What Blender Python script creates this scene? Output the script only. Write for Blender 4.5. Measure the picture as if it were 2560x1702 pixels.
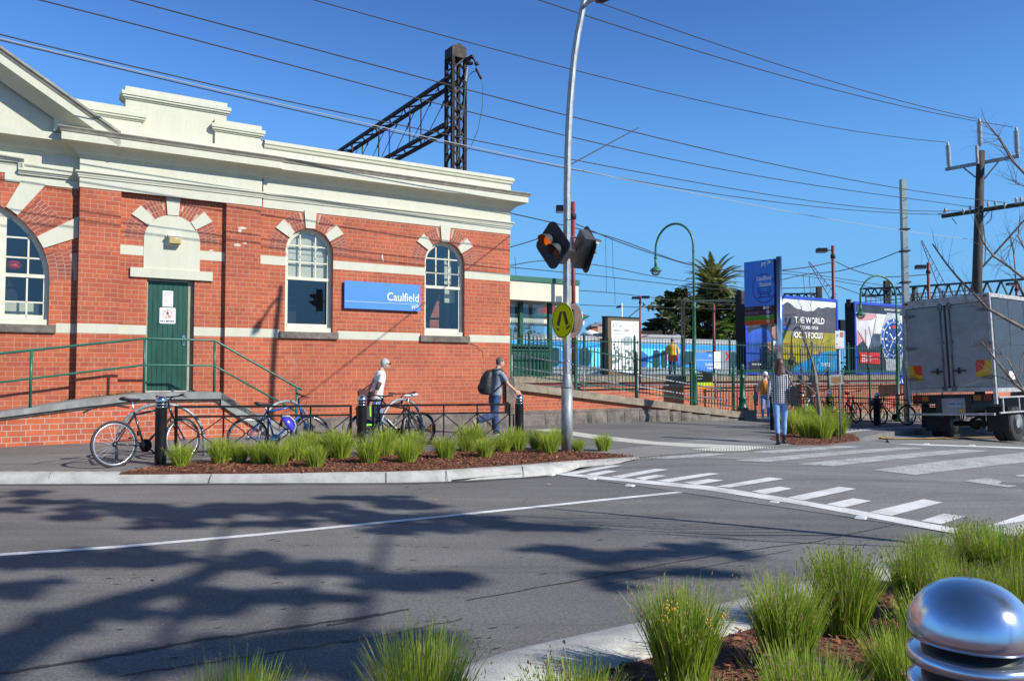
import bpy, bmesh, math, random
from math import sin, cos, tan, atan, atan2, pi, radians, sqrt
from mathutils import Vector, Matrix

for o in list(bpy.data.objects): bpy.data.objects.remove(o)
scene = bpy.context.scene
COL = scene.collection

# ---------------------------------------------------------------- camera
ZC = 1.36; FOC = 1986.0; PW, PH = 2560.0, 1702.0; HOR = 930.0
PITCH = atan((HOR - PH/2)/FOC)
cd = bpy.data.cameras.new('camera'); cam = bpy.data.objects.new('camera', cd); COL.objects.link(cam)
cd.sensor_width = 36.0; cd.lens = 36.0*FOC/PW; cd.clip_start = 0.05; cd.clip_end = 3000
cam.location = (0, 0, ZC); cam.rotation_euler = (pi/2 + PITCH, 0, 0)
scene.camera = cam
# ---------------------------------------------------------------- light
SUN_EL = radians(34); SH = Vector((.882, -.471)).normalized()
SUN = Vector((SH.x*cos(SUN_EL), SH.y*cos(SUN_EL), sin(SUN_EL)))
world = bpy.data.worlds.new('World'); scene.world = world; world.use_nodes = True
wn = world.node_tree; sky = wn.nodes.new('ShaderNodeTexSky'); sky.sky_type = 'NISHITA'; sky.sun_disc = False
sky.sun_elevation = SUN_EL; sky.sun_rotation = atan2(SH.x, SH.y)
sky.air_density = 1.0; sky.dust_density = 0.25; sky.ozone_density = 4.5; sky.altitude = 0
bg = wn.nodes['Background']; bg.inputs[1].default_value = 0.105
tn = wn.nodes.new('ShaderNodeMixRGB'); tn.blend_type = 'MULTIPLY'; tn.inputs[0].default_value = 1; tn.inputs[2].default_value = (1.05, 1.5, 1.95, 1)
wn.links.new(sky.outputs[0], tn.inputs[1])
wtc = wn.nodes.new('ShaderNodeTexCoord'); wsp = wn.nodes.new('ShaderNodeSeparateXYZ'); wn.links.new(wtc.outputs['Generated'], wsp.inputs[0])
wrp = wn.nodes.new('ShaderNodeValToRGB'); wrp.color_ramp.elements[0].position = .0; wrp.color_ramp.elements[0].color = (1, 1, 1, 1); wrp.color_ramp.elements[1].position = .42; wrp.color_ramp.elements[1].color = (0, 0, 0, 1); wrp.color_ramp.interpolation = 'EASE'
wn.links.new(wsp.outputs[2], wrp.inputs[0])
wmx = wn.nodes.new('ShaderNodeMixRGB'); wn.links.new(wrp.outputs[0], wmx.inputs[0]); wn.links.new(tn.outputs[0], wmx.inputs[1]); wmx.inputs[2].default_value = (1.75, 4.6, 7.9, 1)   # pale blue air near the horizon
wz = wn.nodes.new('ShaderNodeValToRGB'); e = wz.color_ramp.elements; e[0].position = .05; e[0].color = (.86, .90, .93, 1); e[1].position = 1; e[1].color = (.36, .34, .33, 1)   # deeper blue with height; unseen zenith dimmed and warmed to cut fill light
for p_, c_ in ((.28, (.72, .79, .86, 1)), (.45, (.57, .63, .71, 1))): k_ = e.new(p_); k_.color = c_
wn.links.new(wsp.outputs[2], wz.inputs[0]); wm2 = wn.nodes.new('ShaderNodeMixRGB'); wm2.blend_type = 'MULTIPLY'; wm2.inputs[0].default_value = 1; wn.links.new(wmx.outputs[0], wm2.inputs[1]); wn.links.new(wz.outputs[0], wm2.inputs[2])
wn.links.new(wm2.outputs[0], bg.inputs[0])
ld = bpy.data.lights.new('sun', 'SUN'); ld.energy = 5.0; ld.angle = radians(0.53); ld.color = (1, .96, .89)
sun = bpy.data.objects.new('sun', ld); COL.objects.link(sun)
sun.rotation_euler = SUN.to_track_quat('Z', 'Y').to_euler(); sun.location = (10, -10, 20)
scene.view_settings.view_transform = 'Standard'; scene.view_settings.look = 'None'
scene.view_settings.exposure = 0.16; scene.view_settings.gamma = 1.0
scene.render.resolution_x = 1024; scene.render.resolution_y = 680
scene.render.engine = 'CYCLES'

# ---------------------------------------------------------------- places
def sray(px, py):
    a = (px-PW/2)/FOC; b = (PH/2-py)/FOC
    return Vector((a, cos(PITCH)-b*sin(PITCH), sin(PITCH)+b*cos(PITCH)))
CAM = Vector((0, 0, ZC))
def PD(px, py, D):                    # the point at depth D seen there in the photo
    r = sray(px, py); return CAM + r*(D/r.y)
def zg(x, y=0):                       # footpath falls to the right, rises a little to the wall at the left
    z = 0.0
    if x > 0: z -= .0023*min(x, 15)**2
    if x < 0: z += .045*min(1, -x/5)*max(0, min(2.2, y-11.2))
    return z
def GP(px, py, off=0.0):
    r = sray(px, py); z = off
    for _ in range(25):
        t = (z-ZC)/r.z; p = CAM + r*t; z = zg(p.x, p.y)+off
    return p
AL = radians(57.7); U = Vector((sin(AL), cos(AL), 0)); N = Vector((cos(AL), -sin(AL), 0))   # along the facade, out of it
FS = 1.03
C0 = Vector((-.0504, 19.516, 0)); CB = CAM + (C0-CAM)*FS
ROTF = atan2(U.y, U.x)
def fw(s, y, z): return CB + (U*s - N*y)*FS + Vector((0, 0, z*FS))      # facade frame -> world (y into the building)

# ---------------------------------------------------------------- objects
def tag(o, label=None, cat=None, group=None, kind=None):
    if label: o['label'] = label
    if cat: o['category'] = cat
    if group: o['group'] = group
    if kind: o['kind'] = kind
    return o
def thing(name, label, cat, loc=(0, 0, 0), rotz=0, group=None, scale=1):
    o = bpy.data.objects.new(name, None); COL.objects.link(o); o.empty_display_size = .2
    o.location = loc; o.rotation_euler = (0, 0, rotz); o.scale = (scale,)*3
    return tag(o, label, cat, group)
def fthing(name, label, cat, s=0, y=0, z=0, group=None):
    return thing(name, label, cat, fw(s, y, z), ROTF, group, FS)
def copy_tree(o, parent=None):
    c = o.copy(); COL.objects.link(c); c.parent = parent
    for ch in [k for k in o.children]: copy_tree(ch, c)
    return c

def ortho(d):
    d = Vector(d).normalized(); h = Vector((0, 0, 1)) if abs(d.z) < .95 else Vector((1, 0, 0))
    a = d.cross(h).normalized(); return a, a.cross(d).normalized()
class MB:
    def __init__(s): s.v = []; s.f = []; s.m = []; s.sm = []
    def add(s, vs, fs, m=0, smooth=False):
        b = len(s.v); s.v += [tuple(v) for v in vs]
        for f in fs: s.f.append(tuple(b+i for i in f)); s.m.append(m); s.sm.append(smooth)
        return s
    def hexa(s, p, m=0):              # 8 points: bottom 4 ccw, top 4 ccw
        return s.add(p, [(3, 2, 1, 0), (4, 5, 6, 7), (0, 1, 5, 4), (1, 2, 6, 5), (2, 3, 7, 6), (3, 0, 4, 7)], m)
    def bx(s, x0, x1, y0, y1, z0, z1, m=0):
        x0, x1 = sorted((x0, x1)); y0, y1 = sorted((y0, y1)); z0, z1 = sorted((z0, z1))
        return s.hexa([(x0, y0, z0), (x1, y0, z0), (x1, y1, z0), (x0, y1, z0), (x0, y0, z1), (x1, y0, z1), (x1, y1, z1), (x0, y1, z1)], m)
    def cbox(s, c, sz, ax=None, m=0): # centred box with axes
        c = Vector(c); ax = ax or (Vector((1, 0, 0)), Vector((0, 1, 0)), Vector((0, 0, 1)))
        a, b, d = (Vector(ax[i])*sz[i]/2 for i in range(3))
        return s.hexa([c-a-b-d, c+a-b-d, c+a+b-d, c-a+b-d, c-a-b+d, c+a-b+d, c+a+b+d, c-a+b+d], m)
    def bar(s, p, q, w, h=None, up=(0, 0, 1), m=0):
        p, q = Vector(p), Vector(q); h = h or w; d = (q-p)
        if d.length < 1e-6: return s
        L = d.length; d.normalize(); up = Vector(up)
        if abs(d.dot(up)) > .98: up = Vector((1, 0, 0))
        a = d.cross(up).normalized(); b = a.cross(d)
        return s.cbox((p+q)/2, (w, L, h), (a, d, b), m)
    def tube(s, pts, r, n=8, m=0, cap=True, closed=False):
        pts = [Vector(p) for p in pts]; k = len(pts); rs = r if isinstance(r, (list, tuple)) else [r]*k
        ref = None; vs = []
        for i, p in enumerate(pts):
            if closed: d = pts[(i+1) % k]-pts[i-1]
            else: d = pts[min(i+1, k-1)]-pts[max(i-1, 0)]
            if d.length < 1e-9: d = Vector((0, 0, 1))
            d.normalize()
            if ref is None: a, b = ortho(d)
            else:
                a = ref - d*ref.dot(d)
                if a.length < 1e-6: a, b = ortho(d)
                a.normalize(); b = a.cross(d)
            ref = a
            for j in range(n):
                t = 2*pi*j/n; vs.append(p+(a*cos(t)+b*sin(t))*rs[i])
        fs = []
        for i in range(k if closed else k-1):
            i2 = (i+1) % k
            for j in range(n):
                j2 = (j+1) % n; fs.append((i*n+j, i*n+j2, i2*n+j2, i2*n+j))
        if cap and not closed: fs.append(tuple(range(n))[::-1]); fs.append(tuple((k-1)*n+j for j in range(n)))
        return s.add(vs, fs, m, n > 5)
    def lathe(s, prof, c=(0, 0, 0), n=16, m=0, cap=True, axis=None):
        c = Vector(c); ax = Vector(axis).normalized() if axis else Vector((0, 0, 1)); a, b = ortho(ax) if axis else (Vector((1, 0, 0)), Vector((0, 1, 0)))
        vs = []
        for r, z in prof:
            for j in range(n):
                t = 2*pi*j/n; vs.append(c+(a*cos(t)+b*sin(t))*r+ax*z)
        fs = []
        for i in range(len(prof)-1):
            for j in range(n):
                j2 = (j+1) % n; fs.append((i*n+j, i*n+j2, (i+1)*n+j2, (i+1)*n+j))
        if cap: fs.append(tuple(range(n))[::-1]); fs.append(tuple((len(prof)-1)*n+j for j in range(n)))
        return s.add(vs, fs, m, True)
    def prism(s, poly, o, ex, ey, dep, m=0, mside=None):   # polygon in the plane o+ex*x+ey*y, pushed by dep
        o, ex, ey, dep = Vector(o), Vector(ex), Vector(ey), Vector(dep); n = len(poly)
        A = [o+ex*x+ey*y for x, y in poly]; B = [p+dep for p in A]
        s.add(A+B, [tuple(range(n))[::-1], tuple(range(n, 2*n))], m)
        s.add(A+B, [(i, (i+1) % n, n+(i+1) % n, n+i) for i in range(n)], m if mside is None else mside)
        return s
    def ball(s, c, r, n=10, m=0, sc=(1, 1, 1)):
        c = Vector(c); k = max(4, n//2); vs = []
        for i in range(1, k):
            t = pi*i/k
            for j in range(n):
                f = 2*pi*j/n; vs.append((c.x+r*sc[0]*sin(t)*cos(f), c.y+r*sc[1]*sin(t)*sin(f), c.z+r*sc[2]*cos(t)))
        fs = [((i)*n+j, (i+1)*n+j, (i+1)*n+(j+1) % n, i*n+(j+1) % n) for i in range(k-2) for j in range(n)]
        b = len(vs); vs += [(c.x, c.y, c.z+r*sc[2]), (c.x, c.y, c.z-r*sc[2])]
        fs += [(b, j, (j+1) % n) for j in range(n)] + [(b+1, (k-2)*n+(j+1) % n, (k-2)*n+j) for j in range(n)]
        return s.add(vs, fs, m, True)
    def build(s, name, mats, parent=None, fix=False):
        me = bpy.data.meshes.new(name); me.from_pydata(s.v, [], s.f)
        if not isinstance(mats, (list, tuple)): mats = [mats]
        for x in mats: me.materials.append(x)
        me.polygons.foreach_set('material_index', s.m); me.polygons.foreach_set('use_smooth', s.sm)
        me.validate(); me.update()
        if fix or any(s.sm):
            bm = bmesh.new(); bm.from_mesh(me); bmesh.ops.recalc_face_normals(bm, faces=bm.faces); bm.to_mesh(me); bm.free()
        o = bpy.data.objects.new(name, me); COL.objects.link(o); o.parent = parent
        return o

# ---------------------------------------------------------------- materials
_M = {}
def nodes_of(name):
    m = bpy.data.materials.new(name); m.use_nodes = True; return m, m.node_tree, m.node_tree.nodes['Principled BSDF']
def mat(name, col, rough=.6, metal=0.0, var=.12, scale=6.0, bump=0.0, bscale=60.0, col2=None, spec=None, fine=0.0, coat=0, stretch=(1, 1, 1)):
    if name in _M: return _M[name]
    m, nt, b = nodes_of(name); L = nt.links.new
    tc = nt.nodes.new('ShaderNodeTexCoord'); mp = nt.nodes.new('ShaderNodeMapping'); mp.inputs['Scale'].default_value = stretch
    L(tc.outputs['Object'], mp.inputs[0])
    nz = nt.nodes.new('ShaderNodeTexNoise'); nz.inputs['Scale'].default_value = scale; nz.inputs['Detail'].default_value = 5; nz.inputs['Roughness'].default_value = .6
    L(mp.outputs[0], nz.inputs['Vector'])
    rp = nt.nodes.new('ShaderNodeValToRGB'); e = rp.color_ramp.elements
    c2 = col2 or tuple(max(0, c*(1-var*1.6)) for c in col); c1 = tuple(min(1, c*(1+var)) for c in col) if not col2 else col
    e[0].position = .33; e[1].position = .68; e[0].color = (*c2, 1); e[1].color = (*c1, 1)
    L(nz.outputs['Fac'], rp.inputs[0]); out = rp.outputs[0]
    if fine:
        n2 = nt.nodes.new('ShaderNodeTexNoise'); n2.inputs['Scale'].default_value = bscale; n2.inputs['Detail'].default_value = 3
        L(mp.outputs[0], n2.inputs['Vector']); mx = nt.nodes.new('ShaderNodeMixRGB'); mx.blend_type = 'OVERLAY'; mx.inputs[0].default_value = fine
        L(out, mx.inputs[1]); L(n2.outputs['Fac'], mx.inputs[2]); out = mx.outputs[0]
    L(out, b.inputs['Base Color']); b.inputs['Roughness'].default_value = rough; b.inputs['Metallic'].default_value = metal
    if spec is not None: b.inputs['Specular IOR Level'].default_value = spec
    if coat: b.inputs['Coat Weight'].default_value = coat; b.inputs['Coat Roughness'].default_value = .15
    if bump:
        n3 = nt.nodes.new('ShaderNodeTexNoise'); n3.inputs['Scale'].default_value = bscale; n3.inputs['Detail'].default_value = 4
        L(mp.outputs[0], n3.inputs['Vector']); bp = nt.nodes.new('ShaderNodeBump'); bp.inputs['Strength'].default_value = bump; bp.inputs['Distance'].default_value = .02
        L(n3.outputs['Fac'], bp.inputs['Height']); L(bp.outputs[0], b.inputs['Normal'])
    _M[name] = m; return m
def flatmat(name, col, rough=.6, emit=0, metal=0):
    if name in _M: return _M[name]
    m, nt, b = nodes_of(name); b.inputs['Base Color'].default_value = (*col, 1); b.inputs['Roughness'].default_value = rough; b.inputs['Metallic'].default_value = metal
    if emit: b.inputs['Emission Color'].default_value = (*col, 1); b.inputs['Emission Strength'].default_value = emit
    _M[name] = m; return m
def brickmat(name, c1, c2, mortar, bw=.24, bh=.086, ms=.009, off=.5, sq=.5, sqf=3, dirt=.35):
    m, nt, b = nodes_of(name); L = nt.links.new; nd = nt.nodes.new
    tc = nd('ShaderNodeTexCoord'); sp = nd('ShaderNodeSeparateXYZ'); L(tc.outputs['Object'], sp.inputs[0])
    ad = nd('ShaderNodeMath'); L(sp.outputs[0], ad.inputs[0]); L(sp.outputs[1], ad.inputs[1])
    cb = nd('ShaderNodeCombineXYZ'); L(ad.outputs[0], cb.inputs[0]); L(sp.outputs[2], cb.inputs[1])
    # slightly uneven joints
    nw = nd('ShaderNodeTexNoise'); nw.inputs['Scale'].default_value = 7; L(tc.outputs['Object'], nw.inputs['Vector'])
    wv = nd('ShaderNodeVectorMath'); wv.operation = 'MULTIPLY_ADD'; wv.inputs[1].default_value = (.006, .006, 0); L(nw.outputs['Color'], wv.inputs[0]); L(cb.outputs[0], wv.inputs[2])
    br = nd('ShaderNodeTexBrick'); L(wv.outputs[0], br.inputs['Vector']); br.offset = off; br.squash = sq; br.squash_frequency = sqf
    i = br.inputs; i['Scale'].default_value = 1; i['Brick Width'].default_value = bw; i['Row Height'].default_value = bh; i['Mortar Size'].default_value = ms; i['Mortar Smooth'].default_value = .3
    i['Color1'].default_value = (*c1, 1); i['Color2'].default_value = (*c2, 1); i['Mortar'].default_value = (*mortar, 1); i['Bias'].default_value = -.15
    nz = nd('ShaderNodeTexNoise'); nz.inputs['Scale'].default_value = .9; nz.inputs['Detail'].default_value = 7; nz.inputs['Roughness'].default_value = .65; L(tc.outputs['Object'], nz.inputs['Vector'])
    rp = nd('ShaderNodeValToRGB'); rp.color_ramp.elements[0].position = .3; rp.color_ramp.elements[0].color = (1-dirt, 1-dirt*1.1, 1-dirt*1.0, 1); rp.color_ramp.elements[1].position = .62; rp.color_ramp.elements[1].color = (1, 1, 1, 1)
    L(nz.outputs['Fac'], rp.inputs[0]); mx = nd('ShaderNodeMixRGB'); mx.blend_type = 'MULTIPLY'; mx.inputs[0].default_value = 1; L(br.outputs['Color'], mx.inputs[1]); L(rp.outputs[0], mx.inputs[2])
    # pale efflorescence patches
    n2 = nd('ShaderNodeTexNoise'); n2.inputs['Scale'].default_value = 2.3; n2.inputs['Detail'].default_value = 8; L(tc.outputs['Object'], n2.inputs['Vector'])
    r2 = nd('ShaderNodeValToRGB'); r2.color_ramp.elements[0].position = .62; r2.color_ramp.elements[0].color = (0, 0, 0, 1); r2.color_ramp.elements[1].position = .82; r2.color_ramp.elements[1].color = (.25, .25, .25, 1); L(n2.outputs['Fac'], r2.inputs[0])
    m2 = nd('ShaderNodeMixRGB'); L(r2.outputs[0], m2.inputs[0]); L(mx.outputs[0], m2.inputs[1]); m2.inputs[2].default_value = (.55, .38, .30, 1)
    L(m2.outputs[0], b.inputs['Base Color']); b.inputs['Roughness'].default_value = .85
    bp = nd('ShaderNodeBump'); bp.inputs['Strength'].default_value = .5; bp.inputs['Distance'].default_value = .008; bp.invert = True; L(br.outputs['Fac'], bp.inputs['Height']); L(bp.outputs[0], b.inputs['Normal'])
    _M[name] = m; return m
def asphalt(name, base, speck, wear=.2, tint=(1.06, 1.0, .93)):
    m, nt, b = nodes_of(name); L = nt.links.new; nd = nt.nodes.new
    tc = nd('ShaderNodeTexCoord')
    def noise(sc, det, st=(1, 1, 1), ro=.55):
        n = nd('ShaderNodeTexNoise'); n.inputs['Scale'].default_value = sc; n.inputs['Detail'].default_value = det; n.inputs['Roughness'].default_value = ro
        mp = nd('ShaderNodeMapping'); mp.inputs['Scale'].default_value = st; mp.inputs['Rotation'].default_value = (0, 0, -ROTF); L(tc.outputs['Object'], mp.inputs[0]); L(mp.outputs[0], n.inputs['Vector']); return n
    def ramp(src, p0, p1, c0, c1):
        r = nd('ShaderNodeValToRGB'); e = r.color_ramp.elements; e[0].position = p0; e[1].position = p1; e[0].color = (*c0, 1); e[1].color = (*c1, 1); L(src, r.inputs[0]); return r
    def mul(a, c):
        x = nd('ShaderNodeMixRGB'); x.blend_type = 'MULTIPLY'; x.inputs[0].default_value = 1; L(a, x.inputs[1]); L(c, x.inputs[2]); return x.outputs[0]
    g = tuple(base*t for t in tint)
    a = ramp(noise(55, 6, ro=.8).outputs['Fac'], .36, .66, tuple(c*.55 for c in g), tuple(c*1.45 for c in g))
    w = ramp(noise(.55, 6).outputs['Fac'], .3, .7, (1-wear,)*3, (1+wear*.6,)*3)
    st = ramp(noise(1.6, 7, (.12, 2.2, 1), .7).outputs['Fac'], .34, .55, (.74,)*3, (1, 1, 1))
    out = mul(mul(a.outputs[0], w.outputs[0]), st.outputs[0]); pt_ = ramp(noise(.16, 2, (1, 2.4, 1)).outputs['Fac'], .47, .50, (.86, .87, .88), (1, 1, 1)); out = mul(out, pt_.outputs[0])
    vo = nd('ShaderNodeTexVoronoi'); vo.inputs['Scale'].default_value = 48; L(tc.outputs['Object'], vo.inputs['Vector'])
    sp = ramp(vo.outputs['Distance'], .12, .2, (1, 1, 1), (0, 0, 0)); sel = ramp(vo.outputs['Color'], .84, .88, (0, 0, 0), (1, 1, 1)); 
    mk = mul(sp.outputs[0], sel.outputs[0]); mx = nd('ShaderNodeMixRGB'); L(mk, mx.inputs[0]); L(out, mx.inputs[1]); mx.inputs[2].default_value = (speck, speck, speck*.97, 1)
    L(mx.outputs[0], b.inputs['Base Color']); b.inputs['Roughness'].default_value = .82; b.inputs['Specular IOR Level'].default_value = .35
    bp = nd('ShaderNodeBump'); bp.inputs['Strength'].default_value = .5; bp.inputs['Distance'].default_value = .004; L(noise(220, 2).outputs['Fac'], bp.inputs['Height']); L(bp.outputs[0], b.inputs['Normal'])
    _M[name] = m; return m
def worn_paint(name, col, under, thr=.33):
    m, nt, b = nodes_of(name); L = nt.links.new; nd = nt.nodes.new
    tc = nd('ShaderNodeTexCoord'); n = nd('ShaderNodeTexNoise'); n.inputs['Scale'].default_value = 34; n.inputs['Detail'].default_value = 8; n.inputs['Roughness'].default_value = .7; L(tc.outputs['Object'], n.inputs['Vector'])
    r = nd('ShaderNodeValToRGB'); e = r.color_ramp.elements; e[0].position = thr; e[0].color = (*under, 1); e[1].position = thr+.12; e[1].color = (*col, 1); L(n.outputs['Fac'], r.inputs[0])
    n2 = nd('ShaderNodeTexNoise'); n2.inputs['Scale'].default_value = 2.5; n2.inputs['Detail'].default_value = 6; L(tc.outputs['Object'], n2.inputs['Vector'])
    r2 = nd('ShaderNodeValToRGB'); r2.color_ramp.elements[0].position = .3; r2.color_ramp.elements[0].color = (.68, .67, .65, 1); r2.color_ramp.elements[1].position = .6; r2.color_ramp.elements[1].color = (1, 1, 1, 1); L(n2.outputs['Fac'], r2.inputs[0])
    x = nd('ShaderNodeMixRGB'); x.blend_type = 'MULTIPLY'; x.inputs[0].default_value = 1; L(r.outputs[0], x.inputs[1]); L(r2.outputs[0], x.inputs[2]); L(x.outputs[0], b.inputs['Base Color']); b.inputs['Roughness'].default_value = .7
    _M[name] = m; return m
def glassmat(name, tint=(.02, .03, .04), refl=.5, trans=.9):
    m = bpy.data.materials.new(name); m.use_nodes = True; nt = m.node_tree; L = nt.links.new; nt.nodes.clear(); nd = nt.nodes.new
    out = nd('ShaderNodeOutputMaterial'); gl = nd('ShaderNodeBsdfGlossy'); gl.inputs['Roughness'].default_value = .02; gl.inputs['Color'].default_value = (.9, .95, 1, 1)
    tr = nd('ShaderNodeBsdfTransparent'); tr.inputs[0].default_value = (.85, .90, .90, 1); df = nd('ShaderNodeBsdfDiffuse'); df.inputs[0].default_value = (*tint, 1)
    m1 = nd('ShaderNodeMixShader'); m1.inputs[0].default_value = trans; L(df.outputs[0], m1.inputs[1]); L(tr.outputs[0], m1.inputs[2])
    fr = nd('ShaderNodeFresnel'); fr.inputs[0].default_value = 1.5; mt = nd('ShaderNodeMath'); mt.operation = 'MULTIPLY_ADD'; mt.inputs[1].default_value = 1.3; mt.inputs[2].default_value = .06*refl*2; L(fr.outputs[0], mt.inputs[0])
    m2 = nd('ShaderNodeMixShader'); L(mt.outputs[0], m2.inputs[0]); L(m1.outputs[0], m2.inputs[1]); L(gl.outputs[0], m2.inputs[2]); L(m2.outputs[0], out.inputs[0])
    _M[name] = m; return m
def leafmat(name, c1, c2, trans=.35, rough=.5):
    m, nt, b = nodes_of(name); L = nt.links.new; nd = nt.nodes.new
    g = nd('ShaderNodeNewGeometry'); r = nd('ShaderNodeValToRGB'); r.color_ramp.elements[0].color = (*c1, 1); r.color_ramp.elements[1].color = (*c2, 1); L(g.outputs['Random Per Island'], r.inputs[0])
    L(r.outputs[0], b.inputs['Base Color']); b.inputs['Roughness'].default_value = rough; b.inputs['Specular IOR Level'].default_value = .3
    t = nd('ShaderNodeBsdfTranslucent'); L(r.outputs[0], t.inputs[0]); mx = nd('ShaderNodeMixShader'); mx.inputs[0].default_value = trans
    L(b.outputs[0], mx.inputs[1]); L(t.outputs[0], mx.inputs[2]); L(mx.outputs[0], nt.nodes['Material Output'].inputs[0])
    _M[name] = m; return m

CREAM = mat('cream_paint', (.58, .575, .45), .6, scale=2.2, bump=.15, bscale=25, col2=(.53, .525, .40), stretch=(2.5, 2.5, .45), fine=.06)
CREAM_W = mat('cream_window_paint', (.68, .66, .50), .45, var=.05)
BRICK = brickmat('red_brick', (.51, .120, .050), (.38, .088, .046), (.52, .32, .20), ms=.0055, dirt=.28)
BRICK2 = brickmat('orange_brick', (.60, .14, .05), (.44, .10, .05), (.50, .40, .31), bh=.098, bw=.27, sq=.5, sqf=2, ms=.008)
STONE = mat('bluestone', (.17, .145, .12), .85, var=.25, scale=3, bump=.6, bscale=14, fine=.5)
COPING = mat('coping_stone', (.27, .225, .16), .85, var=.22, scale=4, bump=.3, bscale=40, fine=.4)
CONC = mat('concrete', (.48, .465, .42), .8, var=.13, scale=5, bump=.25, bscale=80, fine=.25)
CONC_D = mat('old_concrete', (.27, .27, .25), .85, var=.2, scale=4, bump=.3, bscale=70, fine=.3)
GREEN = mat('dark_green_paint', (.015, .085, .055), .4, var=.15)
GREEN_D = mat('door_green_paint', (.012, .075, .048), .38, var=.2, scale=2, stretch=(6, 1, 1))
LAMPG = mat('lamp_green_paint', (.06, .20, .11), .4, var=.15)
BLACKP = mat('black_paint', (.008, .008, .008), .42, var=.3, spec=.3)
BLACKR = mat('black_rubber', (.02, .02, .02), .7, var=.3)
STEEL = mat('polished_steel', (.72, .73, .75), .16, 1.0, var=.06, scale=3)
STEELP = mat('mirror_steel', (.74, .78, .84), .20, .80, var=.12, scale=9, bump=.02, bscale=18)
GALV = mat('galvanised_steel', (.33, .355, .36), .55, .45, var=.2, scale=7, stretch=(3, 3, .7), fine=.4, bscale=40)
ALU = mat('brushed_aluminium', (.62, .64, .66), .35, .9, var=.08)
RAILM = mat('rusty_dark_steel', (.055, .042, .035), .7, .3, var=.3, scale=5)
WOODP = mat('weathered_timber', (.07, .058, .045), .9, var=.3, scale=4, stretch=(5, 5, .5), bump=.4, bscale=20)
WIRE = flatmat('wire_metal', (.045, .045, .045), .6)
WIRE_L = flatmat('pale_wire', (.38, .40, .40), .5)
REDP = mat('red_oxide_paint', (.23, .035, .03), .5, var=.15)
WHITE = mat('white_sign_paint', (.80, .80, .78), .45, var=.04)
BLACKT = flatmat('black_sign_paint', (.02, .02, .02), .5)
SIGNB = mat('blue_sign_paint', (.075, .26, .80), .35, var=.04, scale=1.5)
GLASS = glassmat('window_glass')
DARK = flatmat('dark_room', (.012, .013, .015), .8)
SKIN = mat('skin', (.60, .33, .22), .5, var=.06)
MULCH = mat('bark_mulch_ground', (.17, .062, .035), .9, var=.4, scale=30, bump=.8, bscale=50, fine=.6)

def lettering(txt, size, material, parent, loc, rot=(pi/2, 0, 0), align='LEFT', ext=.002, sx=1.0, name='lettering', bold=0.0, spacing=1.0):
    cu = bpy.data.curves.new('lettering', 'FONT'); cu.body = txt; cu.size = size; cu.align_x = align; cu.extrude = ext; cu.offset = bold; cu.space_character = spacing; cu.resolution_u = 3
    t = bpy.data.objects.new('tmp', cu); COL.objects.link(t)
    dg = bpy.context.evaluated_depsgraph_get(); dg.update()
    me = bpy.data.meshes.new_from_object(t.evaluated_get(dg)); bpy.data.objects.remove(t); bpy.data.curves.remove(cu)
    me.materials.clear(); me.materials.append(material)
    o = bpy.data.objects.new(name, me); COL.objects.link(o); o.parent = parent; o.location = loc; o.rotation_euler = rot; o.scale = (sx, 1, 1)
    return o
# ================================================================ setting: road, paving, kerbs
ROAD = asphalt('road_asphalt', .185, .6)
PATHM = asphalt('footpath_asphalt', .19, .25, .12)
TABLE = asphalt('crossing_asphalt', .26, .42, .14)
LINE = worn_paint('road_line_paint', (.82, .81, .77), (.2, .2, .2), .31)
LINE2 = worn_paint('worn_road_line_paint', (.60, .585, .54), (.19, .19, .19), .40)
YEL = worn_paint('yellow_road_paint', (.62, .36, .05), (.2, .19, .16), .38)

def sheet(name, poly, off, m, kind='structure', step=1.0, zfun=None, label=None, cat=None, thick=0, mb=None, skirt=0):
    """flat polygon (world xy) cut into strips and laid on the ground slope"""
    bm = bmesh.new(); vs = [bm.verts.new((p[0], p[1], 0)) for p in poly]; f = bm.faces.new(vs)
    if f.normal.z < 0 or f.calc_area() and (f.normal_update() or f.normal.z < 0): f.normal_flip()
    xs = [p[0] for p in poly]; ys = [p[1] for p in poly]
    def cuts(lo, hi, ax):
        k = math.ceil(max(lo, -12)/step)
        while k*step < min(hi, 40 if ax == 0 else 32):
            co = (k*step, 0, 0) if ax == 0 else (0, k*step, 0); no = (1, 0, 0) if ax == 0 else (0, 1, 0)
            bmesh.ops.bisect_plane(bm, geom=bm.verts[:]+bm.edges[:]+bm.faces[:], plane_co=co, plane_no=no); k += 1
    cuts(min(xs), max(xs), 0); cuts(min(ys), max(ys), 1)
    zf = zfun or (lambda x, y: zg(x, y)+off)
    for v in bm.verts: v.co.z = zf(v.co.x, v.co.y)
    if skirt:
        ed = [e for e in bm.edges if e.is_boundary]; r = bmesh.ops.extrude_edge_only(bm, edges=ed)
        for g in r['geom']:
            if isinstance(g, bmesh.types.BMVert): g.co.z -= skirt
    bmesh.ops.recalc_face_normals(bm, faces=bm.faces)
    up = sum(fc.normal.z*fc.calc_area() for fc in bm.faces)
    if up < 0: bmesh.ops.reverse_faces(bm, faces=bm.faces)
    me = bpy.data.meshes.new(name); bm.to_mesh(me); bm.free(); me.materials.append(m)
    o = bpy.data.objects.new(name, me); COL.objects.link(o)
    if kind: o['kind'] = kind
    return tag(o, label, cat)
KH = .13
XY = lambda p: (p.x, p.y)
def R(px, py): return XY(GP(px, py, -KH))
def T(px, py, off=0): return XY(GP(px, py, off))
# the road: one sheet to the horizon
sheet('ground', [(-400, -60), (400, -60), (400, 900), (-400, 900)], -KH-.02, asphalt('far_ground_asphalt', .09, .2), step=8)
sheet('road', [(-60, -30), (60, -30), (60, 40), (-60, 40)], -KH, ROAD, step=1.0)

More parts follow.
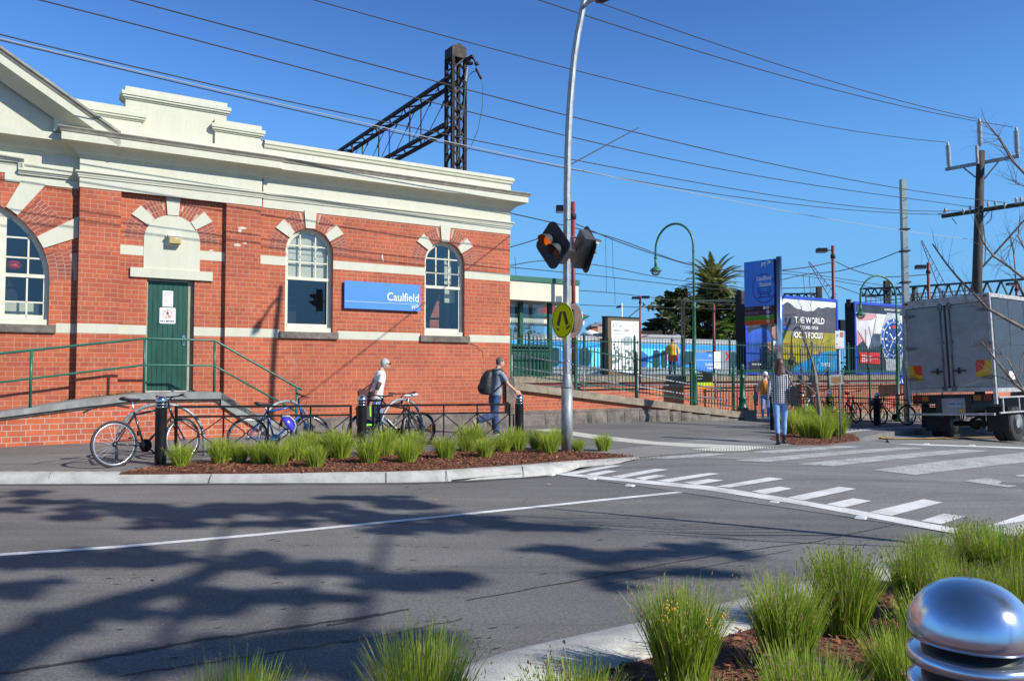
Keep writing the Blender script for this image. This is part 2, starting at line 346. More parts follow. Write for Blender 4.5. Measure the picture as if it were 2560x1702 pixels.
# far kerb: bottom and back lines, left to right
kb = [R(-500, 1212), R(0, 1210), R(434, 1208), R(966, 1207), R(1115, 1204), R(1305, 1193), R(1390, 1186)]
kt = [T(-500, 1177), T(0, 1177), T(434, 1178), T(966, 1178), T(1115, 1173), T(1290, 1161), T(1450, 1149), T(1593, 1141)]
tab_end = T(1900, 1128)
# footpath
foot = [kt[0], kt[1], kt[2], kt[3], kt[4], kt[5], kt[6], kt[7]] + [T(1760, 1128), T(1980, 1112), T(2150, 1094), T(2215, 1080), T(2400, 1068), T(2640, 1056)] + [(70, 56), (60, 60), (-40, 38), (-40, kt[0][1]-1)]
sheet('footpath', foot, 0, PATHM, skirt=KH+.01)
def kerb(name, back, bottom, joints, label=None):
    """rolled concrete kerb between a back line on the paving and a bottom line on the road"""
    mb = MB(); n = len(back); prof = [(0, 0, -.02), (0, 0, .006), (.45, .45, .004), (.66, .66, -.018), (.82, .82, -.055), (1, 1, -KH+.004), (1.02, 1.02, -KH-.05)]
    rows = []
    for (bx_, by_), (tx_, ty_), kh in zip(back, bottom, joints):
        row = []
        for a, _, z in prof:
            x = bx_+(tx_-bx_)*a; y = by_+(ty_-by_)*a; zz = z*kh if z < 0 and a > .5 else z
            row.append((x, y, zg(x, y)+zz))
        rows.append(row)
    k = len(prof)
    for i in range(n-1): mb.add(rows[i]+rows[i+1], [(j, j+1, k+j+1, k+j) for j in range(k-1)], 0, True)
    o = mb.build(name, CONC); o['kind'] = 'structure'
    return o
def dens(pl, n=6):
    out = []
    for i in range(len(pl)-1):
        for k in range(n): t = k/n; out.append(tuple(pl[i][j]+(pl[i+1][j]-pl[i][j])*t for j in range(2)))
    return out+[pl[-1]]
def lineres(pl, n):       # resample by arc length
    L = [0]
    for a, b in zip(pl, pl[1:]): L.append(L[-1]+math.dist(a, b))
    out = []
    for k in range(n):
        t = L[-1]*k/(n-1); i = max(j for j in range(len(L)) if L[j] <= t+1e-9); i = min(i, len(pl)-2)
        f = (t-L[i])/(L[i+1]-L[i]); out.append((pl[i][0]+(pl[i+1][0]-pl[i][0])*f, pl[i][1]+(pl[i+1][1]-pl[i][1])*f))
    return out
kbe = kb+[R(1450, 1174), T(1535, 1158, -.03), T(1600, 1145)]
NB = 60
kerb('kerb', lineres(kt[:8], NB), lineres(kbe, NB), [1 if i < NB*.80 else max(.04, 1-(i-NB*.80)/(NB*.17)) for i in range(NB)])
# joints in the kerb (dark saw cuts)
jm = MB()
for a, b in (((134, 1177), (120, 1209)), ((543, 1178), (522, 1208)), ((964, 1178), (966, 1207)), ((1112, 1173), (1118, 1204)), ((1300, 1160), (1310, 1193)), ((1447, 1149), (1450, 1166))):
    P, Q = T(*a), T(b[0], b[1], -KH); p = Vector((P[0], P[1], zg(*P)+.0075)); q = Vector((Q[0], Q[1], zg(*Q)-KH+.01)); mid = p.lerp(q, .62); mid.z = p.z-.012; lo = p.lerp(q, .86); lo.z = p.z-.062
    jm.tube([p, mid, lo, q], .0045, 4)
jo = jm.build('kerb_joints', flatmat('joint_dirt', (.07, .065, .06), .9)); jo['kind'] = 'structure'
# drain slot in the far kerb
dm = MB(); a = Vector((*R(1130, 1203), 0)); b = Vector((*R(1302, 1192), 0))
for t0 in range(8):
    p = a.lerp(b, t0/8); q = a.lerp(b, (t0+1)/8); w0 = .012+.03*t0/8
    dm.add([(p.x, p.y-.012, zg(p.x)-KH+.006), (q.x, q.y-.012, zg(q.x)-KH+.006), (q.x, q.y+.002, zg(q.x)-KH+.012+w0+.004), (p.x, p.y+.002, zg(p.x)-KH+.012+w0)], [(0, 1, 2, 3)])
tag(dm.build('drain_slot', DARK), 'dark narrow drain opening low in the concrete kerb below the garden bed', 'drain')

# grime in the far gutter
gm = asphalt('gutter_asphalt', .10, .2, .3)
gk = lineres(kb, 40); sheet('gutter_strip', gk+[(x+.02, y-.16-.03*sin(i*1.7)) for i, (x, y) in enumerate(gk)][::-1], -KH+.003, gm)
# raised crossing table (pale asphalt) and its ramp with piano-key marks
E1 = Vector((*R(1390, 1186), 0)); E2 = Vector((*R(2450, 1343), 0)); ed = (E2-E1); edn = ed.normalized(); back = Vector((-edn.y, edn.x, 0))
if back.y < 0: back = -back
RAMP = 1.9
far_a = Vector((*T(2225, 1108, -.02), 0)); far_b = Vector((*T(2700, 1127, -.02), 0))
def tz(x, y):
    d = (Vector((x, y, 0))-E1).dot(back); t = max(0, min(1, d/RAMP))
    return zg(x, y) - (KH-.006)*(1-t) - .006*t
E2x = E1+edn*14; E1x = E1-edn*.0
tpoly = [XY(E1x), T(1593, 1142), T(1760, 1129.5), T(1980, 1113.5), T(2120, 1096), XY(far_a), XY(far_b), XY(E2x)]
sheet('crossing_table', tpoly, 0, TABLE, zfun=tz, skirt=.02, step=.12)
sheet('road_apron', [XY(far_a), XY(far_b), (far_b.x+8, far_b.y+6), (far_a.x+8, far_a.y+7.5), T(2215, 1082, -.05)], 0, TABLE, zfun=lambda x, y: zg(x, y)-.02-(KH-.03)*max(0, min(1, ((y-far_a.y)+(x-far_a.x)*.15)/3.0)))
def mark(poly_px, m=LINE, lift=.004, name='road_marking', off=-.006):
    pl = []; onr = off > -.05
    for q in poly_px:
        p = GP(q[0], q[1], off)
        for _ in range(8 if onr else 0):
            p = GP(q[0], q[1], tz(p.x, p.y)-zg(p.x, p.y))
        pl.append((p.x, p.y))
    return sheet(name, pl, 0, m, step=.12, zfun=lambda x, y: (tz(x, y) if onr else zg(x, y)+off)+lift)
def tab_in(p): return True
S5 = lambda x, y: (1000+x/2.949, 1060+y/2.949)
S6 = lambda x, y: (1700+x/2.743, 1060+y/2.743)
# comb line
mark([S5(1150, 372), S5(1215, 362), S6(230, 428), S6(730, 506), S6(1300, 606), S6(2005, 735), S6(1995, 772), S6(1500, 680), S6(870, 560), S6(180, 452), S5(1400, 398)], LINE)
for q in ([S5(1215, 364), S5(1560, 304), S5(1635, 307), S5(1290, 370)], [S5(1370, 372), S5(1520, 343), S5(1600, 348), S5(1440, 384)],
          [S5(1555, 388), S5(1880, 331), S5(1978, 336), S5(1640, 398)], [S5(1730, 400), S5(1880, 376), S5(1970, 382), S5(1800, 414)],
          [S5(1890, 418), S5(2270, 362), S5(2359, 366), S5(1985, 430)], [S6(20, 402), S6(195, 378), S6(300, 386), S6(110, 418)],
          [S6(245, 430), S6(610, 366), S6(712, 377), S6(345, 436)], [S6(490, 462), S6(680, 430), S6(772, 443), S6(585, 482)],
          [S6(735, 506), S6(1090, 431), S6(1208, 445), S6(845, 524)], [S6(1000, 551), S6(1190, 510), S6(1312, 529), S6(1125, 573)],
          [S6(1300, 605), S6(1670, 517), S6(1800, 539), S6(1450, 630)], [S6(1650, 666), S6(1810, 615), S6(1956, 635), S6(1790, 688)]):
    mark(q, LINE, .006)
mark([S6(2005, 735), S6(2380, 612), S6(2560, 560), S6(2560, 640), S6(2380, 718), S6(1998, 772)], LINE, .0045)
# zebra bars
for q in ([S6(480, 192), S6(1090, 149), S6(1270, 155), S6(640, 202)], [S6(375, 250), S6(1500, 160), S6(1690, 166), S6(585, 262)],
          [S6(805, 275), S6(1920, 174), S6(2140, 183), S6(1050, 290)], [S6(1322, 315), S6(2400, 192), S6(2560, 190), S6(2560, 244), S6(1615, 350)],
          [S6(-250, 235), S6(200, 203), S6(330, 206), S6(180, 222), S6(-60, 238)]):
    mark(q, LINE2, .005)
mark([S6(1940, 392), S6(2110, 370), S6(2210, 392), S6(2185, 412), S6(2310, 424), S6(2250, 434)], LINE2, .005)
mark([S6(2290, 352), S6(2380, 345), S6(2380, 362), S6(2320, 362)], LINE2, .005)
mark([S6(1440, 134), S6(1650, 138), S6(2400, 162), S6(2700, 172), S6(2700, 180), S6(2380, 171), S6(1640, 146)], LINE, .006)
mark([(2130, 1086), (2245, 1095.5), (2350, 1094.5), (2560, 1083.5), (2620, 1080), (2620, 1082), (2560, 1085.5), (2345, 1097), (2240, 1097.5), (2130, 1087.5)], YEL, .006, 'yellow_line', -.10)
# centre line, stretches on the road
def rline(pts, w, m, name):
    pl = [Vector((*R(*p), 0)) for p in pts]; A = []; B = []
    for i, p in enumerate(pl):
        d = (pl[min(i+1, len(pl)-1)]-pl[max(i-1, 0)]).normalized(); nrm = Vector((-d.y, d.x, 0))*w/2; A.append(XY(p+nrm)); B.append(XY(p-nrm))
    return sheet(name, A+B[::-1], -KH+.004, m)
rline([(-500, 1410), (0, 1387), (300, 1367), (651, 1336), (1086, 1293), (1400, 1261), (1764, 1224)], .105, LINE, 'centre_line')

# tactile strip and white threshold strip on the paving
TACT = mat('tactile_paving_paint', (.60, .58, .50), .75, var=.12, scale=12)
strip = [S5(980, 40), S5(1130, 34), S5(1500, 98), S5(1900, 135), S5(2359, 160), S6(580, 163), S6(500, 186), S6(60, 176), S5(1560, 120)]
sheet('tactile_strip', [T(*q) for q in [(1333, 1074), (1383, 1072), (1505, 1089), (1640, 1104), (1760, 1110), (1905, 1116), (1900, 1121), (1725, 1117.5), (1600, 1109), (1480, 1096)]], .004, TACT)
sheet('tactile_pad', [T(*q) for q in [(1725, 1124), (1840, 1114), (1915, 1119), (1860, 1128), (1790, 1129)]], .008, TACT)
dt = MB(); A_, B_, C_ = (Vector((*T(*q), 0)) for q in ((1728, 1123.5), (1905, 1117), (1790, 1129)))
for i in range(26):
    for j in range(7):
        p = A_+(B_-A_)*(i/26)+(C_-A_)*(.1+j/9.0); dt.lathe([(.016, 0), (.012, .006)], (p.x, p.y, zg(p.x)+.008), 6)
dto = dt.build('tactile_domes', TACT); dto['kind'] = 'structure'
# pale asphalt landing on the footpath at the crossing
sheet('crossing_landing', [T(*q) for q in [(1460, 1148), (1500, 1128), (1640, 1112), (1760, 1096), (1890, 1093), (2010, 1112), (1980, 1114.5), (1760, 1130), (1596, 1142.5)]], .002, TABLE)
# kerb nose and gutter on the right
kerb('kerb_nose', lineres([T(2118, 1074), T(2170, 1070), T(2214, 1069)], 10), lineres([T(2105, 1092, -.03), T(2160, 1090, -.08), T(2221, 1086, -KH)], 10), [.3+.07*i for i in range(10)])
kerb('kerb_right', lineres([T(2214, 1069), T(2400, 1062), T(2700, 1050)], 14), lineres([T(2226, 1085, -KH), T(2400, 1074, -KH), T(2700, 1060, -KH)], 14), [1]*14)

# near side: kerb, verge
nkb = [R(500, 1900), R(1205, 1647), R(1500, 1586), R(1868, 1504), R(2165, 1417), R(2330, 1350), R(2470, 1322), R(2700, 1290)]
nki = [T(700, 2100), T(1330, 1722), T(1560, 1660), T(1905, 1562), T(2205, 1462), T(2370, 1388), T(2510, 1352), T(2720, 1320)]
def chaik(pl, n=2):
    for _ in range(n):
        o = [pl[0]]
        for a, b in zip(pl, pl[1:]): o += [(a[0]*.75+b[0]*.25, a[1]*.75+b[1]*.25), (a[0]*.25+b[0]*.75, a[1]*.25+b[1]*.75)]
        pl = o+[pl[-1]]
    return pl
nbs, nis = lineres(chaik(nkb), 60), lineres(chaik(nki), 60)
kerb('near_kerb', nis, nbs, [1]*60)
njm = MB()
for a, b in (((1405, 1612), (1425, 1690)), ((2060, 1455), (2090, 1500))):
    P, Q = R(*a), T(*b); p = Vector((P[0], P[1], zg(*P)-KH+.01)); q = Vector((Q[0], Q[1], zg(*Q)+.008)); m1 = p.lerp(q, .2); m1.z = q.z-.06; m2 = p.lerp(q, .36); m2.z = q.z-.017
    njm.tube([p, m1, m2, q], .003, 4)
njo = njm.build('near_kerb_joints', _M['joint_dirt']); njo['kind'] = 'structure'
sheet('near_verge', nis+[(60, 20), (60, -30), (-20, -30), (-20, nis[0][1])], -.004, MULCH, skirt=.1)
# ================================================================ station building
B = fthing('station_building', 'long red brick station building with cream bands, arched windows and a green door', 'station building')
def arcpts(cx, cz, r, a0, a1, n): return [(cx+r*cos(a0+(a1-a0)*i/n), cz+r*sin(a0+(a1-a0)*i/n)) for i in range(n+1)]
def wallface(mb, s0, s1, z0, z1, y, ops, dep=.22, na=20, rev_m=0):
    """wall front at y with arched or square openings (xl,xr,zb,zs,arch)"""
    ops = sorted(ops); x = s0
    def q(xa, xb, za, zb):
        if xb-xa > 1e-5 and zb-za > 1e-5: mb.add([(xa, y, za), (xb, y, za), (xb, y, zb), (xa, y, zb)], [(0, 1, 2, 3)])
    for xl, xr, zb, zs, arch in ops:
        q(x, xl, z0, z1); q(xl, xr, z0, zb)
        c, r = (xl+xr)/2, (xr-xl)/2
        if arch:
            ps = arcpts(c, zs, r, pi, 0, na)
            for (xa, za), (xb, zb_) in zip(ps, ps[1:]):
                mb.add([(xa, y, za), (xb, y, zb_), (xb, y, z1), (xa, y, z1)], [(0, 1, 2, 3)])
        else:
            ps = [(xl, zs), (xr, zs)]; q(xl, xr, zs, z1)
        loop = [(xl, zb)]+ps+[(xr, zb)]
        for i in range(len(loop)):
            a, b = loop[i], loop[(i+1) % len(loop)]
            mb.add([(a[0], y, a[1]), (b[0], y, b[1]), (b[0], y+dep, b[1]), (a[0], y+dep, a[1])], [(0, 1, 2, 3)])
        x = xr
    q(x, s1, z0, z1)
W1 = (-5.55, -4.515, 2.20, 3.90, True); W2 = (-2.325, -1.275, 2.20, 3.895, True); W3 = (-12.6, -9.805, 2.20, 3.05, True)
DO = (-8.19, -7.33, .98, 3.17, False)
YL, YP, YR = .12, -.06, .05
w = MB()
wallface(w, -6.08, 0, -.3, 5.0, 0, [W1, W2])
wallface(w, -8.675, -6.765, -.3, 4.9, YR, [DO])
wallface(w, -15, -9.36, -.3, 5.2, YL, [W3])
for a, b in ((-9.36, -8.675), (-6.765, -6.08)):
    w.add([(a, YP, -.3), (b, YP, -.3), (b, YP, 5), (a, YP, 5)], [(0, 1, 2, 3)])
w.add([(-9.36, YP, -.3), (-9.36, YP, 5), (-9.36, YL, 5), (-9.36, YL, -.3)], [(0, 1, 2, 3)])
w.add([(-8.675, YP, -.3), (-8.675, YR, -.3), (-8.675, YR, 5), (-8.675, YP, 5)], [(0, 1, 2, 3)])
w.add([(-6.765, YP, -.3), (-6.765, YP, 5), (-6.765, YR, 5), (-6.765, YR, -.3)], [(0, 1, 2, 3)])
w.add([(-6.08, YP, -.3), (-6.08, 0, -.3), (-6.08, 0, 5), (-6.08, YP, 5)], [(0, 1, 2, 3)])
w.add([(0, 0, -.3), (0, 9, -.3), (0, 9, 5), (0, 0, 5)], [(0, 1, 2, 3)])          # end wall
w.add([(-15, 9, -.3), (0, 9, -.3), (0, 9, 6), (-15, 9, 6)], [(0, 1, 2, 3)])
w.add([(-15, YL, -.3), (-15, 9, -.3), (-15, 9, 6), (-15, YL, 6)], [(0, 1, 2, 3)])
w.add([(-15, .3, 6.0), (0, .3, 6.0), (0, 9, 6.0), (-15, 9, 6.0)], [(0, 1, 2, 3)])
w.build('brick_wall', BRICK, B)
# room behind
r = MB(); r.bx(-14.8, -.2, .9, .95, 0, 4.7); r.build('room_back', DARK, B)
# painted bands, 3 mm proud
def band(s0, s1, z0, z1, y): b = MB(); b.bx(s0, s1, y-.004, y+.01, z0, z1); b.build('cream_band', CREAM, B)
z2a, z2b = 2.075, 2.250; z1a, z1b = 3.585, 3.766
band(-4.40, -2.44, z2a, z2b, 0); band(-1.152, 0, z2a, z2b, 0); band(-6.08, -5.665, z2a, z2b, 0)
band(-6.765, -6.08, z2a, z2b, YP); band(-7.33, -6.765, z2a, z2b, YR); band(-8.675, -8.19, z2a, z2b, YR); band(-9.36, -8.675, z2a, z2b, YP); band(-9.69, -9.36, z2a, z2b, YL)
band(-6.08, -5.55, z1a, z1b, 0); band(-4.515, -2.325, z1a, z1b, 0); band(-1.275, 0, z1a, z1b, 0)
band(-8.675, -8.26, z1a, z1b, YR); band(-7.24, -6.765, z1a, z1b, YR)
for za_, zb_ in ((z2a, z2b), (z1a, z1b)): b = MB(); b.bx(0, .004, .011, 9, za_, zb_); b.build('cream_band', CREAM, B)
# brick arches of small wedges + cream keystones
ARCHB = mat('arch_brick', (.40, .10, .055), .85, var=.3, scale=5, col2=(.24, .065, .045))
MORT = mat('mortar', (.52, .36, .26), .9, var=.1)
rnd = random.Random(4)
def archring(c, zs, r0, rings, y, skips, nb, zmax=4.768, smin=-99, smax=99, rh=.112):
    secs = {}
    sec = lambda tm: sum(1 for u0, u1 in skips if tm > (u0+u1)/2)
    for k in range(rings):
        ra, rb = r0+k*rh+.003, r0+(k+1)*rh-.004; n = int(nb*(r0+(k+.5)*rh)/r0)
        for i in range(n):
            t0, t1 = pi*i/n, pi*(i+1)/n; tm = (t0+t1)/2
            if any(u0 < tm < u1 for u0, u1 in skips): continue
            g = .0045/ra
            P = [(c+rr*cos(t), zs+rr*sin(t)) for rr, t in ((ra, t0+g), (rb, t0+g), (rb, t1-g), (ra, t1-g))]
            if max(p[1] for p in P) > zmax or min(p[0] for p in P) < smin or max(p[0] for p in P) > smax: continue
            secs.setdefault(sec(tm), [MB(), MB()])[0].prism(P, (0, y-.004, 0), (1, 0, 0), (0, 0, 1), (0, .006, 0))
    ps = arcpts(c, zs, r0, pi, 0, 40); ps2 = arcpts(c, zs, r0+rings*rh, pi, 0, 40)
    for i in range(40):
        tm = pi-pi*(i+.5)/40
        if any(u0 < tm < u1 for u0, u1 in skips): continue
        P = [ps[i], ps[i+1], ps2[i+1], ps2[i]]
        P = [(min(max(p[0], smin), smax), min(p[1], zmax)) for p in P]
        if sec(tm) in secs: secs[sec(tm)][1].prism(P, (0, y-.002, 0), (1, 0, 0), (0, 0, 1), (0, .004, 0))
    for x_, z_ in secs.values(): o_ = x_.build('brick_arch', ARCHB, B); z_.build('mortar_bed', MORT, o_)
K = [(52, 38), (128, 38), (90, 22)]
sk = [(radians(33), radians(51)), (radians(129), radians(147)), (radians(76), radians(104))]
def keys(c, y, half=.515):
    Q = lambda P: MB().prism([(c+x, z) for x, z in P], (0, y-.03, 0), (1, 0, 0), (0, 0, 1), (0, .04, 0)).build('keystone', CREAM, B)
    Q([(-.135, 4.80), (-.10, 4.415), (.10, 4.415), (.135, 4.80)])
    Q([(-.735, 4.362), (-.575, 4.545), (-.335, 4.305), (-.43, 4.172)][::-1]); Q([(.735, 4.362), (.575, 4.545), (.335, 4.305), (.43, 4.172)])
for (xl, xr, _, zs, _2), y in ((W1, 0), (W2, 0), ((-8.26, -7.24, 0, 3.905, 1), YR)):
    c = (xl+xr)/2; archring(c, zs, (xr-xl)/2+.004, 3, y, sk, 26); keys(c, y)
archring(-11.2, 3.05, 1.40, 4, YL, [(radians(51), radians(70)), (radians(20), radians(34))], 62, zmax=4.9, smax=-9.37, rh=.125)
k = MB(); k.prism([(-10.27, 4.80), (-9.90, 4.80), (-9.91, 4.741), (-10.32, 4.16), (-10.50, 4.29)], (0, YL-.03, 0), (1, 0, 0), (0, 0, 1), (0, .04, 0)); k.build('keystone', CREAM, B); k = MB()
k.prism([(-9.365, 4.235), (-10.018, 3.80), (-9.91, 3.60), (-9.365, 3.845)], (0, YL-.03, 0), (1, 0, 0), (0, 0, 1), (0, .04, 0)); k.build('keystone', CREAM, B)
# sills
for q_ in ((-5.665, -4.40, -.06, .1, 2.07, 2.205), (-2.44, -1.152, -.06, .1, 2.06, 2.20), (-12.7, -9.69, YL-.05, YL+.1, 2.07, 2.21)): s_ = MB(); s_.bx(*q_); s_.build('window_sill', STONE, B)

# windows
BLIND = mat('window_blind', (.70, .66, .50), .8, var=.08)
def window(c, rad, zb, zs, y, rail, cols, hs, blind=False, low=(0, 0), name='window', lowh=()):
    dep = y+.10; f = MB(); ft = .055
    po = arcpts(c, zs, rad, pi, 0, 24); pi_ = arcpts(c, zs, rad-ft, pi, 0, 24)
    lo = [(c-rad, zb)]+po+[(c+rad, zb)]; li = [(c-rad+ft, zb+ft)]+pi_+[(c+rad-ft, zb+ft)]
    for i in range(len(lo)):
        j = (i+1) % len(lo); f.hexa([(lo[i][0], dep, lo[i][1]), (lo[j][0], dep, lo[j][1]), (li[j][0], dep, li[j][1]), (li[i][0], dep, li[i][1]),
                                     (lo[i][0], dep+.1, lo[i][1]), (lo[j][0], dep+.1, lo[j][1]), (li[j][0], dep+.1, li[j][1]), (li[i][0], dep+.1, li[i][1])])
    f.bx(c-rad, c+rad, dep-.05, dep+.02, zb, zb+.10)
    W = f.build('window', CREAM_W, B)
    sa = MB(); x0, x1 = c-rad+ft, c+rad-ft; y1 = dep+.035
    def half(x): d = (rad-ft)**2-(x-c)**2; return zs+sqrt(max(d, 0))
    sa.bx(x0, x1, y1-.02, y1+.03, rail-.035, rail+.03)
    for x in cols: sa.bx(x-.014, x+.014, y1, y1+.028, rail, half(x))
    for h in hs:
        hw = rad-ft if h < zs else sqrt(max(.001, (rad-ft)**2-(h-zs)**2)); sa.bx(c-hw, c+hw, y1, y1+.028, h-.014, h+.014)
    pin = arcpts(c, zs, rad-ft, pi, 0, 24); pi2 = arcpts(c, zs, rad-ft-.03, pi, 0, 24)
    for i in range(24):
        sa.hexa([(pin[i][0], y1, pin[i][1]), (pin[i+1][0], y1, pin[i+1][1]), (pi2[i+1][0], y1, pi2[i+1][1]), (pi2[i][0], y1, pi2[i][1]),
                 (pin[i][0], y1+.03, pin[i][1]), (pin[i+1][0], y1+.03, pin[i+1][1]), (pi2[i+1][0], y1+.03, pi2[i+1][1]), (pi2[i][0], y1+.03, pi2[i][1])])
    for x in (x0+.018, x1-.018): sa.bx(x-.018, x+.018, y1, y1+.03, zb+.1, zs)
    for x in low: 
        if x: sa.bx(x-.014, x+.014, y1, y1+.028, zb+.1, rail)
    for h in lowh: sa.bx(x0, x1, y1, y1+.028, h-.014, h+.014)
    sa.bx(x0, x1, y1, y1+.03, zb+.1, zb+.18)
    sa.build('sash', CREAM_W, W)
    g = MB(); gl = [(x0, zb+.06)]+arcpts(c, zs, rad-ft, pi, 0, 16)+[(x1, zb+.06)]
    g.add([(x, y1+.012, z) for x, z in gl], [tuple(range(len(gl)))]); g.build('pane', GLASS, W)
    if blind:
        bl = MB(); gl = [(x0, rail)]+arcpts(c, zs, rad-ft, pi, 0, 16)+[(x1, rail)]
        bl.add([(x, y1+.09, z) for x, z in gl], [tuple(range(len(gl)))]); bl.build('blind', BLIND, W)
    return W, y1
wa, ya = window(-5.032, .5175, 2.205, 3.90, 0, 3.35, (-5.20, -4.865), (3.70, 4.05), True)
wb, yb = window(-1.80, .525, 2.20, 3.895, 0, 3.35, (-1.97, -1.63), (3.68, 4.02))
wc, yc = window(-11.2, 1.395, 2.21, 3.05, YL, 3.10, (-11.9, -10.9, -10.50, -10.14), (3.42, 3.78, 4.12), False, (-10.55, -11.2, -10.15), 'window', (2.62,))
mc = MB(); mc.bx(-10.60, -10.48, yc-.03, yc+.04, 2.3, 4.25); mc.build('mullion', CREAM_W, wc)
# things seen inside the rooms
ins = MB(); ins.bx(-1.62, -1.35, .36, .4, 3.02, 3.33); ins.bx(-1.66, -1.48, .3, .33, 3.45, 4.1)
tag_ = ins.build('hung_blind', BLIND, wb)
gi = MB(); gi.bx(-1.53, -1.47, .42, .5, 2.2, 3.0); gi.bar((-1.5, .44, 2.3), (-1.3, .44, 2.75), .05); gi.build('frame_strut', GREEN, wb)
br = MB(); br.bx(-1.98, -1.74, .42, .5, 2.2, 2.6); br.prism([(-1.95, 2.66), (-1.72, 2.66), (-1.72, 3.2)], (0, .45, 0), (1, 0, 0), (0, 0, 1), (0, .04, 0)); br.build('inner_brick_pier', BRICK, wb)
inl = MB(); inl.bx(-10.72, -9.95, .5, .55, 2.38, 2.62); inl.bx(-10.9, -9.95, .62, .66, 2.2, 2.3); inl.build('shelf', BLIND, wc)
rb = MB(); rb.ball((-10.36, .5, 3.30), .14, 10, 0, (1, 1, .6)); rb.build('red_bin', flatmat('red_plastic', (.7, .03, .03), .4), wc)

# door with planks, frame, lintel, blind arch
d = MB(); d.bx(-8.19, -8.165, YR+.05, YR+.2, .98, 3.17); d.bx(-7.43, -7.33, YR+.10, YR+.2, .98, 3.17); d.bx(-8.165, -7.43, YR+.05, YR+.2, 3.12, 3.17)
d.build('door_frame', mat('door_frame_paint', (.33, .32, .22), .5, var=.1), B)
dl = MB(); n = 8; wd = (8.165-7.43)/n
for i in range(n): dl.bx(-8.165+i*wd+.004, -8.165+(i+1)*wd-.004, YR+.10, YR+.14, 1.0, 3.12)
dl.bx(-8.165, -7.43, YR+.108, YR+.15, 1.0, 3.12)
door = dl.build('door', GREEN_D, B)
hn = MB(); hn.tube([(-7.50, YR+.1, 2.03), (-7.50, YR+.05, 2.03), (-7.50, YR+.05, 1.93)], .012, 6); hn.bx(-7.525, -7.475, YR+.088, YR+.1, 1.88, 2.08); hn.build('door_handle', STEEL, door)
st = MB(); st.bx(-8.19, -7.33, YR+.02, YR+.2, .96, 1.0); st.build('threshold', mat('worn_white_timber', (.55, .53, .5), .7), B)
l = MB(); l.bx(-8.49, -7.0, YR-.05, YR+.05, 3.17, 3.35)
pts = [(-8.26, 3.345)]+arcpts(-7.75, 3.905, .51, pi, 0, 24)+[(-7.24, 3.345)]
l.prism(pts, (0, YR-.012, 0), (1, 0, 0), (0, 0, 1), (0, .02, 0)); l.build('door_lintel', CREAM, B)
# entablature: one profile swept with mitred returns
PROF = [(.012, 4.755), (.012, 4.93), (.035, 4.94), (.035, 4.96), (.05, 4.98), (.05, 5.0), (.085, 5.025), (.085, 5.05), (.012, 5.062), (.012, 5.33), (.04, 5.34), (.04, 5.36), (.07, 5.385), (.12, 5.44), (.19, 5.49), (.27, 5.515),
        (.33, 5.52), (.33, 5.655), (.345, 5.665), (.36, 5.70), (.39, 5.735), (.39, 5.75), (.02, 5.79), (.012, 5.99), (.05, 6.01), (.06, 6.06), (.085, 6.075), (.085, 6.13), (.05, 6.16), (-.3, 6.17)]
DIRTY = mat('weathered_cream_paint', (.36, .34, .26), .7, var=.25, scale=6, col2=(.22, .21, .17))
def sweep(prof, path, name='cornice', shear=None, mats=None):
    """path(o) -> list of (x,y) for outward offset o"""
    m = MB(); rows = []
    for o, z in prof: rows.append([(x, y, z+(shear(x) if shear else 0)) for x, y in path(o)])
    for i in range(len(rows)-1):
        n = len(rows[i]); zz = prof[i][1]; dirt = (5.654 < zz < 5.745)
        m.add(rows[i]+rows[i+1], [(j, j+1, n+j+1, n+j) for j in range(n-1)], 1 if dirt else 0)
    return m.build(name, [CREAM, DIRTY], B)
LOW = [p for p in PROF if p[1] <= 5.79]
sweep(PROF, lambda o: [(-6.08+.05, -o), (o, -o), (o, 8)])
sweep([(o, z+.0) for o, z in LOW]+[(-.2, 5.80)], lambda o: [(-9.36-o, YL+.05), (-9.36-o, YP-o), (-6.08+o, YP-o), (-6.08+o, .3)])
# left run: architrave steps up above the big arch
LL = [(.012, 5.04), (.012, 5.33)]+[p for p in PROF if 5.33 < p[1] <= 5.66]+[(-.1, 5.67)]
sweep(LL, lambda o: [(-15, YL-o), (-9.36, YL-o)])
a = MB()
a.prism([(-9.36, 4.75), (-9.36, 5.06), (-15, 5.06), (-15, 4.95), (-10.53, 4.90), (-10.53, 4.75)], (0, YL-.012, 0), (1, 0, 0), (0, 0, 1), (0, .02, 0))
def mould(x0, x1, z0, z1):
    for o, q0, q1 in ((.04, .0, .3), (.06, .3, .62), (.09, .62, 1)): 
        a.bx(x0-(.0), x1, YL-.012-o, YL-.012, z0+(z1-z0)*q0, z0+(z1-z0)*q1)
mould(-10.33, -9.37, 4.90, 5.0); mould(-15, -10.24, 5.10, 5.2)
for o, xa, xb in ((.04, -10.33, -10.30), (.06, -10.30, -10.27), (.09, -10.27, -10.24)): a.bx(xa, xb, YL-.0125-o, YL-.012, 5.0, 5.1)
a.build('architrave', CREAM, B)
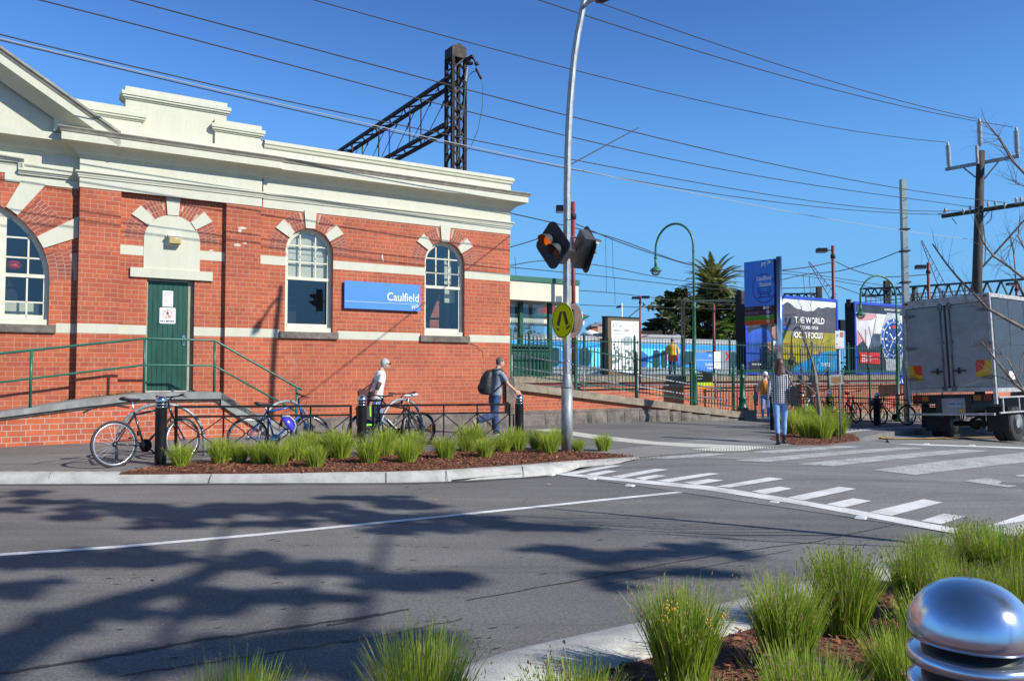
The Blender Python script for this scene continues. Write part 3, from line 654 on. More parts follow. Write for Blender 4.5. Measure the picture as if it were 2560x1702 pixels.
# pediment: raking cornice rises to the left
KR = .63; sT = -8.74
RAK = [(-.05, 5.30), (.02, 5.36), (.10, 5.41), (.19, 5.46), (.27, 5.49), (.33, 5.50), (.33, 5.655), (.345, 5.665), (.36, 5.70), (.39, 5.735), (.39, 5.78), (-.3, 5.80)]
m = MB()
rows = [[(sT-(5.735-z)*-.0, YP-o, z), (-15, YP-o, z+KR*(sT+15))] for o, z in RAK]
for i in range(len(rows)-1): m.add(rows[i]+rows[i+1], [(0, 1, 3, 2)], 1 if RAK[i][1] > 5.66 and RAK[i][1] < 5.76 else 0)
m.add([r_[0] for r_ in rows], [tuple(range(len(rows)))], 0)
m.build('raking_cornice', [CREAM, DIRTY], B)
m = MB(); m.add([(-15, YL-.03, 5.6), (-9.0, YL-.03, 5.6), (-9.0, YL-.03, 5.75), (-15, YL-.03, 5.75+KR*6)], [(0, 1, 2, 3)]); m.build('tympanum', CREAM, B)
# stepped parapet blocks
def block(s0, s1, top, yf, base=5.74, name='parapet_block', dep=.32):
    p = MB(); p.bx(s0, s1, yf, yf+dep, base, top-.24)
    for o, q0, q1 in ((.025, .24, .21), (.055, .21, .17), (.075, .17, .10), (.012, .10, 0)):
        p.bx(s0-o, s1+o, yf-o, yf+dep+o, top-q0, top-q1)
    p.build(name, CREAM, B)
block(-8.625, -6.775, 6.80, .02); block(-9.8, -8.345, 6.38, -.03); block(-7.005, -6.10, 6.425, -.04)
p = MB(); p.bx(-6.10, -6.0, -.012, .3, 5.78, 6.13); p.bx(-8.7, -6.1, -.055, .3, 5.74, 5.92); p.build('parapet_base', CREAM, B)
# stone plinth, rough faced below
pl = MB(); rr = random.Random(8)
pl.bx(-5.6, .02, -.075, .05, -.3, .33); pl.prism([(-.075, .33), (-.075, .355), (0, .40), (.05, .40), (.05, .33)], (-5.6, 0, 0), (0, 1, 0), (0, 0, 1), (5.62, 0, 0))
x = -5.6
while x < -.1:
    L_ = min(rr.uniform(.35, .85), 0-x)
    nx, nz = 7, 4
    V = [[(x+.006+(L_-.012)*i/nx, -.077-(0 if i in (0, nx) or j in (0, nz) else rr.uniform(.015, .055)), -.25+.56*j/nz) for i in range(nx+1)] for j in range(nz+1)]
    fl = [v for row in V for v in row]; pl.add(fl, [(j*(nx+1)+i, j*(nx+1)+i+1, (j+1)*(nx+1)+i+1, (j+1)*(nx+1)+i) for j in range(nz) for i in range(nx)])
    x += L_
pl.bx(-.10, .06, -.10, .1, .33, 1.22)
pl.prism([(-.16, 1.22), (.06, 1.22), (.075, 1.05), (.075, .75), (-.16, .62)], (0, -.10, 0), (1, 0, 0), (0, 0, 1), (0, .02, 0))
pl.build('stone_plinth', STONE, B)
# vermin of small wall details: patched plaster, a crack
pt = MB()
for sx, sz, ww, hh in ((-6.45, 4.28, .13, .03), (-6.5, 4.22, .05, .05), (-6.55, 3.92, .09, .04), (-6.40, 3.97, .05, .03), (-7.02, 3.78, .06, .03), (-3.38, 3.95, .03, .08), (-3.36, 3.86, .015, .06)):
    y_ = (YP if -6.765 < sx < -6.08 else YR if sx < -6.765 else 0)-.004
    P = [(sx+ww*(.5+.5*rr.random())*cos(t*pi/4), sz+hh*(.5+.5*rr.random())*sin(t*pi/4)) for t in range(8)]; pt.prism(P, (0, y_, 0), (1, 0, 0), (0, 0, 1), (0, .003, 0))
pt.build('plaster_patches', mat('pale_plaster', (.6, .5, .42), .9), B)
ck = MB(); cpts = [(-1.12, 2.05), (-1.02, 1.99), (-.92, 1.98), (-.91, 1.90), (-.80, 1.88), (-.78, 1.80), (-.76, 1.70)]
for p_, q_ in zip(cpts, cpts[1:]): ck.bar((p_[0], -.001, p_[1]), (q_[0], -.001, q_[1]), .006, .010)
ck.build('wall_crack', DARK, B)

# blue name sign
sg = fthing('station_name_sign', 'blue station name board fixed on the brick wall between two arched windows', 'sign', -3.378, -.03, 2.745)
g = MB(); g.bx(-.905, .905, -.05, -.02, 0, .60)
g.bx(-.88, -.8, -.02, .028, .1, .5); g.bx(.8, .88, -.02, .028, .1, .5)
g.build('board', SIGNB, sg)
g = MB(); g.bx(-.895, .895, -.053, -.05, .152, .158); g.build('rule_line', WHITE, sg)
lettering('Caulfield', .262, WHITE, sg, (.875, -.052, .212), align='RIGHT', sx=.86, bold=.002)
lettering('PT', .10, WHITE, sg, (.79, -.052, .045), align='RIGHT', sx=.9, bold=.003); lettering('>', .15, WHITE, sg, (.875, -.052, .055), align='RIGHT', bold=.003)
# notices on the door
nt1 = fthing('door_notice', 'small white typed notice taped on the upper green door', 'notice', -7.80, YR+.098, 2.79)
g = MB(); g.bx(-.095, .095, -.004, 0, -.155, .155); g.build('sheet', WHITE, nt1)
GREYT = flatmat('grey_print', (.25, .26, .28), .6)
for i, (t_, s2) in enumerate((('Operations', .03), ('Station staff', .022), ('Ring bell', .022), ('please', .022), ('Thank you', .022))): lettering(t_, s2, GREYT, nt1, (.08 if i == 0 else -.07, -.005, .11-i*.045), align='RIGHT' if i == 0 else 'LEFT')
nt2 = fthing('no_entry_sign', 'white NO ENTRY sign with a crossed-out walking figure on the green door', 'sign', -7.80, YR+.098, 2.46)
g = MB()
P = [(x*.145+dx, z*.155+dz) for x, z, a0 in ((1, 1, 0), (-1, 1, 90), (-1, -1, 180), (1, -1, 270)) for dx, dz in [(-(.02*x)+.02*cos(radians(a0+t)), -(.02*z)+.02*sin(radians(a0+t))) for t in (0, 45, 90)]]
g.prism(P, (0, -.004, 0), (1, 0, 0), (0, 0, 1), (0, .004, 0)); g.build('plate', WHITE, nt2)
REDS = flatmat('red_sign_paint', (.7, .03, .02), .5)
g = MB(); c1, c2 = arcpts(0, .03, .085, 0, 2*pi, 28), arcpts(0, .03, .074, 0, 2*pi, 28)
for i in range(28): g.prism([c1[i], c1[i+1], c2[i+1], c2[i]], (0, -.0055, 0), (1, 0, 0), (0, 0, 1), (0, .001, 0))
g.prism([(-.055, .085), (-.048, .092), (.055, -.025), (.048, -.032)], (0, -.0072, 0), (1, 0, 0), (0, 0, 1), (0, .001, 0)); g.build('red_ring', REDS, nt2)
g = MB(); Q = lambda P: g.prism(P, (0, -.0062, 0), (1, 0, 0), (0, 0, 1), (0, .001, 0))
Q(arcpts(.0, .088, .011, 0, 2*pi, 10)[:-1]); Q([(-.012, .072), (.014, .072), (.012, .03), (-.012, .03)]); Q([(-.012, .032), (.0, .032), (-.02, -.035), (-.032, -.035)]); Q([(0, .032), (.012, .032), (.034, -.03), (.022, -.035)]); Q([(-.012, .07), (-.032, .03), (-.026, .026), (-.008, .055)]); Q([(.012, .07), (.034, .035), (.028, .03), (.008, .055)])
g.build('walking_figure', BLACKT, nt2)
lettering('NO ENTRY', .052, BLACKT, nt2, (0, -.006, -.125), align='CENTER', bold=.0012)
# bulkhead light above the door
wl = fthing('wall_light', 'boxy bulkhead lamp with yellowed lens on the cream arch above the door', 'light', -7.74, YR-.012, 3.91)
g = MB(); g.bx(-.135, .10, -.04, 0, -.10, .10); g.bx(-.11, .13, -.15, -.04, .075, .105); g.build('housing', WHITE, wl)
g = MB(); g.lathe([(.07, 0), (.085, .03), (.085, .06), (.07, .09), (.01, .105)], (0, 0, 0), 12); g = MB(); g.bx(-.10, .125, -.135, -.04, -.075, .073); g.bx(-.085, .11, -.155, -.135, -.06, .06)
g.build('lens', mat('yellowed_lens', (.62, .55, .28), .25, var=.2, scale=9, col2=(.42, .30, .10)), wl)

# ================================================================ ramp, landing, steps and handrail in front of the door
rp = fthing('access_ramp', 'grey concrete ramp with landing and steps over a low brick base below the green door', 'ramp')
YF = -1.0
m = MB(); top = [(-14, .20), (-10.5, .70), (-9.46, .86), (-8.34, .985), (-7.02, .985)]; bot = [(-7.02, .86), (-8.34, .872), (-9.46, .745), (-10.5, .615), (-14, .115)]
m.prism(top+bot, (0, YF, 0), (1, 0, 0), (0, 0, 1), (0, .94, 0)); 
m.build('ramp_slab', CONC_D, rp)
m = MB(); stp = [(-7.02, .985), (-7.02, .845), (-6.755, .845), (-6.755, .70), (-6.485, .70), (-6.485, .555), (-6.215, .555), (-6.215, .41), (-5.945, .41), (-5.945, .265), (-5.675, .265), (-5.675, .12), (-5.405, .12), (-5.405, -.1)]
m.prism([(-7.0195, .985)]+stp[1:]+[(-5.79, -.1), (-7.0195, .74)], (0, YF+.001, 0), (1, 0, 0), (0, 0, 1), (0, .93, 0))
m.build('steps', CONC_D, rp)
m = MB(); yb_ = YF+.06
m.prism([(-14, -.2), (-14, .14), (-10.5, .62), (-9.46, .75), (-8.34, .875), (-7.02, .865), (-5.8, .0), (-5.8, -.2)], (0, yb_, 0), (1, 0, 0), (0, 0, 1), (0, .6, 0)); m.build('brick_base', BRICK2, rp)
# dark sloping edge beam under the landing and along the stair
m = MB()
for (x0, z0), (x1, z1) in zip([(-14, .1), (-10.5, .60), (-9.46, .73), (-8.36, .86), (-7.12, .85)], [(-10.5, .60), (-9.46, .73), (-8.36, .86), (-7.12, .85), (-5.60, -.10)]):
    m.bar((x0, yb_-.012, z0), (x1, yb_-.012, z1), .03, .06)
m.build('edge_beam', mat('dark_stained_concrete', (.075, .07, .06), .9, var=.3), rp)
m = MB(); rt = [(-14, YF+.07, 1.16), (-10.52, YF+.07, 1.667), (-8.346, YF+.07, 1.963), (-7.138, YF+.07, 1.955), (-5.551, YF+.07, 1.054), (-5.47, YF+.07, 1.01)]
m.tube(rt, .022, 8); m.tube([(x_, y_, z_-.475) for x_, y_, z_ in rt[:4]]+[(-5.57, YF+.07, .585)], .019, 8); hr = m.build('handrail', mat('handrail_green_paint', (.02, .13, .085), .35, var=.12), rp)
for x_, z0, z1 in ((-12.2, .4, 1.42), (-10.08, .76, 1.725), (-8.34, .96, 1.963), (-7.135, .96, 1.955), (-5.57, .0, 1.06)):
    m = MB(); m.tube([(x_, YF+.07, z0), (x_, YF+.07, z1)], .024, 8); m.build('rail_post', _M['handrail_green_paint'], rp)
# moss and weeds on the ramp edge
m = MB(); rr = random.Random(3)
for i in range(170):
    x_ = rr.uniform(-9.6, -8.38) if i < 120 else rr.uniform(-9.2, -8.4); zt = .86+(x_+9.46)*.11 if x_ < -8.34 else .985; h = rr.uniform(.01, .03) if i < 150 else rr.uniform(.04, .10)
    y_ = rr.uniform(-.10, -.0)-.04; m.add([(x_, y_, zt), (x_+.02, y_, zt), (x_+.01+rr.uniform(-.03, .03), y_-.01, zt+h)], [(0, 1, 2)])
tag(m.build('weeds', leafmat('weed_leaf', (.05, .09, .02), (.16, .20, .04))), kind='stuff'); bpy.data.objects['weeds'].parent = rp
# ================================================================ street furniture
def bollard(name, label, P, h=1.02, rad=.081, grp=None, n=20):
    t = thing(name, label, 'bollard', P, 0, grp)
    b = MB(); k = rad/.081
    b.lathe([(rad+.006, 0), (rad+.006, .012), (rad, .014), (rad, h-.172)], n=n); b.build('post', BLACKP, t)
    b = MB(); b.lathe([(rad*.80, h-.21), (rad*.80, h-.085)], n=n); b.build('neck', BLACKP, t)
    for z in (h-.172, h-.128):
        b = MB(); b.lathe([(rad*.9, z), (rad*1.03, z+.002), (rad*1.03, z+.019), (rad*.9, z+.021)], n=n*2 if n > 30 else n); b.build('steel_ring', STEEL if n < 30 else STEELP, t)
    b = MB(); R_ = rad*1.02; b.lathe([(rad*.7, h-.090), (R_*.97, h-.088), (R_, h-.078)]+[(R_*cos(a*pi/2/12)**.92, h-.078+.081*sin(a*pi/2/12)) for a in range(1, 12)]+[(.001, h+.003)], n=n*2 if n > 30 else n, cap=False); b.build('dome', STEEL if n < 30 else STEELP, t)
    return t
def at(px, D, base): # ground point under column px at depth D
    return Vector(((px-1280)/FOC*D, D, base))
GB = 'black bollards with steel domes'
bollard('bollard', 'nearest of the far bollards, at the left end of the railing beside the silver-wheeled bicycle', at(405.5, 11.6, -.005), grp=GB)
bollard('bollard', 'black bollard between the two near railing panels, in front of the grey-haired walker', at(906, 13.6, -.055), grp=GB)
bollard('bollard', 'black bollard at the right end of the near railing, beside the man with a backpack', at(1298, 14.8, -.075), grp=GB)
bollard('bollard', 'black bollard mostly hidden behind the woman in the checked shirt', at(1931, 20.1, zg(6.6)), grp=GB)
bollard('bollard', 'black bollard with pale dome behind the small bare tree', at(2072, 22.6, zg(8.9)), grp=GB)
bollard('bollard', 'black bollard between parked bicycles, left of the truck', at(2190, 24.8, zg(11.4)), grp=GB)
bollard('bollard', 'black bollard seen under the left rear corner of the truck', at(2311, 25.4, zg(13)), grp=GB)
# big foreground bollard
nb = bollard('near_bollard', 'large foreground bollard with mirror dome and two steel rings at the lower right corner', (.712, 1.25, .0), h=1.036, rad=.0875, n=48)

# low black railings with crossed bars
RAILG = 'low black railings with crossed bars'
def xrail(label, A, B_, n, h=.85, px=None):
    A, B_ = Vector(A), Vector(B_); t = thing('crossed_railing', label, 'railing', A, 0, RAILG)
    d = B_-A; L = Vector((d.x, d.y, 0)).length
    f = lambda u, z: d*u+Vector((0, 0, z))
    for u in (0, 1):
        m = MB(); m.bar(f(u, -.02), f(u, h), .036, .036); m.build('end_post', BLACKP, t)
    for nm, z, w in (('top_rail', h-.015, .036), ('middle_rail', h-.165, .03), ('bottom_rail', .15, .022)):
        m = MB(); m.bar(f(0, z), f(1, z), w, w); m.build(nm, BLACKP, t)
    for i in range(1, n):
        m = MB(); m.bar(f(i/n, .15), f(i/n, h), .022, .022); m.build('upright', BLACKP, t)
    zt, zb = h-.175, .155; zm = (zt+zb)/2
    for i in range(n):
        m = MB(); u0, u1 = i/n, (i+1)/n; um = (u0+u1)/2; g = .028/L
        for a, b in (((u0, zt), (um-g, zm+.028)), ((um-g, zm+.028), (um-g, zm-.028)), ((um-g, zm-.028), (u0, zb)), ((u1, zt), (um+g, zm+.028)), ((um+g, zm+.028), (um+g, zm-.028)), ((um+g, zm-.028), (u1, zb)), ((um-g, zm), (um+g, zm))):
            m.bar(f(*a), f(*b), .016, .016)
        m.build('crossed_bars', BLACKP, t)
xrail('black crossed-bar railing with four bays in front of the blue bicycle', at(443, 12.05, .0), at(878, 13.45, -.045), 4)
xrail('black crossed-bar railing in front of the grey-haired walker and the backpacked man', at(934, 13.75, -.05), at(1274, 14.7, -.07), 4)
xrail('black crossed-bar railing behind the parking sign pole', at(2080, 22.9, zg(9.2)), at(2183, 24.7, zg(11.3)), 3)
xrail('black crossed-bar railing behind the parked bicycles just left of the truck', at(2197, 24.9, zg(11.5)), at(2303, 25.3, zg(12.9)), 3)
xrail('black crossed-bar railing seen beneath the truck bed', at(2318, 25.5, zg(13.2)), at(2440, 26.6, zg(15)), 3)
xrail('black crossed-bar railing half hidden by the woman in the checked shirt', at(1942, 20.3, zg(6.8)), at(2064, 22.4, zg(8.8)), 3)

# bicycle hoops
HOOP = 'silver bicycle parking hoops'
def hoop(label, A, B_, h=.86):
    A, B_ = Vector(A), Vector(B_); t = MB(); M = (A+B_)/2; d = (B_-A)/2; pts = []
    n = 22
    for i in range(n+1):
        a = pi-pi*i/n; x = cos(a); z = sin(a); x = math.copysign(abs(x)**.9, x); pts.append(Vector((0, 0, h*.30+h*.70*max(0, z)))+d*x)
    pts = [Vector((0, 0, -.03))-d]+pts+[Vector((0, 0, -.03))+d]
    t.tube(pts, .026, 10)
    o = t.build('bicycle_hoop', GALV); o.location = M; return tag(o, label, 'bike rack', HOOP)
hoop('silver arched bicycle hoop behind the leftmost bollard and silver-wheeled bicycle', at(296, 11.9, .02), at(514, 12.5, .0))
hoop('silver arched bicycle hoop holding the blue bicycle', at(650, 12.9, 0), at(778, 13.9, 0), .87)
hoop('silver arched bicycle hoop holding the black racing bicycle with white saddle', at(951, 14.2, -.03), at(1057, 15.1, -.03), .89)
hoop('silver bicycle hoop behind the small bare tree', at(2010, 21.4, zg(7.8)), at(2062, 22.9, zg(8.9)))

# ================================================================ tall lamp pole with crossing signals
PB = at(1417, 13.66, -.06)
lp = thing('lamp_pole', 'tall bent galvanised street lamp pole with a sleeved base beside the crossing', 'lamp post', PB)
m = MB(); zz = lambda py: PD(1417, py, 13.66).z-PB.z
m.tube([(0, 0, -.02), (0, 0, zz(967)-.0)], .097, 20); m.build('base_sleeve', GALV, lp)
m = MB(); m.tube([(0, 0, zz(970)), (0, 0, zz(966)), (0, 0, zz(937)), (0, 0, zz(935))], [.1, .1, .072, .068], 20); m.build('collar', GALV, lp)
m = MB(); pp = [(1417, 940), (1417, 760), (1417.5, 560), (1418, 467), (1419.5, 390), (1421.5, 326), (1424.5, 270), (1429, 210), (1436, 140), (1444, 88), (1455, 33), (1459, 10), (1463, -14)]
pp = [PD(x, y, 13.66)-PB for x, y in pp]; m.tube(pp, [.066, .066, .064, .063, .062, .061, .06, .058, .056, .055, .053, .052, .05], 8); m.v = [tuple(v) for v in m.v]; m.sm = [False]*len(m.sm)
m.build('pole_shaft', GALV, lp)
m = MB(); a = PD(1456, 22, 13.66)-PB; b_ = PD(1478, 2, 13.4)-PB; c_ = PD(1520, -8, 13.0)-PB; m.tube([a, (a+b_)/2+Vector((0, 0, .02)), b_, c_], .03, 8); m.build('arm', GALV, lp)
m = MB(); e = PD(1492, 5, 13.2)-PB; f_ = PD(1540, -22, 12.8)-PB; m.tube([e, e.lerp(f_, .3), e.lerp(f_, .7), f_], [.03, .075, .085, .03], 10); m.build('lamp_head', RAILM, lp)
m = MB(); m.cbox(PD(1397, 748, 13.56)-PB, (.10, .09, .1)); m.tube([PD(1405, 620, 13.5)-PB, PD(1418, 618, 13.66)-PB], .016, 6); m.build('junction_box', GALV, lp)
m = MB()
for py in (548, 622, 900): m.tube([PD(1417, py, 13.66)-PB, PD(1417, py+3.4, 13.66)-PB], .0695, 16)
m.build('strap', STEEL, lp)

SIGBK = mat('signal_board_black', (.018, .016, .013), .55, var=.25)
HOODM = mat('signal_hood_grey', (.07, .075, .08), .4, var=.2)
def rsq(hw, hh, r, cut=6):                   # rounded diamond outline
    P = []
    for k, (cx, cy, a0) in enumerate(((hw, 0, -45), (0, hh, 45), (-hw, 0, 135), (0, -hh, 225))):
        l = sqrt(cx*cx+cy*cy); ux, uy = cx/l, cy/l
        for j in range(cut+1):
            a = radians(a0+90*j/cut); P.append((cx-ux*r*1.41+r*cos(a), cy-uy*r*1.41+r*sin(a)))
    return P
def signal(label, C, nrm, lit, flip=1):
    nrm = Vector(nrm).normalized(); ex = Vector((0, 0, 1)).cross(nrm).normalized(); ez = Vector((0, 0, 1))
    t = thing('crossing_signal', label, 'traffic signal', C, 0, 'diamond crossing signals')
    m = MB(); P = rsq(.405, .455, .12); sh = [(x, y-.10*x*flip) for x, y in P]
    sh = [(x+.0, y) for x, y in sh]
    m.prism(sh, nrm*-.008, ex, ez, nrm*.012); m.build('backboard', SIGBK, t)
    m = MB(); ax = Vector((ex.x, ex.y, 0)); di = (ax*(-.60*flip)*-1+ez*-.62).normalized() if flip > 0 else (ax*.60+ez*-.62).normalized()
    pr = nrm.cross(di).normalized()
    m.cbox(nrm*-.10, (.30, .62, .18), (pr, di, nrm)); m.build('housing', HOODM, t)
    for s_, L_ in ((-1, lit), (1, False)):
        c = di*(.125*s_)+nrm*.012
        h = MB(); n = 14; A0, A1 = [], []
        for i in range(n+1):
            a = radians(-35+250*i/n); d = ex*cos(a)+ez*sin(a); up = max(0, sin(a)+.35)
            A0.append(c+d*.115); A1.append(c+d*.110+nrm*(.05+.15*min(1, up))-ez*.02)
        h.add(A0+A1, [(i, i+1, n+2+i, n+1+i) for i in range(n)], 0, True); A2 = [p-(p-c).normalized()*.004 for p in A0+A1]; h.add(A2, [(i, i+1, n+2+i, n+1+i)[::-1] for i in range(n)], 0, True)
        h.build('hood', HOODM, t)
        l = MB(); l.lathe([(.10, 0), (.085, .02), (.05, .034), (.005, .04)], c-nrm*.006, 16, axis=nrm, cap=False)
        l.build('lens', flatmat('lit_amber', (1.0, .16, .01), .3, .45) if L_ else mat('dark_amber_lens', (.20, .055, .004), .2, var=.2), t)
    return t
signal('diamond-shaped black crossing signal with a lit orange lamp on the left of the lamp pole', PD(1382, 613, 13.45), (-sin(radians(40)), -cos(radians(40)), -.04), True)
s2 = signal('diamond-shaped black crossing signal seen from behind on the right of the lamp pole', PD(1466, 624, 13.75), (.92, .40, -.04), False)
m = MB(); o_ = PD(1466, 624, 13.75)
for a, b in (((1419, 593), (1443, 594)), ((1430, 596), (1444, 641)), ((1444, 641), (1462, 644)), ((1422, 640), (1432, 637))):
    m.tube([PD(*a, 13.66)-o_, PD(*b, 13.72)-o_], .014, 6)
m.build('bracket', GALV, s2)
# round walking-legs signs
def disc_sign(label, C, yaw, front):
    n_ = Vector((-sin(yaw), -cos(yaw), 0)); ex = Vector((cos(yaw), -sin(yaw), 0)); ez = Vector((0, 0, 1))
    t = thing('crossing_sign', label, 'sign', C, 0, 'round crossing signs'); c = lambda r, n=40: [(r*cos(2*pi*i/n), r*sin(2*pi*i/n)) for i in range(n)]
    m = MB(); m.prism(c(.30), n_*-.003*front, ex, ez, n_*.003*front); m.build('disc', ALU if front < 0 else mat('yellow_sign_face', (.80, .86, .0), .7, var=.04, spec=.1), t)
    if front > 0:
        m = MB(); a, b = c(.287), c(.277)
        for i in range(40): m.prism([a[i], a[(i+1) % 40], b[(i+1) % 40], b[i]], n_*.002, ex, ez, n_*.001)
        m.build('border', BLACKT, t)
        m = MB(); Q = lambda P: m.prism([(x*1.0, z) for x, z in P], n_*.002, ex, ez, n_*.001)
        Q([(-.055, .155), (-.015, .155), (.0, .13), (-.105, -.10), (-.175, -.075)][:0] or [(-.075, .155), (-.008, .158), (-.085, -.095), (-.165, -.065)]); Q([(.008, .158), (.082, .155), (.175, -.06), (.095, -.09)])
        Q([(-.185, -.10), (-.165, -.135), (-.10, -.125), (-.085, -.175), (-.125, -.16), (-.19, -.135)][:4]+[(-.14, -.16)]); Q([(.175, -.09), (.22, -.085), (.215, -.11), (.13, -.16), (.10, -.145), (.135, -.10)])
        m.build('walking_legs', BLACKT, t)
    m = MB(); m.cbox(n_*-.02*front, (.04, .03, .4), (ex, n_, ez)); m.build('bracket', GALV, t)
disc_sign('round yellow sign with black walking legs on the lamp pole', PD(1406, 801.5, 13.50), radians(57), 1)
disc_sign('plain grey back of a round sign half hidden behind the lamp pole', PD(1431, 802, 13.84), radians(57), -1)

# arched green lamps
def arch_lamp(label, base, H, w, yaw, rmul=1):
    t = thing('arched_lamp', label, 'lamp post', base, 0, 'green arched platform lamps'); e = Vector((cos(yaw), sin(yaw), 0)); r = w/2
    m = MB(); m.lathe([(.11, 0), (.11, .12), (.085, .16), (.075, .9), (.09, .93), (.09, .98), (.062, 1.02), (.055, H-r-2.0), (.085, H-r-1.97), (.05, H-r-1.92), (.075, H-r-1.85), (.04, H-r-1.8)], n=12); m.build('post', LAMPG, t)
    m = MB(); pts = [Vector((0, 0, H-r-1.82)), Vector((0, 0, H-r*1.15-.6))]+[e*(-r+r*cos(a))*1+Vector((0, 0, H-r*1.15+r*1.15*sin(a))) for a in [pi*i/18 for i in range(19)]]+[e*-w+Vector((0, 0, H-r*1.15-.25))]
    m.tube(pts, .036, 8); m.build('arched_arm', LAMPG, t)
    q = e*-w+Vector((0, 0, H-r*1.15)); m = MB(); m.lathe([(.05, -.26), (.055, -.24), (.055, -.22), (.04, -.2)], q, 10); m.lathe([(.045, -.52), (.038, -.25)], q, 10); m.lathe([(.19, -.66), (.185, -.63), (.12, -.56), (.05, -.52), (.03, -.50)], q, 16); m.build('lamp_shade', LAMPG, t)
    m = MB(); m.lathe([(.15, -.655), (.14, -.72), (.10, -.77), (.04, -.795), (.005, -.80)], q, 16, cap=False); m.build('globe', glassmat('globe_glass', (.5, .5, .5), .5, .8), t)
b1 = PD(1737, 1012, 24.2); arch_lamp('dark green arched lamp post behind the sloping picket fence, left of the palm', b1, PD(1728, 553, 24.2).z-b1.z, 1.34, radians(-42))
b2 = at(2243, 29.6, zg(14)); arch_lamp('green arched lamp post in front of the watch billboard', b2, PD(2200, 690, 29.6).z-b2.z, 1.44, radians(8))

# lamps on red poles
def red_lamp(label, px, D, ytop, ybot, heads, r=.06):
    b = PD(px, ybot, D); t = thing('red_lamp_pole', label, 'lamp post', b, 0, 'rail yard lamps on red poles'); H = PD(px, ytop, D).z-b.z
    m = MB(); m.tube([(0, 0, 0), (0, 0, H)], r, 8); m.build('pole', REDP, t)
    m = MB(); m.tube([(0, 0, H*.90), (0, 0, H*.93)], r*1.5, 8); m.build('clamp', RAILM, t)
    for x0, x1, y0, y1 in heads:
        a = PD(x0, y0, D)-b; c = PD(x1, y1, D)-b; m = MB(); m.cbox((a+c)/2, (abs(c.x-a.x), .32, abs(c.z-a.z))); hd = m.build('lamp_head', BLACKP, t)
        m = MB(); m.cbox((a+c)/2-Vector((0, 0, abs(c.z-a.z)/2+.01)), (abs(c.x-a.x)*.9, .28, .02)); m.build('diffuser', ALU, hd)
        m = MB(); m.tube([(a+c)/2, Vector((0, 0, (a.z+c.z)/2))], .03, 6); m.build('arm', RAILM, t)
red_lamp('thin red lamp pole just right of the tall grey lamp pole', 1434, 28, 505, 936, [(1390, 1408, 515, 530)], .075)
red_lamp('red lamp pole with two black heads near the poster shelter', 1601.5, 44, 739, 940, [(1580, 1598, 742, 747.5), (1605, 1623, 740, 746)], .05)
red_lamp('red lamp pole with one head above the first billboard', 2087, 36, 614, 935, [(2042, 2066, 621, 631)], .075)
red_lamp('red lamp pole with one head above the truck', 2326, 40, 656, 935, [(2290, 2312, 663, 672)], .075)
red_lamp('red lamp pole at the right edge behind bare branches', 2547, 44, 704, 935, [(2518, 2538, 707, 713)], .075)
red_lamp('plain red pole in front of the dark trees', 1786, 52, 762, 940, [], .085)

# grey tapered pole, cut flat on top
gp = at(2268, 27.5, zg(14)); t = thing('grey_steel_pole', 'tall flat-topped pale steel pole between the watch billboard and the truck', 'pole', gp)
m = MB(); H = PD(2265, 449, 27.5).z-gp.z; m.hexa([(-.10, -.1, 0), (.10, -.1, 0), (.10, .1, 0), (-.10, .1, 0), (-.115, -.09, H), (.055, -.09, H), (.055, .09, H), (-.115, .09, H)]); m.build('pole_shaft', mat('pale_green_grey_steel', (.30, .36, .34), .5, .2, var=.12), t)
m = MB()
for y_ in (574, 628, 706): z = PD(2266, y_, 27.5).z-gp.z; m.bx(-.16, .13, -.13, .13, z-.02, z+.03)
for y_, x_ in ((631, 2240), (709, 2242)): q = PD(x_, y_, 27.5)-gp; m.bar(q, (0, 0, q.z+.03), .03)
m.build('bands', RAILM, t)

# timber power pole
PP = at(2447, 27.0, -.5); t = thing('power_pole', 'tall weathered timber power pole with insulators behind the truck', 'power pole', PP)
DPP = 27.0
q = lambda x, y, d=0: PD(x, y, DPP+d)-PP
m = MB(); m.tube([(0, 0, 0), (0, 0, 5), q(2452, 378)], [.165, .155, .125], 12); m.build('pole_shaft', WOODP, t)
m = MB(); m.bar(q(2364, 424, 1.0), q(2549, 390, -.8), .09, .11); m.bar(q(2408, 419, .5), q(2438, 443), .04); m.bar(q(2498, 402, -.35), q(2459, 450), .04); m.build('steel_crossarm', GALV, t)
m = MB(); m.bar(q(2442, 364, -.1), q(2444, 410, -.1), .10, .06); m.build('bracket', GALV, t)
m = MB(); m.bar(q(2355, 541, 1.1), q(2566, 509, -1.1), .11, .13); m.build('timber_crossarm', mat('mossy_timber', (.10, .09, .045), .9, var=.4, scale=8, col2=(.035, .03, .02)), t)
m = MB(); m.bar(q(2566, 545), q(2456, 668), .05, .05); m.bar(q(2458, 545), q(2475, 525), .03); m.build('stay_rod', RAILM, t)
INSUL = mat('insulator_grey', (.42, .45, .44), .4, var=.1)
for x0, y0, x1, y1, dd in ((2373, 420, 2369, 355, .9), (2450, 366, 2448, 296, -.1), (2543, 388, 2540, 318, -.75)):
    a, b = q(x0, y0, dd), q(x1, y1, dd); m = MB(); pr = [(.045, 0)]; L_ = (b-a).length; n = 15
    for i in range(n): z = .08+(L_-.2)*i/n; w_ = (L_-.2)/n; pr += [(.045, z), (.09, z+w_*.45), (.045, z+w_*.9)]
    pr += [(.05, L_-.1), (.04, L_-.02), (.01, L_)]; m.lathe(pr, a, 10, axis=b-a); m.build('insulator', INSUL, t)
m = MB()
for x_, y_ in ((2363, 527), (2408, 527), (2425, 520), (2470, 510), (2488, 508), (2512, 512), (2540, 500), (2552, 498)):
    c = q(x_, y_, (2447-x_)/100); m.lathe([(.02, -.14), (.03, -.05), (.055, -.02), (.03, .02), (.05, .05), (.02, .08)], c, 8)
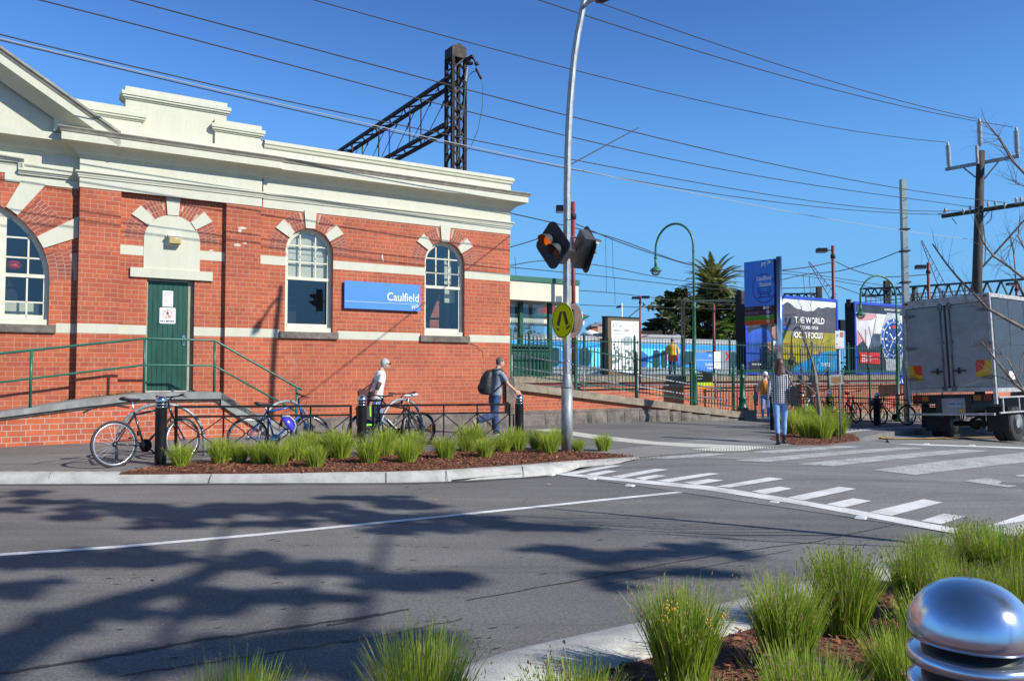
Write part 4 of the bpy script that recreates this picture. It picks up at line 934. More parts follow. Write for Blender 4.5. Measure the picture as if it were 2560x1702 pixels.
m.build('small_insulators', mat('porcelain', (.6, .55, .45), .3, var=.1), t)
for x0, y0, x1, y1 in ((2345, 535, 2363, 520), (2380, 545, 2392, 560), (2462, 660, 2458, 560), (2480, 528, 2466, 560)): m = MB(); m.tube([q(x0, y0), q((x0+x1)/2+4, (y0+y1)/2+6), q(x1, y1)], .015, 5); m.build('jumper_cable', WIRE, t)

# ---------------------------------------------------------------- overhead cables along the street
CG = 'overhead power cables along the street'
def plan_depth(px, off):     # depth of the street cable plane (vertical plane through the pole, parallel to the road) at column px
    # points PPxy + U*t + N*off ; solve x/y = (px-1280)/FOC
    k = (px-1280)/FOC; P0 = Vector((PP.x, PP.y, 0))+N*off; 
    return lambda : (P0.y+U.y*((P0.x-k*P0.y)/(k*U.y-U.x))) 
def cable(label, pts, off, r=.013, mtl=None, cont=None):
    P = [PD(x, y, plan_depth(x, off)()) for x, y in pts]
    # fine resample with Lagrange through the samples along plan distance
    ts = [Vector((p.x, p.y, 0)).dot(U) for p in P]; out = []; n = 26; a, b = ts[0], ts[-1]
    if cont: a -= cont
    for i in range(n+1):
        t_ = a+(b-a)*i/n; z = 0
        for j, p in enumerate(P):
            w_ = 1
            for k, tk in enumerate(ts):
                if k != j: w_ *= (t_-tk)/(ts[j]-tk)
            z += w_*p.z
        base = Vector((PP.x, PP.y, 0))+N*off; dlt = t_-base.dot(U); out.append(Vector((base.x+U.x*dlt, base.y+U.y*dlt, z)))
    m = MB(); m.tube(out, r, 5); return tag(m.build('power_cable', mtl or WIRE), label, 'cable', CG)
cable('high cable ending at the left insulator of the timber pole', [(774, 0), (1240, 125), (1940, 291), (2369, 354)], -1.2, .012)
cable('high cable crossing just below the lamp arm to the timber pole\'s right insulator', [(1347, 0), (1700, 113), (1940, 183), (2540, 316)], 1.2, .012)
cable('highest cable, from behind the lamp head to the middle insulator of the timber pole', [(1480, 0), (1700, 77), (1940, 157), (2448, 295)], 0, .012)
cable('topmost of the low street cables, crossing the upper half of the rail mast', [(309, 0), (640, 87), (1240, 243.6), (1940, 411), (2520, 506)], 1.0, .012, cont=2)
cable('low street cable second from the top, crossing the rail mast', [(78, 0), (640, 142.6), (1240, 297), (1940, 447), (2475, 524)], .1, .012, cont=1)
cable('low street cable third from the top, above the parapet blocks', [(0, 91), (640, 238), (1240, 362), (1940, 489), (2408, 526)], -.8, .012, cont=8)
cable('lowest dark street cable reaching the left end of the timber crossarm', [(0, 105), (640, 255), (1240, 386), (1940, 505), (2360, 536)], -1.35, .012, cont=8)
cable('pale thin cable sagging lowest toward the timber pole', [(0, 101), (640, 249), (1240, 381), (1940, 523), (2435, 598)], -.1, .010, WIRE_L, cont=8)
m = MB(); m.tube([PD(1427, 411, 13.7), PD(1595, 320, 19)], .012, 5); tag(m.build('stay_wire', WIRE), 'short dark stay wire slanting up right from the lamp pole across the cables', 'wire')
def freewire(label, pts, r=.02, mtl=None, name='rail_wire', grp='overhead wires of the railway'):
    """pts: (px,py,depth); sagging polyline, smoothed"""
    P = [PD(*p) for p in pts]; out = []
    for i in range(len(P)-1):
        p0, p1, p2, p3 = P[max(i-1, 0)], P[i], P[i+1], P[min(i+2, len(P)-1)]
        for k in range(5):
            t_ = k/5; out.append(.5*((2*p1)+(p2-p0)*t_+(2*p0-5*p1+4*p2-p3)*t_*t_+(3*p1-p0-3*p2+p3)*t_**3))
    out.append(P[-1]); m = MB(); m.tube(out, r, 4); return tag(m.build(name, mtl or WIRE), label, 'wire', grp)
W_ = [('wire from behind the station cornice sloping down past the signals', [(1276, 533, 30), (1420, 566, 33), (1540, 597, 36), (1720, 660, 42), (1860, 680, 48)]),
 ('double catenary wire crossing behind the arched lamp from upper left', [(1440, 560, 33), (1540, 602, 36), (1640, 637, 40), (1740, 665, 46), (1860, 678, 52)]),
 ('contact wire with slight sag passing below the first arched lamp', [(1276, 664, 40), (1366, 652, 42), (1500, 664, 45), (1640, 692, 50), (1716, 703, 52), (1860, 720, 60)]),
 ('thin level wire crossing the palm trunk', [(1276, 668, 42), (1400, 680, 44), (1560, 697, 48), (1740, 718, 55), (1860, 727, 60)]),
 ('lower contact wire just above the dark trees', [(1448, 726, 48), (1560, 735, 52), (1700, 752, 58), (1860, 764, 64)]),
 ('thin wire left of the signal rising from the brick corner', [(1276, 618, 38), (1330, 602, 37), (1400, 575, 36)]),
 ('pale green wire across the dark trees', [(1450, 762, 50), (1640, 769, 54), (1860, 773, 60)]),
 ('wire from the station totem to the first red lamp pole', [(1951, 676, 32), (2020, 668, 34), (2083, 655, 36)]),
 ('upper sagging wire between the totem and the grey pole', [(1951, 700, 40), (2020, 685, 42), (2100, 677, 42), (2180, 655, 40), (2240, 632, 38)]),
 ('wire from the first red lamp pole sagging to the second', [(2090, 654, 36), (2140, 677, 38), (2210, 692, 39), (2322, 686, 40)]),
 ('level wire above the first billboard', [(1951, 721, 42), (2040, 718, 44), (2087, 714, 46), (2160, 738, 48), (2240, 752, 50)]),
 ('long thin wire descending right behind the second arched lamp', [(1951, 676, 50), (2060, 690, 54), (2200, 712, 58), (2262, 720, 60)]),
 ('second thin wire descending right above the billboards', [(1951, 683, 52), (2060, 697, 56), (2200, 722, 60), (2262, 735, 62)])]
for l_, p_ in W_: freewire(l_, p_, .022)
for x_, y0, y1, D in ((1513, 590, 732, 46), (1530, 595, 690, 47), (1287, 640, 690, 40), (1535, 690, 760, 47), (2008, 690, 735, 42), (2023, 690, 740, 43)):
    freewire('thin vertical dropper wire '+{1513: 'left of the arched lamp, longer one', 1530: 'left of the arched lamp, slanting one', 1287: 'beside the brick corner above the canopy', 1535: 'below the slanting droppers, above the poster shelter', 2008: 'right of the totem, left one', 2023: 'right of the totem, right one'}[x_], [(x_, y0, D), (x_+2, (y0+y1)/2, D), (x_+3, y1, D)], .012, None, 'dropper_wire', 'dropper wires of the catenary')
# ================================================================ railway side: retaining wall, ramp, fences, embankment
def SP(px, y):                      # s on the plane y of the facade frame seen at column px
    k = (px-1280)/FOC; x0, y0 = CB.x-N.x*y*FS, CB.y-N.y*y*FS
    return (k*y0-x0)/(U.x-k*U.y)/FS
def SZ(px, py, y):
    s = SP(px, y); w_ = fw(s, y, 0); P = PD(px, py, w_.y); return s, (P.z-CB.z)/FS
rw = fthing('retaining_wall', 'sloping brick and bluestone wall with thick stone coping running right from the station corner', 'wall')
ct = lambda s: 1.125-.117*s
m = MB(); ss = [.06, 1.07, 2.14, 3.59, 4.25, 5.3, 6.3, 7.3, 8.22]; rr = random.Random(2)
for a, b in zip(ss, ss[1:]):
    a += .006; m.prism([(a, ct(a)), (b, ct(b)), (b, ct(b)-.09), (a, ct(a)-.09)], (0, -.10, 0), (1, 0, 0), (0, 0, 1), (0, .46, 0))
    m.prism([(a, ct(a)-.09), (b, ct(b)-.09), (b, ct(b)-.185), (a, ct(a)-.185)], (0, -.105, 0), (1, 0, 0), (0, 0, 1), (0, .42, 0))
m.bx(8.23, 8.72, -.13, .42, -.4, .22)
m.build('stone_coping', COPING, rw)
m = MB(); m.prism([(.02, -.3), (8.3, -.3), (8.3, ct(8.3)-.18), (.02, ct(0)-.18)], (0, 0, 0), (1, 0, 0), (0, 0, 1), (0, .3, 0)); m.build('brick_face', BRICK, rw)
m = MB(); x = .06
m.prism([(.02, -.3), (8.28, -.3), (8.28, -.06), (4.3, .36), (.02, .36)], (0, -.05, 0), (1, 0, 0), (0, 0, 1), (0, .1, 0))
m.prism([(-.085, .33), (-.085, .36), (0, .40), (0, .33)], (.02, 0, 0), (0, 1, 0), (0, 0, 1), (4.2, 0, 0))
while x < 8.1:
    L_ = min(rr.uniform(.4, .95), 8.22-x); top = min(.325, ct(x+L_)-.20) if x < 4.2 else ct(x+L_)-.20
    if top < -.2: break
    nx, nz = 7, 4
    V = [(x+.008+(L_-.016)*i/nx, -.085-(0 if i in (0, nx) or j in (0, nz) else rr.uniform(.015, .06)), -.3+(top+.3)*j/nz) for j in range(nz+1) for i in range(nx+1)]
    m.add(V, [(j*(nx+1)+i, j*(nx+1)+i+1, (j+1)*(nx+1)+i+1, (j+1)*(nx+1)+i) for j in range(nz) for i in range(nx)]); x += L_
m.build('rough_stone_blocks', STONE, rw)
# pedestrian ramp behind it
m = MB(); m.prism([(-.3, 1.13), (1.2, 1.0), (8.9, .04), (8.9, -.4), (-.3, -.4)], (0, .3, 0), (1, 0, 0), (0, 0, 1), (0, 1.7, 0)); o = m.build('station_path', CONC_D); o.location = fw(0, 0, 0); o.rotation_euler = (0, 0, ROTF); o.scale = (FS,)*3; o['kind'] = 'structure'

def picket_fence(label, s0, s1, y, ztop, zbot, posts, sp=.12, name='picket_fence', grp='dark green picket fences', up=.14, dn=.05, knob=True, pr=.011):
    t = fthing(name, label, 'fence', 0, 0, 0, grp)
    for nm, f, w in (('top_rail', ztop, .03), ('bottom_rail', zbot, .03)):
        m = MB(); m.bar((s0, y, f(s0)), (s1, y, f(s1)), .018, w); m.build(nm, GREEN, t)
    for p in posts:
        m = MB(); m.bx(p-.028, p+.028, y-.028, y+.028, zbot(p)-.26, ztop(p)+.14)
        if knob: m.lathe([(.02, 0), (.045, .02), (.03, .05), (.005, .09)], (p, y, ztop(p)+.14), 8)
        m.build('post', GREEN, t)
    edges = [s0]+[p for p in posts if s0+.1 < p < s1-.1]+[s1]
    for a, b in zip(edges, edges[1:]):
        m = MB(); n = max(1, round((b-a)/sp))
        for i in range(1, n):
            x_ = a+(b-a)*i/n; zt, zb = ztop(x_)+up, zbot(x_)-dn
            m.tube([(x_, y, zb), (x_, y, zt-.06), (x_, y, zt)], [pr, pr, .001], 4)
        m.build('pickets', GREEN, t)
    return t
picket_fence('dark green picket fence sloping down on the stone coping toward the right', .06, 8.3, .12, lambda s: 2.245-.1275*s, lambda s: 1.36-.128*s, [.08, 2.1, 4.17, 6.25], pr=.012)
t = fthing('fence_end_post', 'ornate dark green cast post at the lower end of the sloping picket fence', 'post', 8.42, .14, .20)
m = MB(); m.lathe([(.16, 0), (.16, .10), (.12, .14), (.115, .32), (.13, .34), (.13, .38), (.075, .42), (.065, .95), (.085, .97), (.085, 1.0), (.065, 1.02), (.06, 1.20), (.08, 1.22), (.05, 1.27), (.065, 1.33), (.03, 1.40), (.001, 1.42)], n=12); m.build('cast_post', GREEN, t)
# steel double handrails on the ramp
t = fthing('ramp_handrail', 'grey steel double handrail sloping down the ramp behind the picket fence', 'handrail')
for z0, r_ in ((1.87, .025), (1.55, .021)):
    m = MB(); m.tube([(-.1, .55, z0+.01), (7.1, .55, z0-.925), (8.2, .55, z0-1.06)], r_, 8); m.build('rail', GALV, t)
for s_ in (.4, 2.7, 4.6, 6.7, 7.9): m = MB(); m.tube([(s_, .55, ct(s_)-.2), (s_, .55, 1.86-.13*s_)], .02, 8); m.build('post', GALV, t)
t = fthing('wall_handrail', 'pale level pipe handrail fixed along the brick embankment wall', 'handrail')
m = MB(); m.tube([(2.3, 1.86, .95), (24, 1.86, .95)], .025, 8); m.build('rail', GALV, t)
for i in range(10):
    m = MB(); m.tube([(3+i*2.2, 1.86, .95), (3+i*2.2, 1.9, .86), (3+i*2.2, 2.02, .86)], .012, 5); m.build('bracket', GALV, t)

# embankment wall with coping; platform behind
ew = fthing('embankment_wall', 'long red brick wall with stone coping holding up the railway platform behind the fences', 'wall')
m = MB(); m.bx(.3, 40, 2.0, 2.3, -.8, 1.06); m.build('brick_face', BRICK2, ew)
m = MB(); x = .3
while x < 40: m.bx(x+.005, min(x+.9, 40)-.005, 1.93, 2.5, 1.06, 1.24); x += .9
m.build('stone_coping', COPING, ew)
m = MB(); m.bx(9, 40, 1.93, 2.05, -.8, -.16); m.build('stone_base', COPING, ew)
m = MB(); m.bx(.3, 40, 1.985, 2.02, .985, 1.058); m.build('red_string_course', REDP, ew)
m = MB(); m.add([(.02, 2.4, 1.235), (90, 2.4, 1.235), (90, 25, 1.235), (.02, 25, 1.235)], [(0, 1, 2, 3)]); m.add([(-60, 9.1, 1.235), (.02, 9.1, 1.235), (.02, 25, 1.235), (-60, 25, 1.235)], [(0, 1, 2, 3)]); m.add([(-60, 25, 1.235), (90, 25, 1.235), (90, 25, -.5), (-60, 25, -.5)], [(0, 1, 2, 3)])
o = m.build('platform_ground', mat('platform_asphalt', (.13, .13, .13), .9)); o['kind'] = 'structure'; o.location = fw(0, 0, 0); o.rotation_euler = (0, 0, ROTF); o.scale = (FS,)*3
m = MB(); m.add([(9, 1.9, -.14), (40, 1.9, -.14), (40, .9, -.17), (9, .9, -.17)], [(0, 3, 2, 1)])
yf = 5.2
picket_fence('dark green level picket fence along the top of the platform wall', .3, 30, 2.62, lambda s: 2.30, lambda s: 1.42, [.35, 2.3, 4.3, 6.3, 8.4, 10.6, 12.8, 15.0, 17.2, 19.4, 21.6, 24], sp=.135, pr=.012)
picket_fence('dark green picket fence standing behind the parked bicycles, left of the truck', 9.1, 24, 1.2, lambda s: 1.36, lambda s: .02, [9.2, 11.6, 14.0, 16.4, 18.8, 21.2], sp=.135, pr=.012, dn=.02, up=.05)
# dark green metal cabinet beside the station corner
t = fthing('green_cabinet', 'dark green ribbed metal cabinet behind the fence next to the station corner', 'cabinet')
sa, sb = SP(1262, 3.4), SP(1374, 3.4); m = MB(); m.bx(sa, sb, 3.4, 4.6, 1.235, 2.0)
for i in range(12): x_ = sa+(sb-sa)*(i+.5)/12; m.bx(x_-.03, x_+.03, 3.385, 3.4, 1.26, 1.92)
m.build('body', GREEN, t); m = MB(); m.bx(sa-.03, sb+.03, 3.36, 4.64, 2.0, 2.05); m.bx(sa-.03, sb+.03, 3.34, 4.64, 2.12, 2.20); m.build('lid', GREEN, t)
m = MB(); m.bx(sa, sb, 3.42, 4.58, 2.05, 2.12); m.build('vent_gap', DARK, t)

# entry canopy
t = fthing('entry_canopy', 'cream canopy with green gutter, dark posts and glass beside the station corner', 'canopy')
yc_ = 6.0; s0, zT = SZ(1240, 684, yc_); s1, zT1 = SZ(1447, 701, yc_); _, zB = SZ(1447, 758, yc_); _, zg1 = SZ(1447, 713, yc_)
s0 = -1.0
m = MB(); m.bx(s0, s1, yc_, yc_+3.2, zB, zg1); m.build('fascia', mat('canopy_cream', (.68, .65, .49), .6, var=.04), t)
m = MB(); m.bx(s0, s1+.03, yc_-.04, yc_+3.25, zg1, zT1); m.build('gutter', mat('gutter_green', (.03, .14, .09), .4), t)
for px_ in (1373, 1300): s_ = SP(px_, yc_+.6); m = MB(); m.bx(s_-.07, s_+.07, yc_+.5, yc_+.64, 1.2, zB); m.build('post', GREEN, t)
m = MB(); s_ = SP(1276, yc_+.7); m.add([(s_, yc_+.66, 2.55), (SP(1362, yc_+.6), yc_+.66, 2.55), (SP(1362, yc_+.6), yc_+.66, zB), (s_, yc_+.66, zB)], [(0, 1, 2, 3)]); m.build('glass_screen', glassmat('canopy_glass', (.05, .1, .11), .5, .62), t)
m = MB(); m.bx(s0, s1, yc_+2.6, yc_+2.8, zB-.25, zB); m.build('beam', GREEN, t)
# far platform canopy with scalloped valance and red roof
t = fthing('platform_canopy', 'far platform canopy with red roof, green gutter and scalloped cream valance', 'canopy')
yy = 17; a0, z0 = SZ(1255, 818, yy); a1, z1 = SZ(1471, 814, yy); zv = SZ(1471, 797, yy)[1]; zgt = SZ(1471, 789, yy)[1]
m = MB(); m.bx(a0-3, a1-.25, yy, yy+3.5, z1+.12, zv); n = 64
for i in range(n): x_ = a0-3+(a1-.25-a0+3)*(i+.5)/n; w_ = (a1-.25-a0+3)/n; m.prism([(x_-w_/2, z1+.125), (x_-w_/3, z1+.03), (x_, z1), (x_+w_/3, z1+.03), (x_+w_/2, z1+.125)], (0, yy, 0), (1, 0, 0), (0, 0, 1), (0, .05, 0))
m.build('valance', _M['canopy_cream'], t)
m = MB(); m.prism([(a0-3, zv), (a1-.2, zv), (a1, zgt), (a0-3, zgt)], (0, yy-.15, 0), (1, 0, 0), (0, 0, 1), (0, 3.8, 0)); m.build('gutter', _M['gutter_green'], t)
m = MB(); m.hexa([(a0-3, yy-.1, zgt), (a1-.05, yy-.1, zgt), (a1-.05, yy+3.6, zgt), (a0-3, yy+3.6, zgt), (a0-3, yy+1.6, zgt+.85), (a1-2.6, yy+1.6, zgt+.85), (a1-2.6, yy+1.9, zgt+.85), (a0-3, yy+1.9, zgt+.85)]); m.build('roof', mat('red_roof', (.28, .05, .05), .6, var=.12), t)
for px_ in (1300, 1440): s_ = SP(px_, yy+1.5); m = MB(); m.tube([(s_, yy+1.5, 1.2), (s_, yy+1.5, zv)], .09, 8); m.build('post', GREEN, t)

# ---------------------------------------------------------------- trains
BLU = mat('train_blue', (.04, .36, .88), .35, var=.05); CYA = mat('train_cyan', (.18, .72, .95), .35, var=.05); NAV = mat('train_mid_blue', (.05, .16, .50), .35, var=.08)
SIL = mat('train_silver', (.42, .44, .46), .35, .5, var=.08, stretch=(1, 1, 12)); TGL = flatmat('train_glass', (.03, .07, .09), .08); TROOF = mat('train_roof', (.33, .33, .33), .6, var=.1)
def train(label, sa, sb, y, blue):
    t = fthing('train', label, 'train', sa, y, 0, 'suburban trains at the platform'); L = sb-sa; H = 3.78
    m = MB(); pr = [(0, .95), (0, 3.35), (.10, 3.62), (.45, H), (1.4, H+.08), (2.3, H), (2.7, 3.6), (2.75, .95)]
    m.prism([(p[0], p[1]) for p in pr[:2]]+[(.0, 3.35)][:0]+[(2.75, 3.35), (2.75, .95)], (0, 0, 0), (0, 1, 0), (0, 0, 1), (L, 0, 0)); m.build('car_body', SIL, t)
    m = MB(); m.prism([(0, 3.352), (.10, 3.62), (.45, H), (1.4, H+.08), (2.3, H), (2.7, 3.6), (2.75, 3.352)], (0, 0, 0), (0, 1, 0), (0, 0, 1), (L, 0, 0)); m.build('roof', TROOF, t)
    m = MB(); m.bx(0, L, -.006, .05, 3.0, 3.35); m.build('blue_band', BLU, t)
    m = MB()
    for k in range(4): m.bx(0, L, -.012, .02, 1.05+.16*k, 1.10+.16*k)
    m.build('ribbed_skirt', TROOF, t)
    m = MB(); m.bx(.2, L-.2, .3, 2.5, .2, .95); m.build('underframe', DARK, t)
    if blue:
        m = MB(); m.bx(0, L*blue, -.004, .03, 1.7, 3.0); m.build('cyan_panel', CYA, t)
        m = MB(); r3 = random.Random(int(L*10))
        x_ = .4
        while x_ < L*blue-.9:
            w_ = r3.uniform(.7, 1.7); zz_ = r3.uniform(1.7, 2.3); k = r3.choice((-1, 1)); m.prism([(x_, 1.7), (x_+w_, 1.7), (min(x_+w_*1.2, L*blue), zz_+.4), (x_+w_*.5+k*.2, 2.99), (x_-.2, zz_+.3)], (0, -.007, 0), (1, 0, 0), (0, 0, 1), (0, .002, 0)); x_ += w_+r3.uniform(.5, 1.5)
        m.build('blue_shapes', BLU, t)
        x_ = 1.1
        while x_ < L*blue-1: m = MB(); m.prism([(x_, 1.75), (x_+.9, 1.72), (x_+1.1, 2.5), (x_+.3, 2.95)], (0, -.010, 0), (1, 0, 0), (0, 0, 1), (0, .002, 0)); x_ += 3.3; m.build('dark_blue_shape', NAV, t)
    return t, L
def oval(x, z, w, h, n=14): return [(x+w/2*(abs(cos(2*pi*i/n))**.55)*math.copysign(1, cos(2*pi*i/n)), z+h/2*(abs(sin(2*pi*i/n))**.55)*math.copysign(1, sin(2*pi*i/n))) for i in range(n)]
YT = 25.3
sa, sb = SP(1180, YT), SP(1500, YT); t, L = train('blue and cyan train end seen between the lamp pole and the poster shelter', sa, sb, YT, 1.0)
for px0, px1 in ((1449, 1475), (1326, 1352), (1372, 1398)):
    a, b_ = SP(px0, YT)-sa, SP(px1, YT)-sa; m = MB(); m.prism(oval((a+b_)/2, 2.33, b_-a, 1.25), (0, -.014, 0), (1, 0, 0), (0, 0, 1), (0, .002, 0)); m.build('door_window', TGL, t)
m = MB(); m.bx(L, L+.9, .15, 2.6, .9, 3.5); m.bx(L+.3, L+1.3, .3, 2.4, 1.0, 2.4); m.build('cab_end', BLACKP, t)
sa, sb = SP(1560, YT), SP(1990, YT); t, L = train('silver train with blue roof band and oval door windows behind the yellow-jacketed person', sa, sb, YT, .34)
for px0, px1 in ((1632, 1648), (1652, 1668), (1826, 1841), (1845, 1860)):
    a, b_ = SP(px0, YT)-sa, SP(px1, YT)-sa; m = MB(); m.prism(oval((a+b_)/2, 2.28, b_-a, 1.25), (0, -.014, 0), (1, 0, 0), (0, 0, 1), (0, .002, 0)); m.build('door_window', TGL, t)
for px0, px1 in ((1702, 1740), (1761, 1788)):
    a, b_ = SP(px0, YT)-sa, SP(px1, YT)-sa; m = MB(); m.prism(oval((a+b_)/2, 2.40, b_-a, .95), (0, -.012, 0), (1, 0, 0), (0, 0, 1), (0, .002, 0)); m.build('side_window', TGL, t)
m = MB(); a = SP(1816, YT)-sa
m.prism([(a, 2.9), (a+.35, 2.55), (a, 2.2), (a-.12, 2.3), (a+.1, 2.55), (a-.12, 2.8)], (0, -.014, 0), (1, 0, 0), (0, 0, 1), (0, .002, 0)); m.build('red_arrow', REDS, t)
for px_ in (1585, 1680): a = SP(px_, YT)-sa; m = MB(); m.bx(a-2, a+2, .8, 2, 3.85, 4.05); m.build('roof_equipment', TROOF, t)
m = MB(); a = SP(1650, YT)-sa; m.tube([(a, 1.4, 3.9), (a-1.6, 1.4, 5.3), (a-.2, 1.4, 6.2)], .05, 5); m.tube([(a-.9, .7, 6.25), (a+.5, 2.1, 6.25)], .05, 5); m.build('pantograph', RAILM, t)

# ================================================================ flat boards: poster, billboards, totem
class Board:
    """a flat board standing in the world: origin at its lower left, direction e"""
    def __init__(s, name, label, cat, P, e, grp=None):
        s.P = Vector(P); s.e = Vector((e[0], e[1], 0)).normalized(); s.n = Vector((s.e.y, -s.e.x, 0))   # n towards the viewer
        s.t = thing(name, label, cat, s.P, atan2(s.e.y, s.e.x), grp); s.k = 0
    def uv(s, px, py):
        r = sray(px, py); t_ = (s.P-CAM).dot(s.n)/r.dot(s.n); q = CAM+r*t_-s.P; return (q.dot(s.e), q.z)
    def art(s, name, polys, m, lift=None, raw=False, parent=None):
        s.k += 1; d = (lift if lift is not None else .004+.002*s.k); mb = MB()
        for P in polys:
            q = P if raw else [s.uv(*p) for p in P]
            mb.prism(q, (0, -d, 0), (1, 0, 0), (0, 0, 1), (0, .0012, 0))
        return mb.build(name, m, parent or s.t)
    def text(s, txt, px, py, hpx, m, sx=1, align='LEFT', bold=0, name='lettering', lift=None):
        s.k += 1; d = (lift if lift is not None else .004+.002*s.k); u, v = s.uv(px, py); _, v2 = s.uv(px, py-hpx); 
        return lettering(txt, (v2-v)/.72, m, s.t, (u, -d, v), align=align, sx=sx, bold=bold*(v2-v), ext=.001)
def ell(cx, cy, rx, ry, n=36, a0=0, a1=360): return [(cx+rx*cos(radians(a0+(a1-a0)*i/n)), cy-ry*sin(radians(a0+(a1-a0)*i/n))) for i in range(n if a1-a0 == 360 else n+1)]
def pmat(name, c, r=.4, var=.06, scale=3, col2=None): return mat(name, c, r, var=var, scale=scale, col2=col2)
PBLUE = pmat('billboard_frame_blue', (.025, .07, .50)); PDARK = pmat('poster_dark_slate', (.035, .045, .065), var=.3, scale=1.2); PSKY = pmat('poster_pale_sky', (.72, .78, .80)); PWHITE = flatmat('poster_white', (.85, .86, .84), .45)
ue = (U.x, U.y)
# billboard 1
P1 = PD(1864, 935.5, 29.2); bb = Board('billboard', 'large blue-framed billboard with golfer, dark mountains and the words THE WORLD', 'billboard', P1, ue, 'large blue-framed billboards')
W_b, _ = bb.uv(2096, 936); _, H_b = bb.uv(1864, 731)
def bframe(bb, W_, H_):
    m = MB(); m.bx(-.02, W_, .02, .42, 0, H_-.04); m.build('box_body', BLACKP, bb.t)
    m = MB(); m.bx(0, W_, -.03, .03, 0, .09); m.bx(0, W_, -.03, .03, H_-.11, H_); m.bx(0, .1, -.03, .03, .09, H_-.11); m.bx(W_-.1, W_, -.03, .03, .09, H_-.11); m.build('frame', PBLUE, bb.t)
    for x_ in (.6, W_-.6): m = MB(); m.bx(x_-.1, x_+.1, .1, .3, -.6, .02); m.build('leg', RAILM, bb.t)
    m = MB(); m.bx(-.10, .0, .12, .3, H_-.3, H_+.1); m.tube([(-.12, .2, H_-.35), (-.12, .2, H_-.1)], .03, 6); m.build('bracket', RAILM, bb.t)
bframe(bb, W_b, H_b)
bb.art('poster_sheet', [[(.1, .09), (W_b-.1, .09), (W_b-.1, H_b-.11), (.1, H_b-.11)]], PSKY, raw=True)
Z5 = lambda *a: [(1840+x/5.6, 620+y/5.6) for x, y in a]
Z4 = lambda *a: [(1860+x/5.227, 820+y/5.227) for x, y in a]
bb.art('mountains', [[(1868, 776), (1900, 770), (1930, 781), (1952, 768)]+Z5((645, 800), (680, 775), (715, 755), (760, 775), (840, 850), (910, 855), (960, 885), (1090, 880), (1120, 850), (1150, 825), (1200, 845), (1280, 825), (1340, 838), (1420, 830), (1424, 1200), (1000, 1180), (665, 1165), (130, 1200))], pmat('poster_mountain', (.055, .06, .075), var=.5, scale=.9, col2=(.12, .10, .12)))
bb.art('field', [Z5((130, 1195), (665, 1160), (1000, 1178), (1424, 1196), (1424, 1700), (130, 1700))], pmat('poster_field', (.46, .36, .015), scale=.8, col2=(.15, .17, .02)))
bb.art('field_shade', [Z4((20, 330), (450, 330), (520, 400), (1215, 600), (25, 600))], pmat('poster_field_dark', (.09, .11, .03), var=.3, col2=(.04, .06, .03)))
bb.art('golfer_background', [Z5((130, 1085), (560, 1060), (600, 1300), (560, 1568), (560, 1660), (130, 1700))], PDARK)
bb.art('golfer_shirt', [Z5((165, 1195), (240, 1150), (370, 1110), (450, 1150), (480, 1230), (500, 1310), (410, 1330), (380, 1420), (330, 1560), (160, 1600))], pmat('poster_shirt', (.03, .09, .42), var=.3, scale=1.6))
bb.art('golfer_skin', [Z5((385, 1335), (480, 1310), (560, 1400), (640, 1500), (640, 1600), (590, 1568), (470, 1420)), Z5((500, 1110), (560, 1080), (600, 1130), (610, 1250), (540, 1290), (495, 1200))], pmat('poster_skin', (.42, .22, .14), var=.2))
bb.art('golf_glove', [Z5((515, 1300), (570, 1305), (620, 1350), (620, 1400), (560, 1410), (515, 1360))], PWHITE)
bb.art('golf_cap', [Z5((600, 1040), (660, 1080), (718, 1140), (700, 1158), (640, 1120), (590, 1120))], _M['poster_shirt'])
bb.art('golf_club', [Z5((570, 1345), (790, 1325), (792, 1332), (570, 1352))], REDS)
bb.art('cyan_swoosh', [Z4((585, 600), (600, 555), (700, 480), (860, 380), (1000, 320), (1110, 300), (1215, 305), (1215, 600))], pmat('poster_cyan', (.01, .30, .62), scale=2, var=.15))
bb.text('THE WORLD', *Z5((815, 1045))[0], 15.5, PWHITE, .93, bold=.03); bb.text('REQUIRES FOCUS', *Z5((888, 1130))[0], 8.0, PWHITE, .80, bold=.03); bb.text('FOCUS FOCUS', *Z5((778, 1252))[0], 14.5, PWHITE, .89, bold=.04)
bb.text('TOUR GOLF', *Z5((1010, 1325))[0], 3.0, PWHITE); bb.text('The official airline of the golf tour', *Z5((880, 1360))[0], 2.6, PWHITE); bb.text('EXPRESS', *Z4((1000, 500))[0], 9, PWHITE, .72, bold=.03); bb.text('winning form', *Z4((85, 482))[0], 5, PWHITE, bold=.03)
m = MB(); u_, v_ = bb.uv(2101, 815); m.bx(u_-.12, u_+.16, -.1, .1, v_-.2, v_+.25); m.build('side_lamp', BLACKP, bb.t)
m = MB(); u_, v_ = bb.uv(1858, 737); m.bx(u_-.15, u_+.1, -.05, .1, v_-.35, v_+.12); m.build('top_bracket', RAILM, bb.t)
# billboard 2
P2 = PD(2138, 935, 32.9); bw = Board('billboard', 'large blue-framed billboard showing a big blue wristwatch and a sailing ship', 'billboard', P2, ue, 'large blue-framed billboards')
bframe(bw, 5.6, H_b)
bw.art('poster_sheet', [[(.1, .09), (5.5, .09), (5.5, H_b-.11), (.1, H_b-.11)]], PSKY, raw=True)
K6 = lambda *a: [(2080+x/6.27, 730+y/6.27) for x, y in a]
bw.art('dark_header', [K6((335, 185), (1400, 270), (1400, 395), (345, 315))], PDARK)
bw.art('ship_mist', [K6((350, 430), (700, 470), (690, 640), (900, 650), (900, 900), (360, 900))], pmat('poster_mist', (.52, .45, .46), scale=1.5, col2=(.70, .70, .72)))
bw.art('sea', [K6((635, 652), (900, 660), (1400, 700), (1400, 900), (560, 900), (600, 780))], pmat('poster_sea', (.10, .13, .20), scale=1, var=.4))
